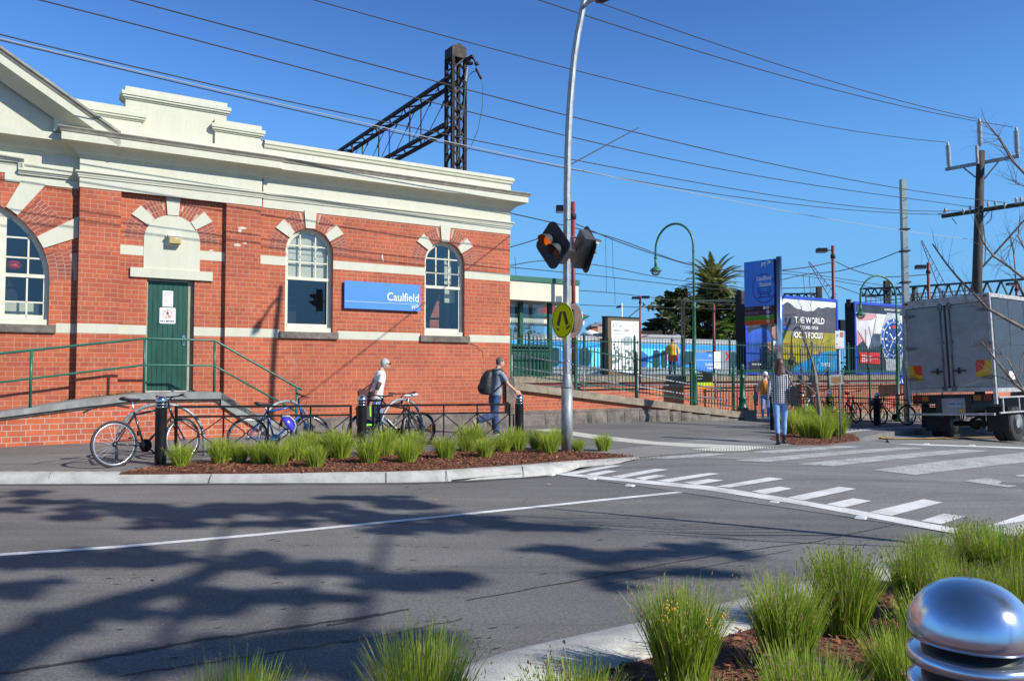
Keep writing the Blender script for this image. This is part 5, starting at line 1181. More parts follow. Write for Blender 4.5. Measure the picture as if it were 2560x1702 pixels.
bw.art('pink_sail', [K6((390, 325), (700, 345), (680, 400), (620, 440), (400, 450)), K6((360, 620), (440, 640), (540, 800), (500, 920), (420, 860), (360, 760))], pmat('poster_pink', (.60, .30, .29), var=.15))
bw.art('ship_hull', [K6((355, 870), (480, 760), (560, 900), (760, 840), (1400, 900), (1400, 1270), (370, 1270))], PDARK)
bw.art('rigging', [K6((515, 580), (522, 580), (535, 930), (525, 930)), K6((570, 540), (576, 540), (640, 870), (630, 870)), K6((390, 600), (396, 596), (560, 880), (550, 884)), K6((690, 380), (696, 380), (640, 660), (634, 660))], RAILM)
bw.art('dark_footer', [K6((370, 1125), (1400, 1160), (1400, 1268), (372, 1256))], pmat('poster_footer', (.03, .05, .055)))
wc_, wr = (2080+955/6.27, 730+735/6.27), None
cx, cy = wc_; WS = pmat('watch_steel', (.50, .53, .56), var=.3, scale=5); WB = pmat('watch_blue', (.02, .10, .42), var=.25); WN = pmat('watch_navy', (.015, .05, .22), var=.2)
bw.art('watch_band', [K6((855, 325), (1050, 340), (1060, 420), (1140, 560), (780, 560), (830, 420))], WS); bw.art('watch_band', [K6((785, 900), (1150, 900), (1090, 1080), (1075, 1250), (850, 1240), (830, 1080))], WS)
bw.art('bezel', [ell(cx, cy, 32.5, 52.5)], WS); bw.art('bezel_ring', [ell(cx, cy, 31, 50)], WB); bw.art('inner_ring', [ell(cx, cy, 26, 42.5)], WS); bw.art('dial', [ell(cx, cy, 24.5, 40.5)], WN)
bw.art('bezel_marks', [[(cx+27*cos(a-.05), cy-44*sin(a-.05)), (cx+30.5*cos(a-.04), cy-49*sin(a-.04)), (cx+30.5*cos(a+.04), cy-49*sin(a+.04)), (cx+27*cos(a+.05), cy-44*sin(a+.05))] for a in [pi*k/6 for k in range(12)]], PWHITE)
bw.art('hour_marks', [[(cx+17.5*cos(a-.07), cy-29*sin(a-.07)), (cx+21.5*cos(a-.05), cy-35.5*sin(a-.05)), (cx+21.5*cos(a+.05), cy-35.5*sin(a+.05)), (cx+17.5*cos(a+.07), cy-29*sin(a+.07))] for a in [pi*k/6 for k in range(12) if k not in (3,)]], PWHITE)
def ringp(x, y, r, n=20): return [[(x+r*.62*cos(a), y+r*sin(a)), (x+r*.62*cos(b), y+r*sin(b)), (x+(r-.8)*.62*cos(b), y+(r-.8)*sin(b)), (x+(r-.8)*.62*cos(a), y+(r-.8)*sin(a))] for a, b in [(2*pi*i/n, 2*pi*(i+1)/n) for i in range(n)]]
bw.art('small_dials', ringp(cx-10, cy-2, 10)+ringp(cx+10, cy, 10)+ringp(cx, cy+17, 10), WS)
bw.art('hands', [[(cx-1, cy), (cx-8, cy-14), (cx-10, cy-13), (cx-2, cy+2)], [(cx, cy-1), (cx+15, cy-15), (cx+17, cy-13), (cx+1, cy+2)], [(cx-.4, cy), (cx-12, cy+28), (cx-11, cy+28.5), (cx+.6, cy)]], PWHITE)
bw.art('badge', [[(cx-3, cy-33), (cx+4, cy-33), (cx+4, cy-26), (cx-3, cy-26)]], REDS)
bw.art('crown', [K6((1130, 560), (1160, 570), (1165, 620), (1150, 620)), K6((1150, 700), (1190, 690), (1195, 830), (1155, 850))], WS)
bw.text('ALWAYS ON TARGET !', *K6((805, 290))[0], 5.2, PWHITE, .95, bold=.02)
bw.art('red_logo_panel', [K6((418, 945), (738, 952), (742, 1130), (425, 1112))], REDS)
bw.art('logo_emblem', [[K6((450+x, 985+y))[0] for x, y in P] for P in (((0, 15), (15, 0), (45, 0), (60, 15), (60, 30), (45, 15), (15, 15), (0, 30)), ((0, 90), (15, 105), (45, 105), (60, 90), (60, 75), (45, 90), (15, 90), (0, 75)), ((8, 40), (52, 40), (52, 65), (8, 65)))], PWHITE)
bw.art('logo_rule', [K6((512, 1040), (700, 1044), (700, 1048), (512, 1044))], PWHITE)
bw.text('SWISS', *K6((512, 1028))[0], 5.4, PWHITE, 1.3, bold=.03); bw.text('MILITARY', *K6((512, 1085))[0], 5.0, PWHITE, .85, bold=.03)
Pa = PD(2246, 961, 31.5); ap = Board('owner_plate', 'small blue plate with large white letters below the watch billboard', 'sign', Pa, ue)
m = MB(); u1, v1 = ap.uv(2300, 937); m.bx(0, u1, .0, .05, 0, v1); m.build('plate', PBLUE, ap.t); ap.text('APN', 2250, 957, 13, PWHITE, 1.1, bold=.05, lift=.004)
# poster shelter
P3 = PD(1520, 940, 36.0); sh = Board('poster_shelter', 'bronze-framed lit poster panel reading $25 can restore sight on the platform', 'poster', P3, ue)
W3_, _ = sh.uv(1600, 940); _, H3 = sh.uv(1520, 793)
m = MB(); m.bx(0, W3_, 0, .22, 0, H3); m.build('case', mat('bronze_frame', (.16, .115, .06), .5, .3, var=.1), sh.t); m = MB(); m.bx(-.12, -.0, .02, .26, 0, H3+.02); m.bx(-.15, W3_+.02, -.02, .28, H3, H3+.05); m.build('dark_side', BLACKP, sh.t)
Z1 = lambda *a: [(1240+x/2.177, 480+y/2.177) for x, y in a]
sh.art('poster_sheet', [Z1((628, 700), (776, 704), (776, 985), (628, 980))], PWHITE)
LG = flatmat('poster_grey_green', (.38, .46, .43), .5); DG = pmat('poster_forest', (.08, .14, .13), var=.5, scale=8, col2=(.30, .38, .36))
sh.art('pale_dome', [ell(1240+715/2.177, 480+810/2.177, 14, 12, 20)], LG)
rr = random.Random(5); blobs = []
for i in range(34):
    x_ = rr.uniform(636, 770); y_ = rr.uniform(815, 965); r_ = rr.uniform(5, 13)
    blobs.append([(1240+(x_+r_*rr.uniform(.5, 1)*cos(a))/2.177, 480+(y_+r_*rr.uniform(.6, 1.3)*sin(a))/2.177) for a in [pi*k/4 for k in range(8)]])
sh.art('printed_foliage', blobs, DG)
GTX = flatmat('poster_grey_text', (.28, .30, .30), .5); RTX = flatmat('poster_rose_text', (.62, .35, .28), .5)
sh.text('$25 can', *Z1((634, 733))[0], 8.5, GTX, .85); sh.text('restore', *Z1((634, 757))[0], 6.6, GTX, .95); sh.text('sight.', *Z1((697, 758))[0], 8.2, RTX, .78)
sh.art('rule', [Z1((634, 771), (758, 775), (758, 776.5), (634, 772.5))], GTX)
# station totem
PT_ = at(1863, 21.5, 0); PTr = at(1940, 20.75, 0); zt = PD(1863, 813.5, 21.5).z
tt = Board('station_totem', 'tall blue station totem sign on a round steel pole behind the walking woman', 'sign', (PT_.x, PT_.y, zt), (PTr.x-PT_.x, PTr.y-PT_.y))
Wt, _ = tt.uv(1939, 808); _, Ht = tt.uv(1863, 656)
m = MB(); m.bx(0, Wt, .0, .10, 0, Ht); m.build('panel_body', BLACKP, tt.t)
TB = mat('totem_blue', (.02, .26, .85), .35, var=.05); TBD = flatmat('totem_icon_blue', (.008, .06, .32), .4)
hb = Ht*.288
q4 = lambda z0, z1, x0=0, x1=None: [(x0, z0), (Wt*.965 if x1 is None else x1, z0), (Wt*.965 if x1 is None else x1, z1), (x0, z1)]
tt.art('blue_field', [q4(hb, Ht)], TB, raw=True, lift=.004)
for i, (nm, c) in enumerate((('orange_band', (.62, .09, .01)), ('green_band', (.02, .30, .01)), ('purple_band', (.07, .025, .10)), ('black_band', (.012, .012, .014)))):
    tt.art(nm, [q4(hb*i/4, hb*(i+1)/4)], pmat('totem_'+nm, c), raw=True, lift=.004)
tt.art('rule', [q4(Ht*.815, Ht*.818, .03)], flatmat('totem_rule', (.15, .3, .7)), raw=True, lift=.007)
G5 = lambda *a: [(1840+x/7.84, 620+y/7.84) for x, y in a]
icx, icy = G5((548, 790))[0]; rx_, ry_ = 228/7.84, 290/7.84
tt.art('icon_ring', [[(icx+rx_*k1*cos(a), icy-ry_*k1*sin(a)) for k1, a in ((1, a0), (1, a1), (.93, a1), (.93, a0))] for a0, a1 in [(2*pi*i/36, 2*pi*(i+1)/36) for i in range(36)]][0:36], TBD, lift=.0075)
tt.art('icon_train', [G5((425, 770), (445, 770), (450, 885), (430, 885)), G5((430, 870), (680, 845), (680, 865), (430, 890)), G5((665, 740), (685, 738), (690, 850), (668, 855)), G5((440, 780), (680, 740), (680, 755), (440, 795)), G5((440, 905), (660, 890), (660, 905), (440, 920)), G5((410, 965), (700, 935), (700, 950), (410, 982)), G5((485, 890), (500, 890), (470, 1005), (450, 1005)), G5((625, 880), (640, 878), (680, 980), (660, 985)), G5((460, 825), (500, 820), (500, 838), (460, 842)), G5((590, 812), (640, 805), (640, 822), (590, 830))], TBD, lift=.0075)
LGT = flatmat('totem_letter', (.92, .93, .95), .5); LG2 = flatmat('totem_dim_letter', (.30, .33, .38), .5)
def ttx(txt, x, y, h, mt, sx=1, align='LEFT', bold=0): tt.text(txt, *G5((x, y))[0], h*1.1/7.84, mt, sx, align, bold, lift=.010)
ttx('Caulfield', 697, 612, 74, LGT, .86, 'RIGHT', .02); ttx('Station', 697, 735, 74, LGT, .86, 'RIGHT', .02)
ttx('PT', 600, 362, 78, LGT, .9, 'RIGHT', .04); ttx('>', 690, 320, 100, LGT, 1.0, 'RIGHT', .04); ttx('Entrance', 165, 465, 30, _M['totem_rule'])
for w_, y_, c in (('Platforms', 1212, LG2), ('Regional Trains', 1300, LG2), ('Trams', 1390, _M['totem_letter'] if 0 else flatmat('totem_green_letter', (.15, .55, .12))), ('Buses', 1480, flatmat('totem_orange_letter', (.75, .3, .2)))): ttx(w_, 185, y_, 32, c, 1)
tt.art('pictograms', [ell(*G5(p_)[0], 28/7.84, 33/7.84, 18) for p_ in ((560, 1170), (625, 1165), (630, 1252), (632, 1338), (636, 1432))], LGT, lift=.010)
tt.art('pictogram_centres', [ell(*G5(p_)[0], 13/7.84, 17/7.84, 12) for p_ in ((625, 1165), (630, 1252), (632, 1338), (636, 1432))], BLACKT, lift=.012)
ttx('i', 550, 1190, 42, BLACKT, 1, bold=.03); ttx('<', 665, 1182, 44, LG2)
m = MB(); zz1, zz0 = Ht+.04, zg(6.9)-zt; m.tube([(Wt+.10, .03, zz0), (Wt+.10, .03, zz1)], .072, 20); m.build('steel_pole', STEEL, tt.t)
m = MB(); m.bx(Wt-.01, Wt+.05, .0, .08, Ht*.1, Ht-.02); m.build('bracket_strip', BLACKP, tt.t)
# small information sign on the ramp
P5 = PD(1733, 972, 25.2); si = Board('platform_info_sign', 'small blue station direction sign with black, lime and orange bands on the ramp', 'sign', P5, ue)
Ws, _ = si.uv(1782, 972); _, Hs = si.uv(1733, 881)
m = MB(); m.bx(0, Ws, 0, .05, 0, Hs); m.build('panel_body', BLACKP, si.t)
H3_ = lambda *a: [(1540+x/5.226, 780+y/5.226) for x, y in a]
si.art('blue_field', [[(0, Hs*.475), (Ws, Hs*.475), (Ws, Hs), (0, Hs)]], SIGNB, raw=True); si.art('lime_band', [[(0, Hs*.09), (Ws, Hs*.09), (Ws, Hs*.175), (0, Hs*.175)]], pmat('lime_band', (.45, .65, .02)), raw=True); si.art('orange_band', [[(0, 0), (Ws, 0), (Ws, Hs*.09), (0, Hs*.09)]], pmat('orange_band', (.85, .28, .02)), raw=True)
si.art('rule', [[(.03, Hs*.79), (Ws-.01, Hs*.79), (Ws-.01, Hs*.797), (.03, Hs*.797)]], PWHITE, raw=True)
si.text('PT>', *H3_((1252, 590))[0], 6.5, PWHITE, .8, 'RIGHT', .03); si.text('Caulfield', *H3_((1258, 700))[0], 6.8, PWHITE, .8, 'RIGHT', .02); si.text('Station', *H3_((1258, 745))[0], 6.0, PWHITE, .8, 'RIGHT', .02)
for y_, w_ in ((800, 'Platforms 1, 2'), (838, 'Ticket Machines'), (876, 'Main entrance')): si.text(w_, *H3_((1034, y_))[0], 3.0, PWHITE, .9)
for x_ in (.02, Ws-.02): m = MB(); m.tube([(x_, .03, -1.15), (x_, .03, 0)], .025, 6); m.build('post', GALV, si.t)
P6 = PD(1785, 921, 26.0); tb = Board('timetable_board', 'two small white timetable sheets beside the blue direction sign', 'notice', P6, ue)
tb.art('upper_sheet', [[(1785, 879), (1801, 879), (1801, 904), (1785, 904)]], PWHITE); tb.art('lower_sheet', [[(1785, 906), (1801, 906), (1801, 921), (1785, 921)]], PWHITE)
tb.art('printed_lines', [[(1787, y_), (1799, y_), (1799, y_+.7), (1787, y_+.7)] for y_ in (883, 887, 891, 895, 899, 909, 912, 915, 918)], GTX)
m = MB(); m.bx(.0, .2, .0, .03, 0, .55); m.tube([(.1, .03, -1.0), (.1, .03, .1)], .02, 6); m.build('backing', GALV, tb.t)
# parking sign
pg = at(2098, 17.6, zg(7.25)); t = thing('parking_sign', 'white parking restriction sign with red panel on a thin steel pole beside the bare tree', 'sign', pg)
m = MB(); zt2 = PD(2095, 824, 17.6).z-pg.z; m.tube([(0, 0, 0), (0, 0, zt2)], .022, 8); m.build('pole', GALV, t)
ps = Board('x', None, None, PD(2088.5, 871, 17.55), (1, .05)); bpy.data.objects.remove(ps.t); ps.t = thing('x', None, None, PD(2088.5, 871, 17.55), atan2(.05, 1)); sg_ = ps.t; sg_.name = 'parking_plates'
tag(sg_, 'white plate with red time panel bolted to the thin parking pole', 'sign')
Wq, _ = ps.uv(2110, 871); _, Hq = ps.uv(2088, 827)
m = MB(); m.bx(0, Wq, -.003, .003, 0, Hq); m.build('plate', WHITE, sg_)
ps.art('red_panel', [[(2100, 830.5), (2108, 831), (2108, 843), (2100, 842.5)]], REDS, lift=.005); ps.art('red_foot', [[(2091, 867), (2108, 868), (2108, 868.8), (2091, 867.8)], [(2091, 859), (2094, 857), (2094, 862), (2091, 863)]], REDS, lift=.005)
ps.text('P', 2091, 843, 8, GTX, 1, lift=.006); ps.text('LOAD', 2100.6, 836.5, 3, PWHITE, .7, lift=.007); ps.text('ZONE', 2100.6, 841, 3, PWHITE, .7, lift=.007)
nt = Board('taped_notice', 'brown paper notice in plastic taped low on the thin parking pole', 'notice', PD(2072, 962, 17.4), (1, -.1))
nt.art('plastic_sleeve', [[(2072, 938), (2106, 935), (2107, 960), (2074, 962)]], flatmat('plastic_film', (.42, .42, .40), .15)); nt.art('paper', [[(2078, 942), (2102, 941), (2103, 955), (2090, 960), (2078, 955)]], pmat('brown_paper', (.40, .24, .10), var=.3))

# ================================================================ railway mast and crossbeam behind the station
mp = PD(1137, 930, 30.0); mp.z = 0
t = thing('railway_mast', 'dark rusty lattice railway mast with twin crossbeams rising behind the station parapet', 'railway mast', mp, ROTF)
hw = .26; ztop = PD(1145, 118, 30).z
def lat(mb, a, b, w, off1, off2, n, th=.03, ang=.07):
    """two angle chords with zigzag lacing"""
    a, b = Vector(a), Vector(b); o1, o2 = Vector(off1), Vector(off2)
    mb.bar(a+o1, b+o1, ang, ang); mb.bar(a+o2, b+o2, ang, ang)
    for i in range(n):
        p, q_ = a+(b-a)*(i/n), a+(b-a)*((i+1)/n); mb.bar(p+(o1 if i % 2 else o2), q_+(o2 if i % 2 else o1), th, th)
m = MB()
for o1, o2 in (((-hw, -hw, 0), (hw, -hw, 0)), ((-hw, hw, 0), (hw, hw, 0)), ((-hw, -hw, 0), (-hw, hw, 0)), ((hw, -hw, 0), (hw, hw, 0))): lat(m, (0, 0, 0), (0, 0, ztop-.45), 0, o1, o2, 26, .06, .12)
m.build('lattice_column', RAILM, t)
m = MB(); m.bx(-hw-.05, hw+.05, -hw-.05, hw+.05, ztop-.5, ztop-.12); m.prism([(-hw-.06, ztop-.12), (hw+.06, ztop-.12), (0, ztop+.05)], (0, -hw-.06, 0), (1, 0, 0), (0, 0, 1), (0, 2*hw+.12, 0)); m.build('cap', RAILM, t)
zu, zl = PD(1110, 196, 30).z, PD(1110, 308, 30).z
LB = 24
for nm, z in (('upper_beam', zu), ('lower_beam', zl)):
    m = MB(); lat(m, (0, hw, z), (0, LB, z), 0, (-hw, 0, 0), (hw, 0, 0), 30, .055, .13); m.build(nm, RAILM, t)
for i in range(1, 6):
    y_ = hw+i*3.3
    m = MB()
    for x_ in (-hw, hw): m.bar((x_, y_, zl), (x_, y_, zu), .05)
    m.build('vertical_struts', RAILM, t)
m = MB()
for i in range(6):
    y0, y1 = hw+i*3.3, hw+(i+1)*3.3
    for x_ in (-hw, hw): m.bar((x_, y0+.5, zu), (x_, y1-.1, zl), .022)
    for x_ in (-hw, hw): c = Vector((x_, y0+.5, zu)).lerp(Vector((x_, y1-.1, zl)), .3); m.bar(c-Vector((0, .12, -.12)), c+Vector((0, .12, -.12)), .05)
m.build('tie_rods', RAILM, t)
w2 = lambda x, y, d=30: t.matrix_world.inverted() @ PD(x, y, d)
bpy.context.view_layer.update()
m = MB(); m.bar(w2(1163, 152, 29.8), w2(1183, 140, 29.4), .10); m.tube([w2(1178, 143, 29.5), w2(1186, 150, 29.5), w2(1190, 165, 29.5)], .04, 6); m.build('bracket_arm', RAILM, t)
m = MB(); c = w2(1173, 158, 29.6); m.lathe([(.03, .22), (.05, .1), (.16, 0), (.15, -.04), (.02, -.05)], c, 10); c = w2(1192, 162, 29.5); m.lathe([(.02, .12), (.10, .0), (.02, -.04)], c, 8); m.build('bell_insulators', RAILM, t)
m = MB()
for i in range(7): c = w2(1168+i*-.7, 172+i*5, 29.6); m.lathe([(.02, -.04), (.06, 0), (.02, .04)], c, 8)
m.build('string_insulator', INSUL, t)
m = MB(); m.tube([w2(*p) for p in ((1164, 215, 29.7), (1172, 190, 29.6), (1182, 180, 29.6), (1192, 178, 29.5))], .016, 5); m.tube([w2(*p) for p in ((1190, 165, 29.5), (1200, 185, 29.5), (1208, 215, 29.5), (1206, 270, 29.6), (1195, 325, 29.7), (1178, 365, 29.8), (1158, 388, 29.9))], .016, 5)
m.tube([w2(*p) for p in ((1164, 212, 29.7), (1158, 280, 29.7), (1150, 340, 29.7), (1143, 400, 29.7))], .014, 5); m.build('drop_cables', mat('oxidised_cable', (.10, .17, .13), .7), t)
m = MB(); m.tube([w2(1190, 172, 29.5), w2(1203, 198, 29.5)], .05, 6); m.build('cable_end', RAILM, t)

# distant lattice gantries at the right
def far_gantry(label, P, Q, h, posts, grp='distant railway gantries', nz=18):
    P, Q = Vector(P), Vector(Q); t = thing('railway_gantry', label, 'gantry', (P.x, P.y, 0), 0, grp); P0 = Vector((P.x, P.y, 0)); P, Q = P-P0, Q-P0; d = Vector((0, 0, h))
    m = MB(); m.bar(P, Q, .14); m.bar(P-d, Q-d, .14)
    for i in range(nz): a, b = P+(Q-P)*i/nz, P+(Q-P)*(i+1)/nz; m.bar(a-(d if i % 2 else d*0), b-(d*0 if i % 2 else d), .09)
    m.build('lattice_beam', mat('gantry_green_grey', (.05, .075, .07), .7, var=.2), t)
    for x_, D, yt, w in posts:
        b = at(x_, D, 0)-P0; tz_ = PD(x_, yt, D).z; m = MB(); m.bx(b.x-w, b.x+w, b.y-w, b.y+w, 0, tz_); m.build('post', RAILM, t)
    return t
far_gantry('far zigzag lattice gantry crossing behind the truck and timber pole', PD(2262, 718, 60), PD(2620, 694, 46), 1.05, [(2446+150, 47, 690, .2), (2290, 60, 718, .15)], nz=22)
far_gantry('shorter lattice gantry arm left of the pale steel pole', PD(2150, 722, 62), PD(2262, 718, 60), .55, [(2220, 61, 702, .19)], nz=12)
far_gantry('small lattice gantry with dark post rising behind the first billboard', PD(1960, 735, 66), PD(2052, 734, 62), .45, [(2049.5, 62, 716, .18)], nz=10)
far_gantry('small lattice gantry with thin post in front of the dark trees', PD(1700, 752, 50), PD(1860, 752, 56), .0001, [(1705, 50, 750, .05), (1711, 50, 750, .05)], nz=2)
# signal gantry walkway clutter above the watch billboard
t = thing('signal_walkway', 'far thin-railed signal walkway above the watch billboard and truck roof', 'walkway', PD(2200, 760, 58)); o_ = t.location.copy()
m = MB()
for y_ in (738, 748, 757): m.bar(PD(2165, y_+5, 60)-o_, PD(2450, y_-14, 50)-o_, .05)
for i in range(24): f = i/23; x_ = 2165+285*f; yb = 757+5-19*f; D = 60-10*f; m.bar(PD(x_, yb, D)-o_, PD(x_, yb-22-(8 if i % 5 == 0 else 0), D)-o_, .04 if i % 5 else .09)
m.build('railing', mat('far_grey_steel', (.16, .19, .2), .7), t)
# tower cranes, far and faint
FC = mat('far_crane_paint', (.20, .34, .52), .8, var=.05)
def crane(label, pts):
    o_ = PD(*pts[0]); t = thing('tower_crane', label, 'crane', o_, 0, 'far tower cranes'); m = MB(); a, b = PD(*pts[0])-o_, PD(*pts[1])-o_; n = 16; w_ = Vector((1.4, 0, .6))
    m.bar(a, b, .35); m.bar(a+w_*.3, b+w_*2, .3)
    for i in range(n): p, q_ = a+(b-a)*i/n, a+(b-a)*(i+1)/n; k1, k2 = .3+1.7*i/n, .3+1.7*(i+1)/n; m.bar(p+(w_*k1 if i % 2 else w_*0), q_+(w_*0 if i % 2 else w_*k2), .2)
    m.build('jib', FC, t); m = MB(); m.bar(b+w_, PD(pts[1][0]+6, 940, pts[1][2])-o_, 1.6); m.build('mast', FC, t)
    m = MB(); m.bar(a, a-Vector((0, 0, 10)), .12); m.build('hoist_rope', FC, t)
crane('faint blue tower crane jib between the totem and the red lamp pole', ((2022, 655, 300), (2075, 745, 310))); crane('faint blue tower crane jib between the grey steel pole and the truck roof', ((2303, 602, 300), (2352, 730, 310)))
# flag on a white pole, far buildings
fp = PD(1555.5, 930, 90); t = thing('flagpole', 'distant white flagpole with small dark flag beside the poster shelter', 'flagpole', fp); m = MB(); m.tube([(0, 0, -2), (0, 0, PD(1555, 758, 90).z-fp.z)], .09, 6); m.build('pole', WHITE, t)
m = MB(); a, b = PD(1555, 762, 90)-fp, PD(1542, 770, 90)-fp; m.add([(a.x, 0, a.z), (b.x, .3, a.z-.1), (b.x, .4, b.z), (a.x, 0, b.z+.05)], [(0, 1, 2, 3)]); m.build('flag', mat('flag_cloth', (.10, .07, .30), .8, var=.5, scale=3), t)
def farbox(name, label, x0, x1, y0, D, m_, roof=None, cat='building'):
    a, b = PD(x0, y0, D), PD(x1, 940, D); t = thing(name, label, cat, (a.x, D, 0)); m = MB(); m.bx(0, b.x-a.x, 0, 9, 0, a.z); m.build('wall', m_, t)
    m = MB(); m.bx(-.2, b.x-a.x+.2, -.2, 9.2, a.z, a.z+.35); m.build('roof', roof or TROOF, t)
    m = MB(); w_ = b.x-a.x
    for i in range(3): m.bx(w_*(.12+.3*i), w_*(.28+.3*i), -.03, .02, a.z*.55, a.z*.75)
    m.build('windows', TGL, t)
farbox('far_building', 'distant cream building just left of the poster shelter', 1494, 1530, 811, 120, mat('far_cream_wall', (.55, .50, .40), .8)); farbox('far_building', 'small distant orange block left of the poster shelter', 1481, 1493, 816, 118, mat('far_orange_wall', (.65, .17, .05), .8))
farbox('far_building', 'low distant dark-roofed building in front of the trees, right of the poster shelter', 1600, 1650, 838, 66, mat('far_brown_wall', (.15, .12, .09), .8), RAILM)
t = thing('white_umbrella', 'small far white canopy roof left of the poster shelter', 'canopy', PD(1476, 838, 95)); m = MB(); m.lathe([(1.0, -3.5), (1.02, 0)], n=6); m = MB(); m.lathe([(1.25, 0), (.9, .35), (.3, .6), (.01, .68)], n=8); m.build('roof', WHITE, t); m = MB(); m.tube([(0, 0, -5), (0, 0, .5)], .06, 6); m.build('pole', WHITE, t)
# ================================================================ bicycles
TYRE = mat('tyre_rubber', (.035, .035, .036), .75, var=.3)
def bicycle(label, P, yaw, lean=0, col=(.02, .02, .02), rim=(.65, .66, .68), saddle=(.03, .03, .035), bar='flat', r=.335, wb=1.03, steer=0, extra=(), guard=False, seat_z=.93, name='bicycle', txt=None):
    t = thing(name, label, 'bicycle', P, 0, 'parked bicycles'); t.rotation_euler = (lean, 0, yaw)
    key = '%d_%d_%d' % tuple(int(c*99) for c in col)
    FM = mat('bike_frame_'+key, col, .3, .2, var=.1, coat=.4); RM = mat('bike_rim_%d' % int(rim[0]*99), rim, .3, .8, var=.1); SM = mat('saddle_%d' % int(saddle[0]*99), saddle, .5, var=.1)
    def wheel(x, st, nm):
        c = Vector((x, 0, r)); f = Vector((cos(st), sin(st), 0)); R_ = lambda rad, a, off=0: c+f*(rad*cos(a))+Vector((0, 0, rad*sin(a)))+Vector((-sin(st), cos(st), 0))*off
        m = MB(); m.tube([R_(r-.018, 2*pi*i/30) for i in range(30)], .019, 7, closed=True); w_ = m.build(nm, TYRE, t)
        m = MB(); m.tube([R_(r-.045, 2*pi*i/30) for i in range(30)], .011, 6, closed=True); m.build('rim', RM, w_)
        m = MB()
        for i in range(24): a = 2*pi*i/24; m.tube([R_(.02, a+.35*(1 if i % 2 else -1), .025 if i % 4 < 2 else -.025), R_(r-.045, a)], .0017, 3)
        m.tube([c+Vector((-sin(st), cos(st), 0))*-.045, c+Vector((-sin(st), cos(st), 0))*.045], .02, 8); m.build('spokes', ALU, w_)
        return f
    wheel(0, 0, 'rear_wheel'); hx, hz = wb-.16, .0
    f = wheel(wb, steer, 'front_wheel')
    bb_ = Vector((.43, 0, .285)); seat = Vector((.30, 0, .74)); hd = Vector((wb-.20, 0, .83)); hdl = Vector((wb-.155, 0, .69)); ra = Vector((0, 0, r)); fa = Vector((wb, 0, r))
    m = MB(); m.tube([bb_, seat+Vector((-.01, 0, .04))], .016, 8); m.tube([seat, hd], .016, 8); m.tube([bb_, hdl], .019, 8); m.tube([hd+Vector((-.01, 0, .03)), hdl-Vector((-.01, 0, .02))], .02, 8)
    for s_ in (-.045, .045):
        m.tube([bb_+Vector((0, s_*.7, 0)), ra+Vector((0, s_, 0))], .010, 6); m.tube([seat+Vector((0, s_*.4, 0)), ra+Vector((0, s_, 0))], .009, 6)
    m.build('frame', FM, t)
    m = MB()
    for s_ in (-.045, .045): sd = Vector((-sin(steer), cos(steer), 0))*s_; m.tube([hdl, hdl+sd-Vector((0, 0, .05)), fa+sd], .012, 6)
    m.build('fork', FM, t)
    m = MB(); m.tube([seat, Vector((.265, 0, seat_z-.03))], .013, 6); sz = seat_z
    st_ = m.build('seat_post', ALU, t)
    m = MB(); 
    prof = [(-.14, .075, .025), (-.11, .085, .03), (-.03, .06, .025), (.06, .028, .02), (.13, .018, .015)]
    vs = []; n = 10
    for x_, w_, h_ in prof:
        for j in range(n): a = 2*pi*j/n; vs.append((.25+x_, w_*cos(a), sz+h_*sin(a)+.02*(1 if x_ < -.1 else 0)))
    fs = [(i*n+j, i*n+(j+1) % n, (i+1)*n+(j+1) % n, (i+1)*n+j) for i in range(4) for j in range(n)]+[tuple(range(n))[::-1], tuple(4*n+j for j in range(n))]
    m.add(vs, fs, 0, True); m.build('saddle', SM, t)
    m = MB(); hb = hd+Vector((.06, 0, .16)); sd = Vector((-sin(steer), cos(steer), 0))
    m.tube([hd, hd+Vector((-.02, 0, .10)), hb], .013, 6)
    if bar == 'flat': m.tube([hb+sd*-.29+Vector((-.05, 0, .02)), hb+sd*-.12, hb+sd*.12, hb+sd*.29+Vector((-.05, 0, .02))], .011, 6)
    else:
        for k in (-1, 1): m.tube([hb, hb+sd*.2*k, hb+sd*.2*k+f*.09, hb+sd*.2*k+f*.10-Vector((0, 0, .08)), hb+sd*.2*k+f*.02-Vector((0, 0, .14))], .013, 6)
    H = m.build('handlebar', BLACKP, t)
    m = MB()
    for k in (-1, 1): m.tube([hb+sd*.29*k+Vector((-.05, 0, .02)), hb+sd*.19*k+Vector((-.025, 0, .01))], .017, 6); m.tube([hb+sd*.2*k, hb+sd*.22*k+f*.06-Vector((0, 0, .02))], .006, 4)
    m.tube([hb+sd*.1, hb+sd*.08+f*.08, hb+f*.07-Vector((0, 0, .1)), hdl], .004, 4); m.build('grips', BLACKR, H)
    m = MB(); ax = Vector((0, 1, 0)); m.lathe([(.095, -.052), (.095, -.048)], bb_, 20, axis=ax); m.lathe([(.07, -.062), (.07, -.055)], bb_, 16, axis=ax); m.lathe([(.035, -.04), (.04, -.01)], ra, 12, axis=ax)
    m.tube([bb_+Vector((0, -.06, 0)), bb_+Vector((.12, -.075, -.12))], .011, 6); m.tube([bb_+Vector((0, .06, 0)), bb_+Vector((-.12, .075, .12))], .011, 6)
    m.cbox(bb_+Vector((.12, -.11, -.12)), (.09, .07, .02)); m.cbox(bb_+Vector((-.12, .11, .12)), (.09, .07, .02)); m.tube([bb_+Vector((0, -.045, .09)), ra+Vector((0, -.045, .04))], .005, 4); m.tube([bb_+Vector((0, -.045, -.09)), ra+Vector((.03, -.045, -.09)), ra+Vector((0, -.045, -.04))], .005, 4)
    m.build('cranks', BLACKP if col[0] < .1 and col[2] < .3 else ALU, t)
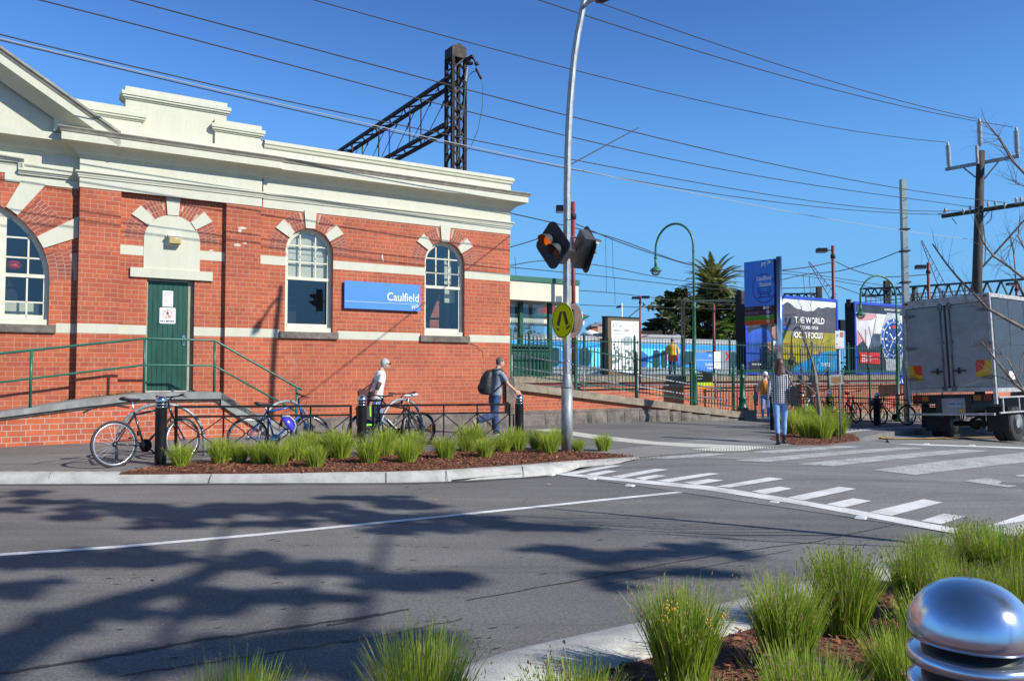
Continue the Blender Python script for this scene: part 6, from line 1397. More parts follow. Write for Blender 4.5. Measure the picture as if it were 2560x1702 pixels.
    if guard:
        m = MB(); a0 = [ra+Vector((r*1.08*cos(a), 0, r*1.08*sin(a))) for a in [radians(60+12*i) for i in range(10)]]; a0 = [Vector((-.42, 0, .80)), Vector((-.25, 0, .88)), Vector((-.05, 0, .90)), Vector((.22, 0, .85))]; m.tube(a0, .014, 5); m.build('rear_mudguard', BLACKR, t)
        m = MB(); m.bar(ra+Vector((.02, -.05, .42)), ra+Vector((.28, -.05, .47)), .012, .02); m.build('red_strap', REDS, t)
        m = MB(); m.cbox((.36, 0, .47), (.05, .04, .07)); m.build('frame_lock', BLACKP, t)
    if txt:
        d_ = (hdl-bb_).normalized(); lettering(txt, .075, WHITE, t, tuple(bb_+d_*.12+Vector((0, -.0205, -.015))), rot=(pi/2, -atan2(d_.z, d_.x), 0), bold=.004); d_ = (seat-bb_).normalized(); lettering(txt, .06, WHITE, t, tuple(bb_+d_*.14+Vector((.015, -.018, 0))), rot=(pi/2, -atan2(d_.z, d_.x), 0), bold=.003)
        m = MB(); m.bx(.60*0-.30, -.22, -.025, -.02, r-.03, r+.08); m.cbox((-.235, -.02, r+.02), (.045, .008, .10)); m.build('orange_reflector', flatmat('reflector_orange', (.9, .22, .02), .3), t)
    return t
def yawto(a, b): return atan2(b[1]-a[1], b[0]-a[0])
bicycle('dark bicycle with silver wheels, purple-black saddle and red strap beside the leftmost bollard', at(292, 11.35, .0), radians(52), radians(-4), (.025, .03, .04), rim=(.75, .78, .84), saddle=(.035, .03, .045), guard=True, steer=radians(12), seat_z=.96)
bicycle('blue mountain bicycle leaning on the second hoop behind the railing', at(621, 12.75, -.02), radians(35), radians(3), (.035, .14, .55), rim=(.5, .5, .52), steer=radians(-8), seat_z=.86)
bicycle('black and white racing bicycle with white saddle on the third hoop', at(1050, 14.9, -.05), radians(217), radians(-3), (.02, .02, .022), rim=(.10, .10, .11), saddle=(.8, .8, .8), bar='drop', steer=radians(20), seat_z=.98, txt='PROJET')
b4 = bicycle('dark bicycle with green-trimmed pannier half hidden behind the second bollard', at(912, 14.15, -.03), radians(42), radians(-3), (.05, .05, .055), bar='flat', rim=(.45, .46, .48), steer=radians(25), seat_z=.88)
m = MB(); m.bx(-.18, .14, -.16, -.05, .45, .78); m.build('pannier', mat('pannier_cloth', (.03, .035, .035), .8), b4); m = MB(); m.bx(-.19, .15, -.163, -.16, .44, .47); m.bx(-.16, -.13, -.165, -.16, .6, .78); m.bx(.03, .06, -.165, -.16, .6, .78); m.build('lime_trim', flatmat('lime_trim', (.22, .75, .02), .5), b4)
bicycle('dark bicycle behind the bare tree, right of the woman in the checked shirt', at(1988, 21.6, zg(7.7)), radians(38), radians(3), (.03, .03, .035), rim=(.12, .12, .12), steer=.3)
bicycle('black bicycle parked left of the bollard that stands between bicycles', at(2120, 23.9, zg(10)), radians(55), radians(-5), (.02, .02, .025), rim=(.10, .10, .10), steer=-.25)
b7 = bicycle('black bicycle with front basket between the middle bollard and the truck', at(2266, 26.1, zg(12.9)), radians(190), radians(3), (.02, .02, .025), rim=(.08, .08, .08), seat_z=1.0)
m = MB()
for i in range(7): z = .62+.04*i; m.tube([(1.0, -.12, z), (1.28, -.14, z), (1.28, .14, z), (1.0, .12, z)], .005, 4, closed=True)
for x_, y_ in ((1.0, -.12), (1.28, -.14), (1.28, .14), (1.0, .12), (1.14, -.13), (1.14, .13)): m.tube([(x_, y_, .60), (x_, y_, .87)], .006, 4)
m.build('basket', BLACKP, b7); m = MB(); m.cbox((1.14, 0, .74), (.22, .22, .2)); m.build('blue_bag', mat('blue_cloth', (.04, .12, .22), .8), b7)
bicycle('bicycle seen in the gap under the truck beside its left wheel', at(2346, 26.4, zg(14)), radians(30), radians(2), (.03, .03, .035), rim=(.1, .1, .1))
# helmet hanging on the blue bicycle
hp = PD(715, 1062, 12.75); t = thing('bicycle_helmet', 'blue and silver bicycle helmet hanging from the blue bicycle frame', 'helmet', hp); t.rotation_euler = (0, radians(55), radians(20))
m = MB(); prof = []
vs = []; n = 14
for i in range(7):
    a = pi/2*i/6
    for j in range(n): b_ = 2*pi*j/n; vs.append((.155*cos(a)*cos(b_)*1.0+.0, .115*cos(a)*sin(b_), .13*sin(a)))
m.add(vs, [(i*n+j, i*n+(j+1) % n, (i+1)*n+(j+1) % n, (i+1)*n+j) for i in range(6) for j in range(n)]+[tuple(range(n))[::-1]], 0, True); m.build('shell', mat('helmet_blue', (.06, .05, .55), .25, var=.2), t)
m = MB()
for k in (-1, 0, 1): m.tube([(-.15, .045*k*.6, .035), (-.08, .055*k, .118), (.02, .055*k, .136), (.10, .045*k, .11), (.152, .03*k, .04)], .014, 5)
m.build('silver_ribs', mat('helmet_silver', (.6, .6, .65), .3, .3), t); m = MB(); m.tube([(-.1, .1, 0), (0, .06, -.13), (.08, .1, 0)], .006, 4); m.tube([(-.1, -.1, 0), (0, .06, -.13), (.08, -.1, 0)], .006, 4); m.build('straps', BLACKR, t)

# ================================================================ people
def remesh(o, v=.014, smooth=3):
    md = o.modifiers.new('join', 'REMESH'); md.mode = 'VOXEL'; md.voxel_size = v; md.use_smooth_shade = True
    s = o.modifiers.new('soften', 'SMOOTH'); s.iterations = smooth; s.factor = .5
    return o
def etube(mb, nodes, n=16, m=0):          # nodes: (centre, lateral radius, fore-aft radius)
    vs = []
    for c, ry, rx in nodes:
        c = Vector(c)
        for j in range(n): a = 2*pi*j/n; vs.append((c.x+rx*cos(a), c.y+ry*sin(a), c.z))
    k = len(nodes)
    mb.add(vs, [(i*n+j, i*n+(j+1) % n, (i+1)*n+(j+1) % n, (i+1)*n+j) for i in range(k-1) for j in range(n)]+[tuple(range(n))[::-1], tuple((k-1)*n+j for j in range(n))], m, True)
def person(label, P, yaw, H, pose, cloth, hair, build=1.0):
    """pose: lean, legs ((hip, knee), (hip, knee)) left/right in degrees (forward +), arms ((sh, out, elbow), ...), turn"""
    t = thing('person', label, 'person', P, yaw); k = H/1.75
    V = lambda x, y, z: Vector((x, y, z))*k
    lean = radians(pose.get('lean', 3)); hip_z = pose.get('hip', .92); w = build
    hip = V(0, 0, hip_z); up = Vector((sin(lean), 0, cos(lean)))
    T = lambda d: hip+up*(d*k)
    sh_c = T(.50); neck = T(.56); head = T(.70)+V(pose.get('headx', .02), 0, 0)
    sw = pose.get('sw', .185)*w
    legs = []
    for s_, (h, kn) in ((1, pose['legs'][0]), (-1, pose['legs'][1])):
        a = radians(h); hj = hip+V(0, .09*s_*w, -.02); kj = hj+Vector((sin(a), .01*s_, -cos(a)))*(.43*k); b_ = a-radians(kn); aj = kj+Vector((sin(b_), 0, -cos(b_)))*(.41*k); legs.append((hj, kj, aj, b_))
    arms = []
    for s_, (h, out, el, bendx) in ((1, pose['arms'][0]), (-1, pose['arms'][1])):
        a = radians(h); o_ = radians(out); sj = sh_c+V(0, sw*s_, -.03); d = Vector((sin(a)*cos(o_), s_*sin(o_), -cos(a)*cos(o_))); ej = sj+d*(.285*k)
        a2 = radians(h+el); d2 = Vector((sin(a2), s_*sin(radians(bendx)), -cos(a2))).normalized(); wj = ej+d2*(.25*k); arms.append((sj, ej, wj, d2, s_))
    b = MB()
    etube(b, [(hip+V(0, 0, -.10), .10*w*k, .085*k), (hip, .165*w*k, .11*w*k), (T(.12), .155*w*k, .10*w*k), (T(.22), .14*w*k, .09*w*k), (T(.36), .165*w*k, .105*w*k), (T(.47), .18*w*k, .095*w*k), (T(.535), .10*k, .07*k), (T(.57), .055*k, .055*k), (T(.63), .05*k, .052*k)])
    c = head; b.ball(c, .1*k, 16, 0, (.92, .76, 1.16)); b.ball(c+V(.03, 0, -.05), .06*k, 12, 0, (.9, .85, .9))
    b.tube([c+V(.085, 0, .01), c+V(.112, 0, -.02), c+V(.09, 0, -.03)], [.009*k, .014*k, .01*k], 6)
    b.tube([c+V(.083, -.02, -.062), c+V(.09, 0, -.06), c+V(.083, .02, -.062)], .007*k, 5)
    for s_ in (-1, 1): b.ball(c+V(-.01, .078*s_, -.01), .024*k, 8, 0, (.6, .35, 1.1))
    for hj, kj, aj, b_ in legs:
        b.tube([hj, hj.lerp(kj, .3), kj, kj.lerp(aj, .3), aj], [x*k*w for x in (.085, .08, .052, .055, .035)], 12)
        d = Vector((cos(b_), 0, sin(b_))); b.tube([aj-d*.03*k+V(0, 0, -.02), aj+d*.05*k+V(0, 0, -.04), aj+d*.16*k+V(0, 0, -.055)], [.035*k, .034*k, .024*k], 8)
    for sj, ej, wj, d2, s_ in arms:
        b.tube([sj, sj.lerp(ej, .3), ej, ej.lerp(wj, .35), wj], [x*k*w for x in (.05, .046, .036, .038, .025)], 10)
        a_, b2 = ortho(d2); side = Vector((1, 0, 0)) if abs(d2.x) < .8 else Vector((0, 0, 1)); side = (side-d2*side.dot(d2)).normalized(); nrm = d2.cross(side)*s_
        pc = wj+d2*.045*k; b.cbox(pc, (.075*k, .028*k, .09*k), (side, nrm, d2))
        for i, L_ in enumerate((.068, .078, .073, .056)):
            o_ = pc+side*(.030-.020*i)*k+d2*.04*k; q1 = o_+(d2*.55*L_+nrm*-.010)*k; q1 = o_+d2*(.5*L_*k)-nrm*.008*k; q2 = q1+d2*(.38*L_*k)-nrm*.022*k; b.tube([o_, q1, q2], [.0095*k, .009*k, .0075*k], 6)
        b.tube([pc+side*.034*k-d2*.02*k, pc+side*.058*k+d2*.015*k, pc+side*.055*k+d2*.045*k-nrm*.01*k], [.012*k, .010*k, .008*k], 6)
    remesh(b.build('body', cloth.get('skin', SKIN), t), .0105)
    # clothing
    top = cloth['top']; m = MB(); e = .016*k
    tail = cloth.get('tail', -.02)
    etube(m, [(T(tail), .172*w*k+e*cloth.get('flare', 1), .118*w*k+e), (T(.06), .165*w*k+e, .112*w*k+e), (T(.2), .148*w*k+e, .098*w*k+e), (T(.36), .168*w*k+e, .108*w*k+e), (T(.46), .182*w*k+e*.6, .098*w*k+e), (T(.525), .11*k+e, .075*k+e), (T(.565), .062*k+e*.6, .062*k+e*.6)])
    for sj, ej, wj, d2, s_ in arms:
        f = cloth.get('sleeve', .55)
        if f <= 1: m.tube([sj+V(0, -.02*s_, .0), sj.lerp(ej, f*.5), sj.lerp(ej, f)], [.064*k*w, .062*k*w, .058*k*w], 10)
        else: m.tube([sj+V(0, -.02*s_, 0), sj.lerp(ej, .5), ej, ej.lerp(wj, .5), ej.lerp(wj, min(1, f-1))], [.062*k*w, .056*k*w, .05*k*w, .045*k*w, .036*k*w], 10)
    remesh(m.build(cloth.get('topname', 'shirt'), top, t), .013)
    m = MB(); bt = cloth['bottom']; f = cloth.get('leg', 1.95); lw = cloth.get('loose', 1.0)
    etube(m, [(hip+V(0, 0, -.12), .12*w*k, .10*k), (hip+V(0, 0, -.03), .172*w*k, .118*w*k), (T(.04), .166*w*k, .112*w*k), (T(.10), .155*w*k, .104*w*k)])
    for hj, kj, aj, b_ in legs:
        pts = [hj, hj.lerp(kj, .35), kj]; rs = [.094, .088*lw**.5, .062*lw]
        if f > 1: pts += [kj.lerp(aj, .35), kj.lerp(aj, f-1)]; rs += [.064*lw, .042*lw*cloth.get('hem', 1)]
        else: pts[-1] = hj.lerp(kj, f); rs[-1] = .085
        m.tube(pts, [x*k*w for x in rs], 12)
    remesh(m.build(cloth.get('botname', 'trousers'), bt, t), .012)
    for hj, kj, aj, b_ in legs:
        m = MB(); d = Vector((cos(b_*.8), 0, sin(b_*.8))); dn = Vector((-d.z*-1*-1, 0, -cos(b_*.8))) if 0 else Vector((sin(b_*.8), 0, -cos(b_*.8)))
        a0 = aj+dn*.055*k; m.tube([a0-d*.055*k, a0+d*.03*k, a0+d*.12*k, a0+d*.185*k], [.036*k, .044*k, .040*k, .026*k], 10)
        m.tube([aj-dn*cloth.get('boot', .02)*k, a0], [.045*k, .044*k], 10); m.cbox(a0+d*.06*k+dn*.035*k, (.27*k, .085*k, .022*k), (d, Vector((0, 1, 0)), -dn))
        remesh(m.build('shoe', cloth['shoe'], t), .010)
        if 'sock' in cloth: m = MB(); m.tube([aj-dn*.10*k, aj], .042*k, 8); m.build('sock', cloth['sock'], t)
        if 'cuff' in cloth: m = MB(); q_ = kj.lerp(aj, f-1); u_ = (aj-kj).normalized(); m.tube([q_-u_*.025*k, q_+u_*.012*k], .047*k*w*lw**.5, 10); m.build('jean_cuff', cloth['cuff'], t)
    # hair
    hm, kind = hair; m = MB(); c = head
    if kind == 'short': m.ball(c+V(-.014, 0, .018), .103*k, 16, 0, (.93, .84, 1.08)); m.ball(c+V(-.035, 0, -.03), .08*k, 12, 0, (.7, .86, .9))
    if kind == 'crop': m.ball(c+V(-.010, 0, .02), .100*k, 16, 0, (.93, .79, 1.06)); m.ball(c+V(-.030, 0, -.02), .075*k, 12, 0, (.75, .88, .9))
    if kind == 'long':
        m.ball(c+V(-.014, 0, .018), .106*k, 16, 0, (.95, .86, 1.1)); etube(m, [(c+V(-.10, .03, -.44), .02*k, .012*k), (c+V(-.10, .02, -.37), .055*k, .02*k), (c+V(-.105, .01, -.27), .085*k, .028*k), (c+V(-.09, 0, -.17), .098*k, .035*k), (c+V(-.05, 0, -.07), .092*k, .06*k), (c+V(-.03, 0, .03), .088*k, .07*k)]); 
        for s_ in (-1, 1): m.tube([c+V(-.02, .05*s_, .02), c+V(-.035, .08*s_, -.10), c+V(-.08, .085*s_, -.22), c+V(-.10, .06*s_, -.34)], [.04*k, .036*k, .026*k, .010*k], 8)
    remesh(m.build('hair', hm, t), .011)
    return t, head, T, k, arms
GHAIR = mat('grey_hair', (.52, .51, .48), .8, var=.5, scale=70); DHAIR = mat('dark_grey_hair', (.11, .10, .09), .7, var=.4, scale=40); BHAIR = mat('brown_hair', (.13, .055, .03), .45, var=.6, scale=18, stretch=(1, 1, .12), col2=(.05, .022, .015))
DEN = mat('blue_denim', (.20, .38, .66), .8, var=.15, scale=9); DEN2 = mat('skirt_denim', (.13, .23, .40), .8, var=.15, scale=9); NAVY = mat('navy_cotton', (.035, .07, .16), .85, var=.3, scale=7)
GREYS = mat('grey_tshirt', (.24, .27, .31), .85, var=.12, scale=5); WTS = mat('white_tshirt', (.78, .78, .80), .8, var=.05); BLKL = mat('black_leather', (.02, .02, .02), .35, var=.2)
def plaid():
    m, nt, b = nodes_of('checked_shirt'); L = nt.links.new; nd = nt.nodes.new; tc = nd('ShaderNodeTexCoord'); sp = nd('ShaderNodeSeparateXYZ'); L(tc.outputs['Object'], sp.inputs[0])
    def line(src, sc):
        a = nd('ShaderNodeMath'); a.operation = 'MULTIPLY'; a.inputs[1].default_value = sc; L(src, a.inputs[0]); f = nd('ShaderNodeMath'); f.operation = 'FRACT'; L(a.outputs[0], f.inputs[0]); g = nd('ShaderNodeMath'); g.operation = 'LESS_THAN'; g.inputs[1].default_value = .42; L(f.outputs[0], g.inputs[0]); return g.outputs[0]
    s_ = nd('ShaderNodeMath'); L(line(sp.outputs[1], 24), s_.inputs[0]); L(line(sp.outputs[2], 24), s_.inputs[1]); d = nd('ShaderNodeMath'); d.operation = 'MULTIPLY'; d.inputs[1].default_value = .5; L(s_.outputs[0], d.inputs[0])
    r = nd('ShaderNodeValToRGB'); r.color_ramp.elements[0].color = (.78, .78, .78, 1); r.color_ramp.elements[1].color = (.015, .015, .02, 1); e = r.color_ramp.elements.new(.5); e.color = (.12, .12, .14, 1); L(d.outputs[0], r.inputs[0]); L(r.outputs[0], b.inputs['Base Color']); b.inputs['Roughness'].default_value = .85; return m
# walking woman in checked shirt (seen from behind)
tw, hd_, T_, k_, ar = person('woman with long brown hair, checked shirt, jeans and black boots walking away', at(1949, 15.9, zg(5.3)+.0), radians(80), 1.69,
    dict(lean=2, hip=.93, legs=((-14, 8), (10, 6)), arms=((-8, 14, 12, 4), (-4, 12, 10, 6)), sw=.175), dict(top=plaid(), sleeve=1.92, tail=-.10, flare=1.6, bottom=DEN, leg=1.86, loose=.92, shoe=BLKL, boot=.12, cuff=mat('pale_denim', (.55, .62, .70), .8)), (BHAIR, 'long'), .92)
bg_ = ar[1]; m = MB(); t = thing('shoulder_bag', 'black shoulder bag hanging at the right side of the woman in the checked shirt', 'bag', tw.location, tw.rotation_euler.z)
c = bg_[1]+Vector((.0, -.02, -.10)); m.prism([(-.13, .17), (.13, .17), (.17, -.20), (-.17, -.20)], (c.x, c.y-.04, c.z-.02), (1, 0, 0), (0, 0, 1), (0, .085, 0)); m.build('bag_body', BLKL, t)
m = MB(); s0 = bg_[0]+Vector((0, .03, .075)); m.tube([c+Vector((-.1, 0, .14)), s0+Vector((-.09, -.02, -.05)), s0, s0+Vector((.08, -.02, -.04)), c+Vector((.1, 0, .14))], .014, 6); m.build('strap', BLKL, t)
m = MB(); 
for i in range(6): m.ball(c+Vector((-.11-.0*i, -.045, .15+.045*i)), .008, 6)
m.build('studs', STEEL, t)
# man with backpack
tm, hd_, T_, k_, ar = person('man in grey t-shirt and navy trousers striding right with one foot lifted behind', at(1238, 17.25, -.05), radians(28), 1.74,
    dict(lean=7, hip=.93, legs=((6, 2), (-12, 62)), arms=((-14, 10, 14, 0), (30, 8, 22, 0)), headx=.035), dict(top=GREYS, sleeve=.72, bottom=NAVY, leg=1.97, loose=1.32, hem=1.3, shoe=mat('tan_shoe', (.34, .25, .15), .7)), (DHAIR, 'crop'))
t = thing('backpack', 'full black backpack worn by the striding man', 'backpack', tm.location, tm.rotation_euler.z)
m = MB(); c = T_(.27)+Vector((-.235, 0, 0)); etube(m, [(c+Vector((.02, 0, -.27)), .10, .07), (c+Vector((-.03, 0, -.24)), .16, .13), (c+Vector((-.03, 0, -.08)), .175, .15), (c+Vector((0, 0, .10)), .16, .125), (c+Vector((.04, 0, .22)), .12, .085), (c+Vector((.07, 0, .27)), .05, .04)]); m.ball(c+Vector((-.14, 0, -.12)), .10, 12, 0, (.7, 1.1, 1.1))
BPK = mat('black_nylon', (.022, .023, .026), .55, var=.5, scale=14, bump=.5, bscale=16); remesh(m.build('pack_body', BPK, t), .014)
for s_ in (-1, 1): m = MB(); m.tube([c+Vector((.07, .09*s_, .22)), T_(.545)+Vector((.0, .11*s_, .02)), T_(.46)+Vector((.125, .12*s_, 0)), T_(.28)+Vector((.125, .15*s_, 0)), c+Vector((.10, .16*s_, -.20))], .020, 6); m.build('shoulder_strap', BPK, t)
# grey-haired walker
te, hd_, T_, k_, ar = person('grey-haired person in white t-shirt and denim shorts walking right behind the railing', at(941, 16.2, -.05), radians(24), 1.73,
    dict(lean=10, hip=.90, legs=((16, 14), (-10, 10)), arms=((-32, 8, -4, -20), (-24, 6, 6, -18)), headx=.07), dict(top=WTS, sleeve=.6, bottom=DEN2, leg=1.12, loose=1.35, botname='shorts', shoe=mat('bright_sneaker', (.55, .12, .12), .7, var=.5, scale=30, col2=(.12, .35, .45)), sock=WHITE), (GHAIR, 'short'))
m = MB(); m.tube([hd_+Vector((.085, -.06, .012)), hd_+Vector((.10, -.03, .012)), hd_+Vector((.105, .03, .012)), hd_+Vector((.085, .06, .012))], .017, 6); m.tube([hd_+Vector((.085, -.066, .015)), hd_+Vector((0, -.085, .01))], .005, 4); m.build('sunglasses', BLKL, te)
m = MB(); sj, ej, wj, d2, s_ = ar[1]; m.tube([sj.lerp(ej, .5), ej, ej.lerp(wj, .08)], [.052, .044, .042], 10); m.build('arm_band', mat('brown_sleeve', (.10, .055, .045), .9), te)
m = MB(); c = T_(.38); 
for i in range(7): a = 2*pi*i/7; m.ball(c+Vector((-.128-.0, -.03+.04*cos(a), .04*sin(a))), .018, 6, 0, (.3, 1, 1))
m.build('shirt_flower_print', mat('flower_yellow', (.55, .45, .05), .8, var=.6, scale=60, col2=(.03, .03, .02)), te)
t = thing('handbag', 'red handbag with brown flap carried behind the grey-haired walker', 'bag', te.location, te.rotation_euler.z)
m = MB(); c = (ar[0][2]+ar[1][2])/2+Vector((-.07, 0, -.02)); m.prism([(-.15, .14), (.13, .12), (.16, -.15), (-.12, -.19)], (c.x, c.y-.06, c.z+.02), (1, 0, 0), (0, 0, 1), (0, .12, 0)); m.build('bag_body', mat('red_leather', (.55, .02, .02), .45, var=.15), t)
m = MB(); m.prism([(-.15, .18), (.06, .17), (.05, .0), (-.13, -.02)], (c.x, c.y-.068, c.z+.02), (1, 0, 0), (0, 0, 1), (0, .006, 0)); m.build('brown_flap', mat('brown_leather', (.09, .035, .025), .5), t)
m = MB(); m.tube([c+Vector((-.1, -.05, .15)), T_(.34)+Vector((-.14, -.16, 0)), ar[1][1]+Vector((.03, -.03, 0)), c+Vector((.12, -.07, .1))], .012, 5); m.build('strap', _M['brown_leather'], t)
# small figure with cap
ts, hd_, T_, k_, ar = person('small figure in white hooded top, jeans and white cap near the brick wall', at(1912, 25.5, zg(8)), radians(70), 1.52,
    dict(lean=3, hip=.92, legs=((-6, 4), (9, 8)), arms=((-10, 16, 10, 4), (8, 14, 20, 4))), dict(top=mat('white_hoodie', (.62, .66, .70), .85), sleeve=1.9, tail=-.06, bottom=DEN, leg=1.93, shoe=WTS, topname='hooded_top'), (mat('black_hair', (.02, .018, .016), .6), 'crop'))
m = MB(); m.ball(hd_+Vector((-.01, 0, .045)), .112*k_, 14, 0, (1, .9, .85)); m.bar(hd_+Vector((.08, 0, .03)), hd_+Vector((.17, 0, .02)), .12, .012); m.build('cap', WTS, ts)
t = thing('patterned_backpack', 'orange and yellow patterned backpack on the small figure with white cap', 'backpack', ts.location, ts.rotation_euler.z)
m = MB(); c = T_(.27)+Vector((-.17, 0, 0)); etube(m, [(c+Vector((0, 0, -.23)), .12, .06), (c+Vector((0, 0, -.2)), .15, .10), (c+Vector((0, 0, .05)), .155, .10), (c+Vector((0, 0, .18)), .12, .08), (c+Vector((0, 0, .22)), .05, .04)]); m.build('pack_body', mat('orange_pattern', (.85, .45, .03), .8, scale=14, col2=(.65, .04, .02)), t)
m = MB()
for s_ in (-1, 1): m.tube([c+Vector((.05, .07*s_, .18)), T_(.54)+Vector((.0, .09*s_, .02)), T_(.4)+Vector((.12, .1*s_, 0)), c+Vector((.06, .12*s_, -.15))], .016, 5)
m.build('shoulder_straps', BLKL, t)
t = thing('grey_jacket', 'grey jacket carried at the left side of the small figure with white cap', 'jacket', ts.location, ts.rotation_euler.z); m = MB(); c = ar[0][2]; m.tube([c+Vector((0, .04, .12)), c+Vector((0, .05, -.05)), c+Vector((0, .04, -.32))], [.05, .085, .06], 8); m.build('cloth', mat('grey_cloth', (.20, .21, .22), .9, var=.2), t)
# yellow jacket on the platform
ty, hd_, T_, k_, ar = person('person in bright yellow jacket standing on the platform behind the picket fences', PD(1681, 937, 38.5)-Vector((0, 0, 0)), radians(82), 1.78,
    dict(lean=1, hip=.93, legs=((2, 2), (-2, 2)), arms=((6, 12, 6, 0), (4, 12, 4, 0))), dict(top=mat('yellow_jacket', (.78, .47, .02), .7, var=.08), sleeve=1.7, tail=.0, bottom=NAVY, leg=1.96, loose=1.15, shoe=BLKL, topname='jacket'), (DHAIR, 'crop'), 1.12)
m = MB(); m.prism([(-.2, 0), (.2, 0), (.22, -.3), (-.24, -.32)], (-.16, 0, T_(.02).z), (0, 1, 0), (0, 0, 1), (.02, 0, 0)); m.build('red_jumper', mat('dark_red_cloth', (.25, .02, .02), .9), ty)

# ================================================================ truck
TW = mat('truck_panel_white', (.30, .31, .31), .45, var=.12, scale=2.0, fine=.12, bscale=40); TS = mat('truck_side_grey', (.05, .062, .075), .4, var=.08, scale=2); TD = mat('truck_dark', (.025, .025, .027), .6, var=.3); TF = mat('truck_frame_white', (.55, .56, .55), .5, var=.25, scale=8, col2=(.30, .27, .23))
hdg = atan2(.6, .8); t = thing('delivery_truck', 'parked white box truck seen from behind, with two rear doors and red-yellow marker plates', 'truck', (12.56, 20.5, zg(12.5)-.13)); t.rotation_euler = (radians(-2.6), 0, hdg)
Wd, ZB, ZT, LN = 2.28, 1.38, 3.92, 6.2
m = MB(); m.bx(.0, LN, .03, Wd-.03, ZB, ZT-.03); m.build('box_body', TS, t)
m = MB()
for i in range(6): x_ = .15+i*(LN-.3)/6; m.bx(x_, x_+.03, .024, .03, ZB+.05, ZT-.1)
m.build('side_ribs', TS, t)
m = MB(); m.bx(-.05, .03, 0, .07, ZB-.35, ZT); m.bx(-.05, .03, Wd-.07, Wd, ZB-.30, ZT); m.bx(-.045, .03, .07, Wd-.07, ZT-.20, ZT); m.bx(-.06, .03, .07, Wd-.07, ZB-.02, ZB+.09); m.bx(.03, LN, 0, .03, ZT-.1, ZT); m.bx(.03, LN, -.01, .03, ZB-.05, ZB+.06); m.bx(-.04, LN, .02, Wd-.02, ZT-.03, ZT+.01); m.build('rear_frame', TF, t)
for y0, y1 in ((.08, 1.135), (1.155, Wd-.08)):
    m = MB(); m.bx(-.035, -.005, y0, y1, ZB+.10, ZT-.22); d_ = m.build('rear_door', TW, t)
    side = y0 < .5
    for yy_ in (y1-.11 if side else y0+.11,):
        m = MB(); m.tube([(-.06, yy_, ZB+.02), (-.06, yy_, ZT-.14)], .017, 8); m.bx(-.09, -.035, yy_-.05, yy_+.05, ZB+.02, ZB+.15); m.bx(-.09, -.035, yy_-.05, yy_+.05, ZT-.33, ZT-.17); m.bx(-.085, -.035, yy_-.045, yy_+.045, ZB+1.30, ZB+1.35); m.build('lock_rod', mat('tarnished_steel', (.16, .17, .18), .45, .6, var=.3), d_)
        m = MB(); k_ = -1 if side else 1; m.bx(-.10, -.06, yy_, yy_+k_*.34, ZB+.53, ZB+.56); m.bx(-.10, -.04, yy_+k_*.14, yy_+k_*.18, ZB+.47, ZB+.63); m.build('handle', TD, d_)
    for zz_ in (.35, 1.22, 2.12):
        ya = y0 if side else y1; k_ = 1 if side else -1
        m = MB(); m.prism([(0, -.035), (.12, -.045), (.30, -.015), (.33, 0), (.30, .012), (.12, .04), (0, .045)] if k_ > 0 else [(-x_, z_) for x_, z_ in [(0, -.035), (.12, -.045), (.30, -.015), (.33, 0), (.30, .012), (.12, .04), (0, .045)]][::-1], (-.05, ya-k_*.05, ZB+zz_), (0, 1, 0), (0, 0, 1), (-.025, 0, 0)); m.build('hinge', _M['tarnished_steel'], d_)
m = MB(); m.bx(-.045, -.0, 1.12, 1.17, ZB+.1, ZT-.2); m.build('door_seal', TD, t)
MR = flatmat('marker_red', (.62, .045, .008), .4); MY = flatmat('marker_yellow', (.62, .37, .005), .4)
for y0, y1, zb_, fl in ((.0+.04, .45, .36, 1), (Wd-.42, Wd-.06, .30, -1)):
    m = MB(); m.bx(-.042, -.036, y0, y1, ZB+zb_, ZB+zb_+.44); pl_ = m.build('marker_plate', MY, t)
    yc_, w_ = (y0+y1)/2, (y1-y0)/2; P_ = [(-.2, 1), (1, 1), (1, -.45), (.15, 0)] if fl > 0 else [(-1, 1), (.3, 1), (.1, .0), (-1, -.35)]
    m = MB(); m.prism([(yc_+w_*a, ZB+zb_+.22+.22*b_) for a, b_ in P_], (-.045, 0, 0), (0, 1, 0), (0, 0, 1), (.002, 0, 0)); m.build('red_wedge', MR, pl_)
    if fl < 0:
        for i, w in enumerate(('DO NOT', 'OVERTAKE', 'TURNING VEHICLE')): o_ = lettering(w, .055, flatmat('marker_text', (.12, .08, .01), .5), t, (-.044, y1-.02, ZB+zb_+.15-.06*i), rot=(pi/2, 0, -pi/2), sx=.8); o_.parent = pl_
m = MB(); m.bx(-.05, .0, .78, 1.38, .80, 1.20); m.build('plate_panel', TW, t)
m = MB(); m.bx(-.056, -.05, .88, 1.22, .98, 1.11); np_ = m.build('number_plate', mat('plate_blue_white', (.42, .50, .62), .4), t)
lettering('WSK-592', .095, flatmat('plate_blue', (.02, .06, .25), .4), np_, (-.058, 1.205, 1.012), rot=(pi/2, 0, -pi/2), sx=.92, bold=.002); m = MB(); m.bx(-.058, -.05, .82, .95, .83, .90); m.build('small_label', MY, t)
m = MB(); m.bx(-.05, .1, 1.38, 1.55, .70, 1.25); m.bx(-.05, .1, .62, .78, .70, 1.25); m.bx(.1, LN+1.2, .75, .95, .85, 1.15); m.bx(.1, LN+1.2, 1.35, 1.55, .85, 1.15); m.bx(.0, .3, .1, Wd-.1, 1.05, 1.30); m.build('chassis', TD, t)
m = MB(); m.bx(-.06, .02, .08, Wd-.05, .74, .80); m.build('rear_bar', TF, t)
m = MB(); m.bx(.08, LN, -.02, .02, 1.18, 1.22); m.bx(.08, LN, -.02, .02, .78, .82)
for i in range(6): m.bx(.3+i*1.0, .34+i*1.0, -.01, .02, .8, 1.2)
m.build('side_rail', TF, t)
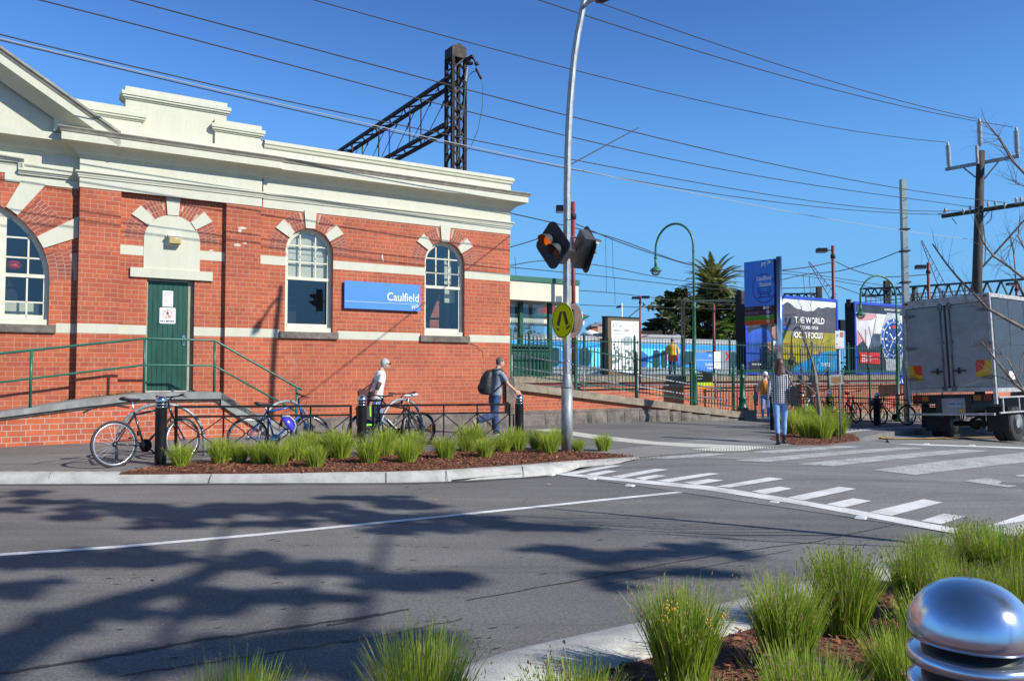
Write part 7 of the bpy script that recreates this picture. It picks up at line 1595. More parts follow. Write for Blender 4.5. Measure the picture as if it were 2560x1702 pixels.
for y0, c_ in ((.12, REDS), (.38, MY), (Wd-.35, mat('tail_lamp_red', (.22, .02, .015), .3)), (Wd-.55, MY)):
    m = MB(); m.bx(-.05, .02, y0, y0+.18, 1.13, 1.27); m.build('tail_light', _M.get('tail_lamp_red') or c_, t) if c_ is not MY else m.build('indicator', mat('amber_lens', (.3, .12, .02), .3), t)
for y_ in (.06, Wd-.16): m = MB(); m.bx(-.052, -.045, y_, y_+.10, ZT-.10, ZT-.04); m.build('marker_light', _M['tail_lamp_red'] if 'tail_lamp_red' in _M else REDS, t)
m = MB(); m.bx(-.047, -.04, .2, .5, ZB+.0, ZB+.06); m.bx(-.047, -.04, Wd-.75, Wd-.35, ZB+.0, ZB+.06); m.build('reflector_tape', mat('reflective_tape', (.5, .25, .22), .4, var=.3, scale=20), t)
def twheel(x, y0, y1, r, nm='rear_wheel'):
    m = MB(); c = (x, 0, r); ax = (0, 1, 0); m.lathe([(r*.55, y0), (r*.93, y0), (r, y0+.03), (r, y1-.03), (r*.93, y1), (r*.55, y1)], (x, 0, r), 28, axis=(0, 1, 0)); w_ = m.build(nm, TYRE, t)
    m = MB(); m.lathe([(r*.2, y0-.01), (r*.34, y0+.0), (r*.5, y0+.05), (r*.57, y0-.005), (r*.6, y0-.008)], (x, 0, r), 24, axis=(0, 1, 0)); m.build('rim', TW, w_)
for x_ in (1.35,):
    for y0, y1 in ((.08, .31), (.33, .56), (Wd-.56, Wd-.33), (Wd-.31, Wd-.08)): twheel(x_, y0, y1, .47)
for y0, y1 in ((.12, .36), (Wd-.36, Wd-.12)): twheel(LN+1.0, y0, y1, .45, 'front_wheel')
for y0, y1 in ((.05, .60), (Wd-.60, Wd-.05)): m = MB(); m.bx(.72, .74, y0, y1, .28, .95); m.build('mud_flap', BLACKR, t)
m = MB(); m.tube([(1.35, .3, .47), (1.35, Wd-.3, .47)], .07, 8); m.ball((1.35, Wd/2, .47), .18, 10); m.build('axle', TD, t)
m = MB(); m.prism([(LN+.25, .6), (LN+1.95, .6), (LN+1.95, 1.5), (LN+1.75, 2.45), (LN+.25, 2.5)], (0, .1, 0), (1, 0, 0), (0, 0, 1), (0, Wd-.2, 0)); m.build('cab', TW, t)
m = MB(); m.bx(.9, 1.0, .015, .03, ZB+.30, ZB+.48); m.bx(.85, 1.2, .01, .018, ZB+.28, ZB+.50); m.build('white_sticker', WHITE, t)
# ================================================================ planting
GB1 = leafmat('grass_blade', (.15, .27, .015), (.52, .64, .08), .5, .45); GB2 = leafmat('grass_blade_light', (.20, .31, .02), (.62, .70, .11), .5, .5); GTAN = leafmat('dry_blade', (.26, .20, .08), (.42, .33, .16), .25, .7)
def tussock_mesh(seed, n, h, spread, bw, base=.09, dry=.07, heads=.10, mt=None, name='tussock'):
    rnd = random.Random(seed); V, F, M = [], [], []
    for i in range(n):
        a = rnd.uniform(0, 2*pi); rr_ = base*sqrt(rnd.random()); L_ = h*rnd.uniform(.62, 1.08)*(1.12 if rnd.random() < .06 else 1); t_ = spread*(rnd.random()**.8)*(.35+.65*rr_/base)*1.25
        ax = a+rnd.gauss(0, .5); d = Vector((cos(ax), sin(ax), 0)); p = Vector((rr_*cos(a), rr_*sin(a), 0)); side = Vector((-sin(ax+rnd.uniform(-1.2, 1.2)), cos(ax+rnd.uniform(-1.2, 1.2)), 0)); seg = 4
        pts = []; ang = t_*.45
        for k in range(seg+1): pts.append(p.copy()); ang_k = ang+t_*.9*(k/seg)**1.5; p = p+(d*sin(ang_k)+Vector((0, 0, cos(ang_k))))*(L_/seg)
        b = len(V); w = bw*rnd.uniform(.7, 1.25); m_ = 1 if rnd.random() < dry else 0
        for k, q in enumerate(pts): ww = w*(1-(k/seg)**2*.85)/2; V.append(tuple(q-side*ww)); V.append(tuple(q+side*ww))
        for k in range(seg): F.append((b+2*k, b+2*k+1, b+2*k+3, b+2*k+2)); M.append(m_)
        if rnd.random() < heads:
            q = pts[-1]; 
            for _ in range(3): b = len(V); o_ = Vector((rnd.gauss(0, .006), rnd.gauss(0, .006), rnd.uniform(-.05, .01))); s_ = .007; V += [tuple(q+o_+Vector((-s_*.5, 0, 0))), tuple(q+o_+Vector((s_*.5, 0, 0))), tuple(q+o_+Vector((0, s_*.4, s_*2)))]; F.append((b, b+1, b+2)); M.append(1)
    me = bpy.data.meshes.new(name); me.from_pydata(V, [], F); me.materials.append(mt or GB1); me.materials.append(GTAN); me.polygons.foreach_set('material_index', M); me.update(); return me
near_v = [tussock_mesh(10+i, 1500, .38, .60, .0050, .10, dry=.12) for i in range(3)]
far_v = [tussock_mesh(20+i, 620, .36, .80, .0085, .085, mt=GB2, heads=.03) for i in range(4)]
def tuss(label, P, me, sc=1, rz=0, grp='grass tussocks'):
    o = bpy.data.objects.new('grass_tussock', me); COL.objects.link(o); o.location = P; o.scale = (sc, sc, sc) if not isinstance(sc, tuple) else sc; o.rotation_euler = (0, 0, rz); return tag(o, label, 'grass tussock', grp)
rnd = random.Random(77)
NEARL = [(600, 2.66, .40, 'grass tussock whose tips just show at the bottom edge, far left one'), (1058, 2.90, .44, 'large grass tussock at the bottom centre, in front of the road shadow'), (1430, 2.72, .40, 'thin grass tussock at the bottom edge over the pale kerb'),
 (1700, 3.55, .44, 'big grass tussock with yellow flowers overlapping the kerb at the lower right'), (1955, 3.75, .43, 'tall grass tussock between the yellow-flowered tussock and the bark patch'), (2100, 4.25, .45, 'tall grass tussock nearest the road, left of the kerb bend'),
 (2012, 2.82, .42, 'grass tussock at the bottom edge left of the big bollard'), (2290, 4.5, .42, 'grass tussock behind and left of the steel dome'), (2400, 4.05, .42, 'grass tussock directly behind the steel dome'), (2500, 4.9, .44, 'grass tussock farthest up the bed near the white line corner'),
 (2545, 4.0, .42, 'grass tussock at the right edge above the dome'), (2250, 3.2, .36, 'grass tussock touching the left side of the big bollard'), (2330, 3.5, .42, 'grass tussock just up-left of the dome'), (1780, 2.62, .36, 'low grass tussock at the bottom edge below the yellow flowers'), (2500, 3.2, .44, 'grass tussock at the right edge beside the dome'), (2600, 5.1, .42, 'grass tussock cut by the right edge at the top of the bed'), (2200, 4.9, .46, 'grass tussock on the kerb side below the comb marking'), (2390, 5.4, .44, 'grass tussock beside the corner of the white markings'), (2325, 5.0, .37, 'small tussock on the road side of the bed near the white corner'), (2430, 5.45, .36, 'farthest small tussock by the corner of the white markings')]
for i, (px_, D, h, lb) in enumerate(NEARL):
    if (px_, D) in ((2200, 4.9), (2390, 5.4)): continue
    P = at(px_, D, 0); P.z = -.01; s_ = h/.40*rnd.uniform(.97, 1.03); tuss(lb, P, near_v[i % 3], (s_*.98, s_*.98, s_), rnd.uniform(0, 6.3), 'foreground grass tussocks')
# yellow flower heads
fm = MB(); P = at(1700, 3.5, .0)
for px_, py_ in ((1665, 1510), (1672, 1518), (1668, 1530), (1680, 1525), (1686, 1518), (1768, 1552), (1772, 1560), (1778, 1555), (1809, 1540), (1812, 1534), (1662, 1540), (1670, 1548)):
    c = PD(px_, py_, 3.42); 
    for _ in range(5): fm.ball(c+Vector((rnd.gauss(0, .006), rnd.gauss(0, .006), rnd.gauss(0, .010))), .004, 5)
tag(fm.build('flower_heads', flatmat('flower_yellow_bud', (.62, .40, .04), .7)), 'small yellow flower heads on the big tussock over the kerb', 'flowers')
FARL = [(454, 1171, .85), (548, 1167, .95), (602, 1161, .8), (655, 1166, .85), (700, 1171, 1.0), (733, 1157, 1.0), (792, 1171, .85), (815, 1150, 1.0), (852, 1152, 1.15), (917, 1163, .95), (963, 1145, 1.0), (1022, 1160, 1.0), (1045, 1142, .9), (1108, 1152, 1.1), (1182, 1130, 1.15), (1205, 1151, .95), (1250, 1140, .85), (1294, 1137, .95), (1338, 1131, .9), (1372, 1139, .95), (1390, 1122, .75), (1444, 1136, .7), (1504, 1133, .82), (1160, 1136, .8), (770, 1143, .9)]
desc = ['beside the leftmost bollard', 'in front of the first railing bay', 'small, right of the first bay upright', 'below the rear wheel of the blue bicycle', 'at the kerb below the blue bicycle', 'below the cranks of the blue bicycle', 'short and pointed, nearest the kerb', 'below the front wheel of the blue bicycle', 'wide, left of the second bollard', 'directly in front of the second bollard', 'below the green-trimmed bicycle', 'wide, below the racing bicycle', 'behind the wide one below the racing bicycle', 'below the racing bicycle rear wheel', 'tall, in front of the striding man', 'low, at the kerb in front of the striding man', 'with tan blades, left of the third bollard', 'directly in front of the third bollard', 'between the third bollard and lamp pole', 'at the left foot of the lamp pole', 'dark, just behind the lamp pole foot', 'small, right of the lamp pole', 'last one, alone at the right tip of the bed', 'behind the man-side tall tussock', 'half hidden below the railing end']
for i, ((px_, py_, s_), d_) in enumerate(zip(FARL, desc)):
    P = GP(px_+rnd.uniform(-9, 9), py_-5+rnd.uniform(-5, 3)); P.z -= .01; s_ *= rnd.uniform(.85, 1.15); tuss('kerbside tussock '+d_, P, far_v[i % 4], (s_*1.25, s_*1.25, s_*1.12), rnd.uniform(0, 6.3), 'grass tussocks in the kerbside bed')
for i, (px_, py_, s_, d_) in enumerate(((1985, 1088, 1.25, 'left front, at the woman\'s boots'), (2020, 1098, 1.15, 'centre front with drooping blades'), (2058, 1100, 1.2, 'front, right of centre'), (2092, 1094, 1.25, 'rightmost, arching over the kerb'), (2000, 1076, 1.35, 'back left, below the dark bicycle'), (2040, 1078, 1.45, 'back centre at the tree trunk'), (2078, 1080, 1.4, 'back right beside the parking pole'))):
    P = GP(px_, py_-3); tuss('tall tussock by the bare tree, '+d_, P, far_v[i % 4], (s_*1.45, s_*1.45, s_*1.25), rnd.uniform(0, 6.3), 'tall tussocks around the bare tree')
# beds of bark
def bed(name, poly, z=.012): return sheet(name, poly, z, MULCH, skirt=.05)
bed1 = [T(*q) for q in ((300, 1182), (700, 1181), (966, 1179.5), (1115, 1174.5), (1290, 1162.5), (1450, 1150.5), (1590, 1142), (1530, 1136), (1380, 1126), (1150, 1126), (900, 1142), (650, 1152), (430, 1160))]
bed('kerbside_bed', bed1); bed2 = [T(*q) for q in ((1925, 1098), (1985, 1112), (2060, 1112), (2150, 1101), (2138, 1088), (2060, 1074), (1975, 1072))]; bed('tree_bed', bed2)
def inpoly(x, y, P):
    c = False; n = len(P)
    for i in range(n):
        (x1, y1), (x2, y2) = P[i], P[(i+1) % n]
        if (y1 > y) != (y2 > y) and x < (x2-x1)*(y-y1)/(y2-y1)+x1: c = not c
    return c
CHIP = leafmat('bark_chip', (.075, .028, .016), (.36, .15, .075), .0, .85)
def chips(name, label, poly, n, L0, L1, z0, seed):
    r_ = random.Random(seed); V, F = [], []; xs = [p[0] for p in poly]; ys = [p[1] for p in poly]; k = 0
    while k < n:
        x, y = r_.uniform(min(xs), max(xs)), r_.uniform(min(ys), max(ys))
        if not inpoly(x, y, poly): continue
        k += 1; a = r_.uniform(0, pi); L_ = r_.uniform(L0, L1)/2; w = L_*r_.uniform(.18, .45); d = Vector((cos(a), sin(a), r_.gauss(0, .35))); s_ = Vector((-sin(a), cos(a), r_.gauss(0, .4))); c = Vector((x, y, zg(x, y)+z0+abs(r_.gauss(0, .010)))); b = len(V)
        th = Vector((0, 0, w*.35))
        V += [tuple(c-d*L_), tuple(c-s_*w), tuple(c+d*L_), tuple(c+s_*w), tuple(c+th)]; F += [(b, b+1, b+4), (b+1, b+2, b+4), (b+2, b+3, b+4), (b+3, b, b+4)]
    me = bpy.data.meshes.new(name); me.from_pydata(V, [], F); me.materials.append(CHIP); me.update(); o = bpy.data.objects.new(name, me); COL.objects.link(o); return tag(o, label, 'mulch', kind='stuff')
chips('bark_mulch', 'reddish brown bark chips covering the kerbside garden bed', bed1, 9000, .03, .075, .014, 1); chips('bark_mulch', 'reddish brown bark chips under the tussocks by the bare tree', bed2, 2500, .03, .08, .014, 2)
nearbed = [p for p in nis[6:]]+[(3.9, 2.0), (1.0, 1.9), (-.3, 2.2)]
chips('bark_mulch', 'dark red-brown bark chips covering the foreground bed', nearbed, 15000, .015, .06, .0, 3)
chips('bark_litter', 'few bark chips spilled on the kerb and gutter', [T(966, 1180), T(1115, 1175), T(1450, 1151), T(1600, 1143), T(1700, 1140), T(1640, 1150), T(1450, 1160)], 130, .02, .05, .012, 4)

# ---------------------------------------------------------------- trees
LEAFD = leafmat('dark_leaf', (.018, .036, .010), (.12, .13, .03), .25); LEAFB = leafmat('bright_leaf', (.06, .13, .015), (.17, .24, .03), .35); BARK = mat('grey_bark', (.20, .17, .145), .9, var=.3, scale=10, stretch=(4, 4, .6), bump=.4, bscale=30)
def leafcloud(name, blobs, dens, size, mt, parent, seed=0, o_=Vector((0, 0, 0)), jag=.28):
    r_ = random.Random(seed); V, F = [], []
    for c, (rx, ry, rz) in blobs:
        c = Vector(c)-o_; n = int(dens*(rx*rz))
        subs = [(Vector((r_.gauss(0, .5)*rx, r_.gauss(0, .5)*ry, r_.gauss(0, .45)*rz)), r_.uniform(.22, .5)) for _ in range(9)]
        for _ in range(n):
            sc, sr = r_.choice(subs); v = Vector((r_.gauss(0, 1), r_.gauss(0, 1), r_.gauss(0, 1))).normalized()*(r_.random()**.4)*sr
            p = c+sc+Vector((v.x*rx, v.y*ry, v.z*rz)); a, b_ = ortho(Vector((r_.gauss(0, 1), r_.gauss(0, 1), r_.gauss(0, 1)))); s_ = size*r_.uniform(.5, 1.2); b = len(V)
            V += [tuple(p-a*s_), tuple(p-b_*s_*.45), tuple(p+a*s_), tuple(p+b_*s_*.45)]; F.append((b, b+1, b+2, b+3))
    me = bpy.data.meshes.new(name); me.from_pydata(V, [], F); me.materials.append(mt); me.update(); o = bpy.data.objects.new(name, me); COL.objects.link(o); o.parent = parent; return o
def bigtree(label, blobs_px, D, trunk_px, mt, dens=26, size=.34, seed=0, depth=2.5):
    tk = .15 if D < 40 else 1
    base = PD(trunk_px, 935, D); base.z = .8; t = thing('broadleaf_tree', label, 'tree', base, 0, 'dark trees behind the trains'); bl = []
    for x, y, r_ in blobs_px: R_ = r_*(1.22 if D > 60 else 1)/FOC*D; bl.append((PD(x, y, D+random.Random(x).uniform(-1, 1)*depth), (R_, R_*1.1, R_)))
    leafcloud('crown', bl, dens, size, mt, t, seed, base)
    m = MB(); 
    m.tube([(0, 0, 0), (.1*tk, 0, 2.5*tk), (.0, 0, 4.5*tk)], [.35*tk, .28*tk, .2*tk], 8)
    for c, _ in bl: q_ = c-base; m.tube([(0, 0, 2.2*tk), (q_.x*.5, q_.y*.5, 2.2*tk+(q_.z-2.2*tk)*.6), tuple(q_)], [.2*tk, .12*tk, .04*tk], 6)
    m.build('trunk', BARK, t)
bigtree('dark bushy tree left of the arched lamp behind the train', [(1640, 815, 26), (1655, 785, 26), (1668, 755, 20), (1666, 736, 9), (1690, 800, 30), (1700, 772, 28), (1702, 740, 18), (1700, 728, 10), (1635, 838, 20), (1715, 760, 26), (1665, 836, 24)], 74, 1672, LEAFD, 170, .40, seed=1)
bigtree('broad dark tree under the palm crown behind the train', [(1745, 800, 36), (1750, 762, 32), (1770, 740, 26), (1790, 765, 34), (1800, 805, 34), (1830, 775, 28), (1840, 800, 26), (1735, 830, 26), (1770, 835, 26), (1815, 838, 26), (1855, 790, 26), (1720, 820, 24)], 76, 1775, LEAFD, 170, .40, seed=2)
bigtree('lighter green shrub at the lower right of the dark trees', [(1815, 828, 20), (1838, 815, 20), (1845, 838, 18), (1800, 842, 14)], 70, 1828, LEAFB, 150, .36, seed=3)
bigtree('green bush standing between the two billboards', [(2113, 915, 14), (2118, 895, 10), (2106, 925, 10)], 36, 2113, LEAFB, 120, .16, seed=4, depth=.3)
bigtree('grey-green shrubs seen past the canopy glass beside the station corner', [(1300, 826, 16), (1325, 829, 14), (1340, 834, 10), (1285, 830, 12)], 80, 1310, leafmat('olive_leaf', (.06, .08, .03), (.20, .24, .10), .3), 40, seed=5)
# palm
pb = PD(1785, 935, 84); pb.z = .8; t = thing('palm_tree', 'tall date palm with drooping fronds rising above the dark trees', 'palm tree', pb); hz = PD(1785, 728, 84).z-pb.z
m = MB(); m.tube([(0, 0, 0), (.1, 0, hz*.5), (0, 0, hz-.3)], [.45, .38, .5], 10); m.ball((0, 0, hz-.3), .75, 10); m.build('trunk', BARK, t)
m = MB(); r_ = random.Random(9)
for i in range(22): a = r_.uniform(0, 2*pi); m.tube([(0, 0, hz), (.5*cos(a), .5*sin(a), hz+.2), (1.1*cos(a), 1.1*sin(a), hz-.1)], [.06, .05, .1], 5)
m.build('fruit_stalks', mat('palm_orange', (.42, .19, .05), .8, var=.3), t)
PF = leafmat('palm_leaflet', (.06, .085, .018), (.42, .40, .12), .3)
fr = []
for i in range(120):
    a = 2*pi*i/120*7.3+r_.uniform(-.2, .2); el = radians(r_.choice((82, 68, 55, 42, 30, 18, 6, -5, -20, -38))+r_.uniform(-6, 6)); L_ = r_.uniform(3.5, 4.6)*(1.0 if el > 0 else .9)
    V, F = [], []; p = Vector((0, 0, hz+.1)); d0 = Vector((cos(a), sin(a), 0)); side = Vector((-sin(a), cos(a), 0)); n = 18; pts = []
    for k in range(n+1):
        e = el-1.15*(k/n)**1.6; pts.append((p.copy(), e)); p = p+(d0*cos(e)+Vector((0, 0, sin(e))))*(L_/n)
    for k in range(1, n+1):
        q, e = pts[k]; fwd = d0*cos(e)+Vector((0, 0, sin(e))); up_ = Vector((0, 0, cos(e)))-d0*sin(e); l = .62*sin(pi*min(1, .12+k/n*.85))**.6
        for s_ in (-1, 1):
            for dk in (0, .5):
                q2 = q-fwd*dk*L_/n; tip = q2+(side*s_*.75+fwd*.6+up_*.12-Vector((0, 0, .25)))*l; b = len(V); V += [tuple(q2), tuple(q2+fwd*.17), tuple(tip)]; F.append((b, b+1, b+2))
    b = len(V)
    for k in range(n): 
        q, q2 = pts[k][0], pts[k+1][0]; b = len(V); V += [tuple(q-side*.03), tuple(q+side*.03), tuple(q2+side*.02), tuple(q2-side*.02)]; F.append((b, b+1, b+2, b+3))
    fr.append((V, F))
for i, (V, F) in enumerate(fr):
    me = bpy.data.meshes.new('frond'); me.from_pydata(V, [], F); me.materials.append(PF); me.update(); o = bpy.data.objects.new('frond', me); COL.objects.link(o); o.parent = t

# bare trees
TWIG = mat('grey_twig', (.24, .205, .175), .85, var=.25, scale=12)
def twigs(mb, p, d, L_, r0, depth, r_, curl=.25, n=3, ratio=.62, droop=0):
    pts = [Vector(p)]; dd = Vector(d).normalized(); seg = 5
    for k in range(seg): dd = (dd+Vector((r_.gauss(0, curl*.35), r_.gauss(0, curl*.35), r_.gauss(0, curl*.25)-droop*.1))).normalized(); pts.append(pts[-1]+dd*(L_/seg))
    mb.tube(pts, [r0*(1-.7*k/seg) for k in range(seg+1)], 4 if r0 < .012 else 6, cap=False)
    if depth > 0:
        for _ in range(n):
            k = r_.randint(2, seg); q = pts[k]; nd = (dd*.75+Vector((r_.gauss(0, .55), r_.gauss(0, .55), r_.gauss(.12, .45)))).normalized(); twigs(mb, q, nd, L_*ratio*r_.uniform(.7, 1.2), r0*(1-.7*k/seg)*.75, depth-1, r_, curl, n, ratio, droop)
bt = GP(2052, 1078); t = thing('bare_sapling', 'small bare grey street tree between the woman and the parking sign', 'tree', bt); r_ = random.Random(12)
q = lambda x, y, d=0: PD(x, y, bt.y+d)-bt
m = MB(); m.tube([(0, 0, 0), q(2049, 1030), q(2043, 980), q(2037, 930)], [.06, .055, .05, .042], 8); m.build('trunk', TWIG, t)
m = MB()
for P_, r0 in (([(2037, 930, 0), (2031, 905, 0), (2022, 880, .1), (2010, 850, .1), (2000, 815, .2), (1990, 770, .2)], .034), ([(2031, 905, 0), (2018, 865, -.1), (2008, 830, -.1), (2000, 800, -.2), (2005, 765, -.2)], .022), ([(2041, 975, 0), (2020, 940, .1), (1998, 915, .2), (1975, 890, .2), (1955, 868, .2)], .016), ([(2041, 985, 0), (2020, 965, -.2), (2000, 950, -.3), (1972, 930, -.3), (1950, 915, -.3)], .013),
    ([(2037, 930, 0), (2048, 900, .1), (2052, 865, .2), (2062, 830, .2), (2066, 795, .2)], .018), ([(2040, 960, 0), (2058, 935, 0), (2072, 905, 0), (2090, 885, 0)], .012), ([(2031, 905, 0), (2026, 850, .1), (2030, 810, .2), (2027, 760, .2), (2033, 725, .2)], .014), ([(2046, 1010, 0), (2065, 985, 0), (2080, 960, .1)], .010), ([(2048, 1040, 0), (2030, 1000, .1), (2018, 985, .1)], .010)):
    pts = [q(*p) for p in P_]; m.tube(pts, [r0*(1-.75*i/(len(pts)-1)) for i in range(len(pts))], 6, cap=False)
    for i in range(1, len(pts)):
        for _ in range(4):
            d = (pts[i]-pts[i-1]).normalized(); f_ = r_.random(); twigs(m, pts[i-1].lerp(pts[i], f_), (d*.9+Vector((r_.gauss(0, .5), r_.gauss(0, .5), r_.gauss(.25, .35)))), r_.uniform(.22, .5), .005, 1, r_, .3, 3)
m.build('branches', TWIG, t)
# yellow-green leafy shrub behind it
sb = at(2078, 18.6, zg(7.4)); t = thing('leafy_shrub', 'small yellow-green leafy shrub at the foot of the bare tree', 'shrub', sb)
leafcloud('foliage', [(PD(2074, 1032, 18.6), (.14, .14, .2)), (PD(2082, 1010, 18.6), (.12, .12, .18)), (PD(2070, 1054, 18.6), (.16, .14, .16)), (PD(2086, 1040, 18.6), (.12, .12, .2)), (PD(2078, 990, 18.6), (.07, .07, .12))], 3200, .032, leafmat('yellow_leaf', (.13, .15, .01), (.42, .38, .04), .35), t, 6, sb)
m = MB(); m.tube([(0, 0, 0), (.03, 0, .5), (.0, 0, .95)], [.015, .01, .005], 5); m.build('stem', TWIG, t)
# bare tree at the right edge, in front of the truck
rt = Vector((5.15, 6.3, -.04)); t = thing('bare_street_tree', 'bare street tree branches reaching in from the right edge before the truck', 'tree', rt); r_ = random.Random(31)
DR = 6.2; q = lambda x, y, d=0: PD(x, y, DR+d)-rt
m = MB(); m.tube([(0, 0, 0), (.02, 0, .8), (-.02, .05, 1.6), (-.05, 0, 2.6), (-.15, 0, 3.6)], [.07, .06, .05, .035, .015], 8); m.build('trunk', TWIG, t)
m = MB(); z_ = lambda z: Vector((0, 0, z))
for P_, r0 in (([z_(.75), q(2640, 1010), q(2560, 978), q(2535, 957), q(2499, 912), q(2469, 873), q(2455, 855)], .012), ([q(2560, 978), q(2540, 940), q(2520, 900), q(2500, 882)], .006), ([q(2545, 962), q(2520, 950), q(2495, 942), q(2470, 930)], .005),
    ([z_(1.5), q(2640, 870), q(2560, 822), q(2497, 787), q(2466, 770), q(2438, 738), q(2400, 700), q(2367, 661), q(2331, 610)], .013), ([q(2466, 770), q(2450, 766), q(2440, 765)], .004),
    ([z_(1.9), q(2640, 740), q(2560, 696), q(2520, 665), q(2484, 641), q(2460, 610), q(2447, 575)], .010), ([z_(2.6), q(2620, 500), q(2556, 428), q(2530, 402), q(2495, 342), q(2468, 308)], .010), ([q(2545, 418), q(2520, 378), q(2500, 345), q(2495, 338)], .005), ([z_(2.4), q(2640, 560), q(2570, 470), q(2540, 458), q(2530, 450)], .006),
    ([z_(2.2), q(2640, 620), q(2560, 560), q(2530, 610), q(2515, 650)], .006), ([z_(1.7), q(2630, 800), q(2565, 745), q(2540, 700), q(2535, 640), q(2528, 600)], .007), ([z_(2.0), q(2640, 690), q(2570, 640), q(2545, 590), q(2550, 540)], .007), ([z_(1.2), q(2640, 900), q(2570, 860), q(2550, 900), q(2547, 930)], .005)):
    pts = [p if isinstance(p, Vector) else p for p in P_]; r0 *= 1.35; m.tube(pts, [r0*(1-.72*i/(len(pts)-1)) for i in range(len(pts))], 6, cap=False)
    for i in range(2, len(pts)):
        for _ in range(4):
            d = (pts[i]-pts[i-1]).normalized(); twigs(m, pts[i-1].lerp(pts[i], r_.random()), (d*.8+Vector((r_.gauss(-.1, .4), r_.gauss(0, .5), r_.gauss(.2, .4)))), r_.uniform(.10, .26), .0022, 1, r_, .3, 2)
m.build('branches', TWIG, t)

# tall street tree behind the photographer: only its shade is in the picture
r_ = random.Random(17); tb_ = Vector((8.5, -8.0, 0)); t = thing('shade_tree', 'tall street tree behind the photographer whose dappled shade falls on the road', 'tree', tb_)
Q0 = lambda x, y: (x/2.1445, 1150+y/2.1445)
BL = [(Q0(90, 182), 60, 8), (Q0(290, 215), 90, 9), (Q0(380, 300), 75, 12), (Q0(60, 265), 50, 6), (Q0(560, 262), 110, 14), (Q0(780, 268), 110, 15), (Q0(960, 262), 90, 14), (Q0(950, 335), 110, 15), (Q0(1120, 290), 100, 15), (Q0(1300, 275), 110, 16), (Q0(1400, 335), 110, 9), (Q0(1560, 262), 100, 15), (Q0(1720, 270), 90, 12), (Q0(1880, 300), 90, 14), (Q0(1880, 200), 60, 6), (Q0(2060, 215), 100, 9), (Q0(2230, 238), 80, 9), (Q0(2080, 310), 110, 14), (Q0(2280, 320), 110, 16),
 ((1180, 1298), 90, 14), ((1300, 1312), 100, 11), ((1410, 1322), 70, 6), ((1080, 1318), 80, 9), (Q0(2150, 380), 70, 8),
 (Q0(80, 540), 90, 16), (Q0(300, 530), 100, 24), (Q0(520, 520), 100, 24), (Q0(720, 515), 90, 20), (Q0(860, 545), 80, 12), (Q0(60, 680), 80, 24), (Q0(1350, 525), 90, 16), (Q0(1450, 570), 110, 18), (Q0(1640, 560), 100, 18), (Q0(1780, 575), 70, 10), (Q0(1200, 560), 70, 12),
 (Q0(1250, 735), 100, 18), (Q0(1160, 790), 60, 26), (Q0(1600, 715), 110, 16), (Q0(1760, 745), 80, 12), (Q0(1450, 735), 80, 9), (Q0(2140, 640), 100, 22), (Q0(2320, 620), 80, 14), (Q0(1980, 610), 60, 5),
 ((1370, 1376), 60, 9), ((1470, 1382), 90, 12), ((1560, 1398), 80, 13), ((1630, 1378), 80, 13), ((1720, 1370), 90, 14), ((1800, 1385), 90, 10), ((1660, 1428), 110, 9), ((1760, 1430), 100, 8), ((1520, 1436), 60, 9), ((1530, 1464), 60, 10), ((1070, 1455), 90, 16), ((990, 1440), 60, 12),
 (Q0(700, 1090), 110, 22), (Q0(950, 1050), 130, 30), (Q0(1200, 1000), 130, 30), (Q0(1420, 985), 120, 28), (Q0(1650, 950), 110, 16), (Q0(1500, 1060), 120, 26), (Q0(1850, 1040), 120, 26), (Q0(2100, 1000), 110, 30), (Q0(2280, 960), 80, 24), (Q0(640, 830), 80, 12), (Q0(420, 900), 70, 9), (Q0(1700, 1110), 110, 18), (Q0(0, 980), 60, 22), (Q0(300, 840), 60, 8)]
lv, lf = [], []; limbs = MB()
for (px_, py_), w_, h_ in BL:
    g = GP(px_, py_, -KH); tt_ = r_.uniform(13, 16.5); c = g+SUN*tt_; wx = w_/FOC*g.y*1.12; dy = h_*g.y*g.y/(FOC*1.49)*1.2
    n = int(min(900, 110+760*wx*dy)); sb_ = [(r_.uniform(-.8, .8), r_.uniform(-.7, .7), r_.uniform(.22, .6)) for _ in range(6)]
    for _ in range(n):
        q_, w1_ = sqrt(r_.random()), r_.uniform(0, 2*pi); sx_, sy_, sr_ = r_.choice(sb_); u_, v_ = sx_+q_*cos(w1_)*sr_, sy_+q_*sin(w1_)*sr_; p = c+Vector((u_*wx, v_*dy, 0))+SUN*r_.uniform(-1.2, 1.2)+Vector((0, 0, r_.gauss(0, .02)))
        a, b_ = ortho(Vector((r_.gauss(0, 1), r_.gauss(0, 1), r_.gauss(0, 1)))); s_ = .105*r_.uniform(.6, 1.2); b = len(lv); lv += [tuple(p-a*s_-tb_), tuple(p-b_*s_*.5-tb_), tuple(p+a*s_-tb_), tuple(p+b_*s_*.5-tb_)]; lf.append((b, b+1, b+2, b+3))
me = bpy.data.meshes.new('crown'); me.from_pydata(lv, [], lf); me.materials.append(LEAFB); me.update(); o = bpy.data.objects.new('crown', me); COL.objects.link(o); o.parent = t
m = MB(); top_ = Vector((2.0, 1.5, 5.8)); m.tube([(0, 0, -.1), (.2, .1, 2), (.9, .6, 4), top_], [.42, .34, .30, .24], 10)
pts = [GP(*Q0(x, y), -KH)+SUN*13.5-tb_ for x, y in ((-200, 1180), (0, 1040), (150, 955), (300, 885), (450, 820), (600, 772), (780, 718), (920, 685), (1040, 640), (1130, 590), (1260, 550))]
m.tube([top_]+pts, [.22]+[.17-.010*i for i in range(len(pts))], 8)
for (x, y) in ((1250, 300), (2100, 300), (1700, 560), (1300, 1000), (2000, 1020)): c = GP(*Q0(x, y), -KH)+SUN*14-tb_; m.tube([top_, top_.lerp(c, .5)+Vector((-.8, -.5, .5)), c], [.16, .05, .02], 6)
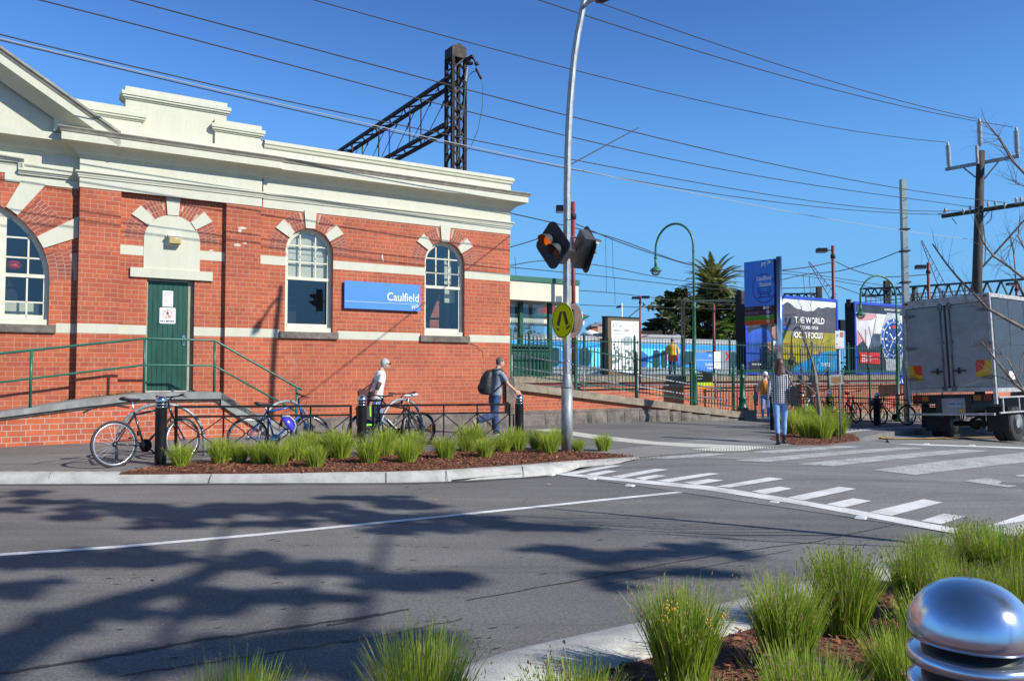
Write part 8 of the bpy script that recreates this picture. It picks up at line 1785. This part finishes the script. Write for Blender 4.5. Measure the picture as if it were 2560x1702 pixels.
m.build('trunk', BARK, t)

# ================================================================ small things on the ground
for i, (q_, lb) in enumerate(((S5(1112, 379), 'at the left end by the kerb'), (S5(1418, 408), 'second from the kerb'), (S5(1696, 458), 'left of the centre line end'), (S5(2165, 473), 'at the end of the white centre line'), (S6(650, 543), 'right of the centre line end'), (S6(1240, 649), 'halfway along the right half'), (S6(1925, 784), 'beside the foreground grass'), (S6(1690, 139), 'on the far white line, left one'), (S6(2005, 148), 'on the far white line, right one'))):
    P = GP(q_[0], q_[1], -KH if i < 7 else -.01); m = MB(); m.hexa([(-.055, -.05, 0), (.055, -.05, 0), (.055, .05, 0), (-.055, .05, 0), (-.045, -.03, .018), (.045, -.03, .018), (.045, .03, .018), (-.045, .03, .018)]); o = m.build('road_stud', WHITE); o.location = P+Vector((0, 0, .006)); o.rotation_euler = (0, 0, ROTF-1.2); tag(o, 'small white reflective road stud '+lb, 'road stud', 'reflective road studs')
CRK = flatmat('crack_sealant', (.035, .035, .037), .7)
rc = random.Random(5)
for pts_, w_ in (([(0, 1681), (240, 1647), (500, 1600), (720, 1570), (950, 1535)], .035), ([(300, 1690), (620, 1640), (960, 1590), (1160, 1545)], .012), ([(1170, 1500), (1500, 1440), (1800, 1385), (2050, 1352), (2240, 1310)], .014), ([(1480, 1465), (1700, 1430), (1980, 1375)], .008), ([(820, 1563), (1020, 1522)], .03)):
    pl = []
    for a, b in zip(pts_, pts_[1:]):
        for k in range(8): pl.append((a[0]+(b[0]-a[0])*k/8, a[1]+(b[1]-a[1])*k/8))
    pl.append(pts_[-1]); m = MB(); P = [GP(x, y, -KH)+Vector((rc.gauss(0, .006), rc.gauss(0, .008), .0035)) for x, y in pl]
    for a, b in zip(P, P[1:]):
        d = (b-a).normalized(); n_ = Vector((-d.y, d.x, 0)); wa_, wb_ = w_*rc.uniform(.35, .65), w_*rc.uniform(.35, .65); m.add([a-n_*wa_, b-n_*wb_, b+n_*wb_, a+n_*wa_], [(0, 1, 2, 3)])
    o = m.build('road_crack', CRK); o['kind'] = 'structure'
m = MB(); 
for i in range(260):
    x, y = rc.uniform(-4, 3.5), rc.uniform(4.2, 10.2)
    a = ROTF*.75+rc.gauss(0, .12); L_ = rc.uniform(.01, .05); w_ = rc.uniform(.004, .009); d = Vector((cos(a), sin(a), 0)); n_ = Vector((-d.y, d.x, 0)); c = Vector((x, y, -KH+.0035+zg(x)));
    if c.y > 5 or c.x < .2: m.add([c-d*L_, c-n_*w_, c+d*L_, c+n_*w_], [(0, 1, 2, 3)])
o = m.build('asphalt_pits', CRK); o['kind'] = 'structure'
m = MB(); DL = leafmat('dry_leaf', (.22, .10, .04), (.5, .36, .2), .2, .8)
for px_, py_ in ((680, 1355), (388, 1451), (1018, 1221), (1372, 1213), (1316, 1253), (1090, 1253), (2240, 1204), (1686, 1097), (1912, 1120), (880, 1500), (1500, 1320), (250, 1300)):
    P = GP(px_, py_, -KH)+Vector((0, 0, .02)); a = rc.uniform(0, 6); d = Vector((cos(a), sin(a), .2)); n_ = Vector((-sin(a), cos(a), .1)); m.add([P-d*.05, P-n_*.012+Vector((0, 0, .01)), P+d*.05, P+n_*.012-Vector((0, 0, .006))], [(0, 1, 2, 3)])
tag(m.build('fallen_leaves', DL), 'scattered small dry leaves lying on the road', 'leaves', kind='stuff')
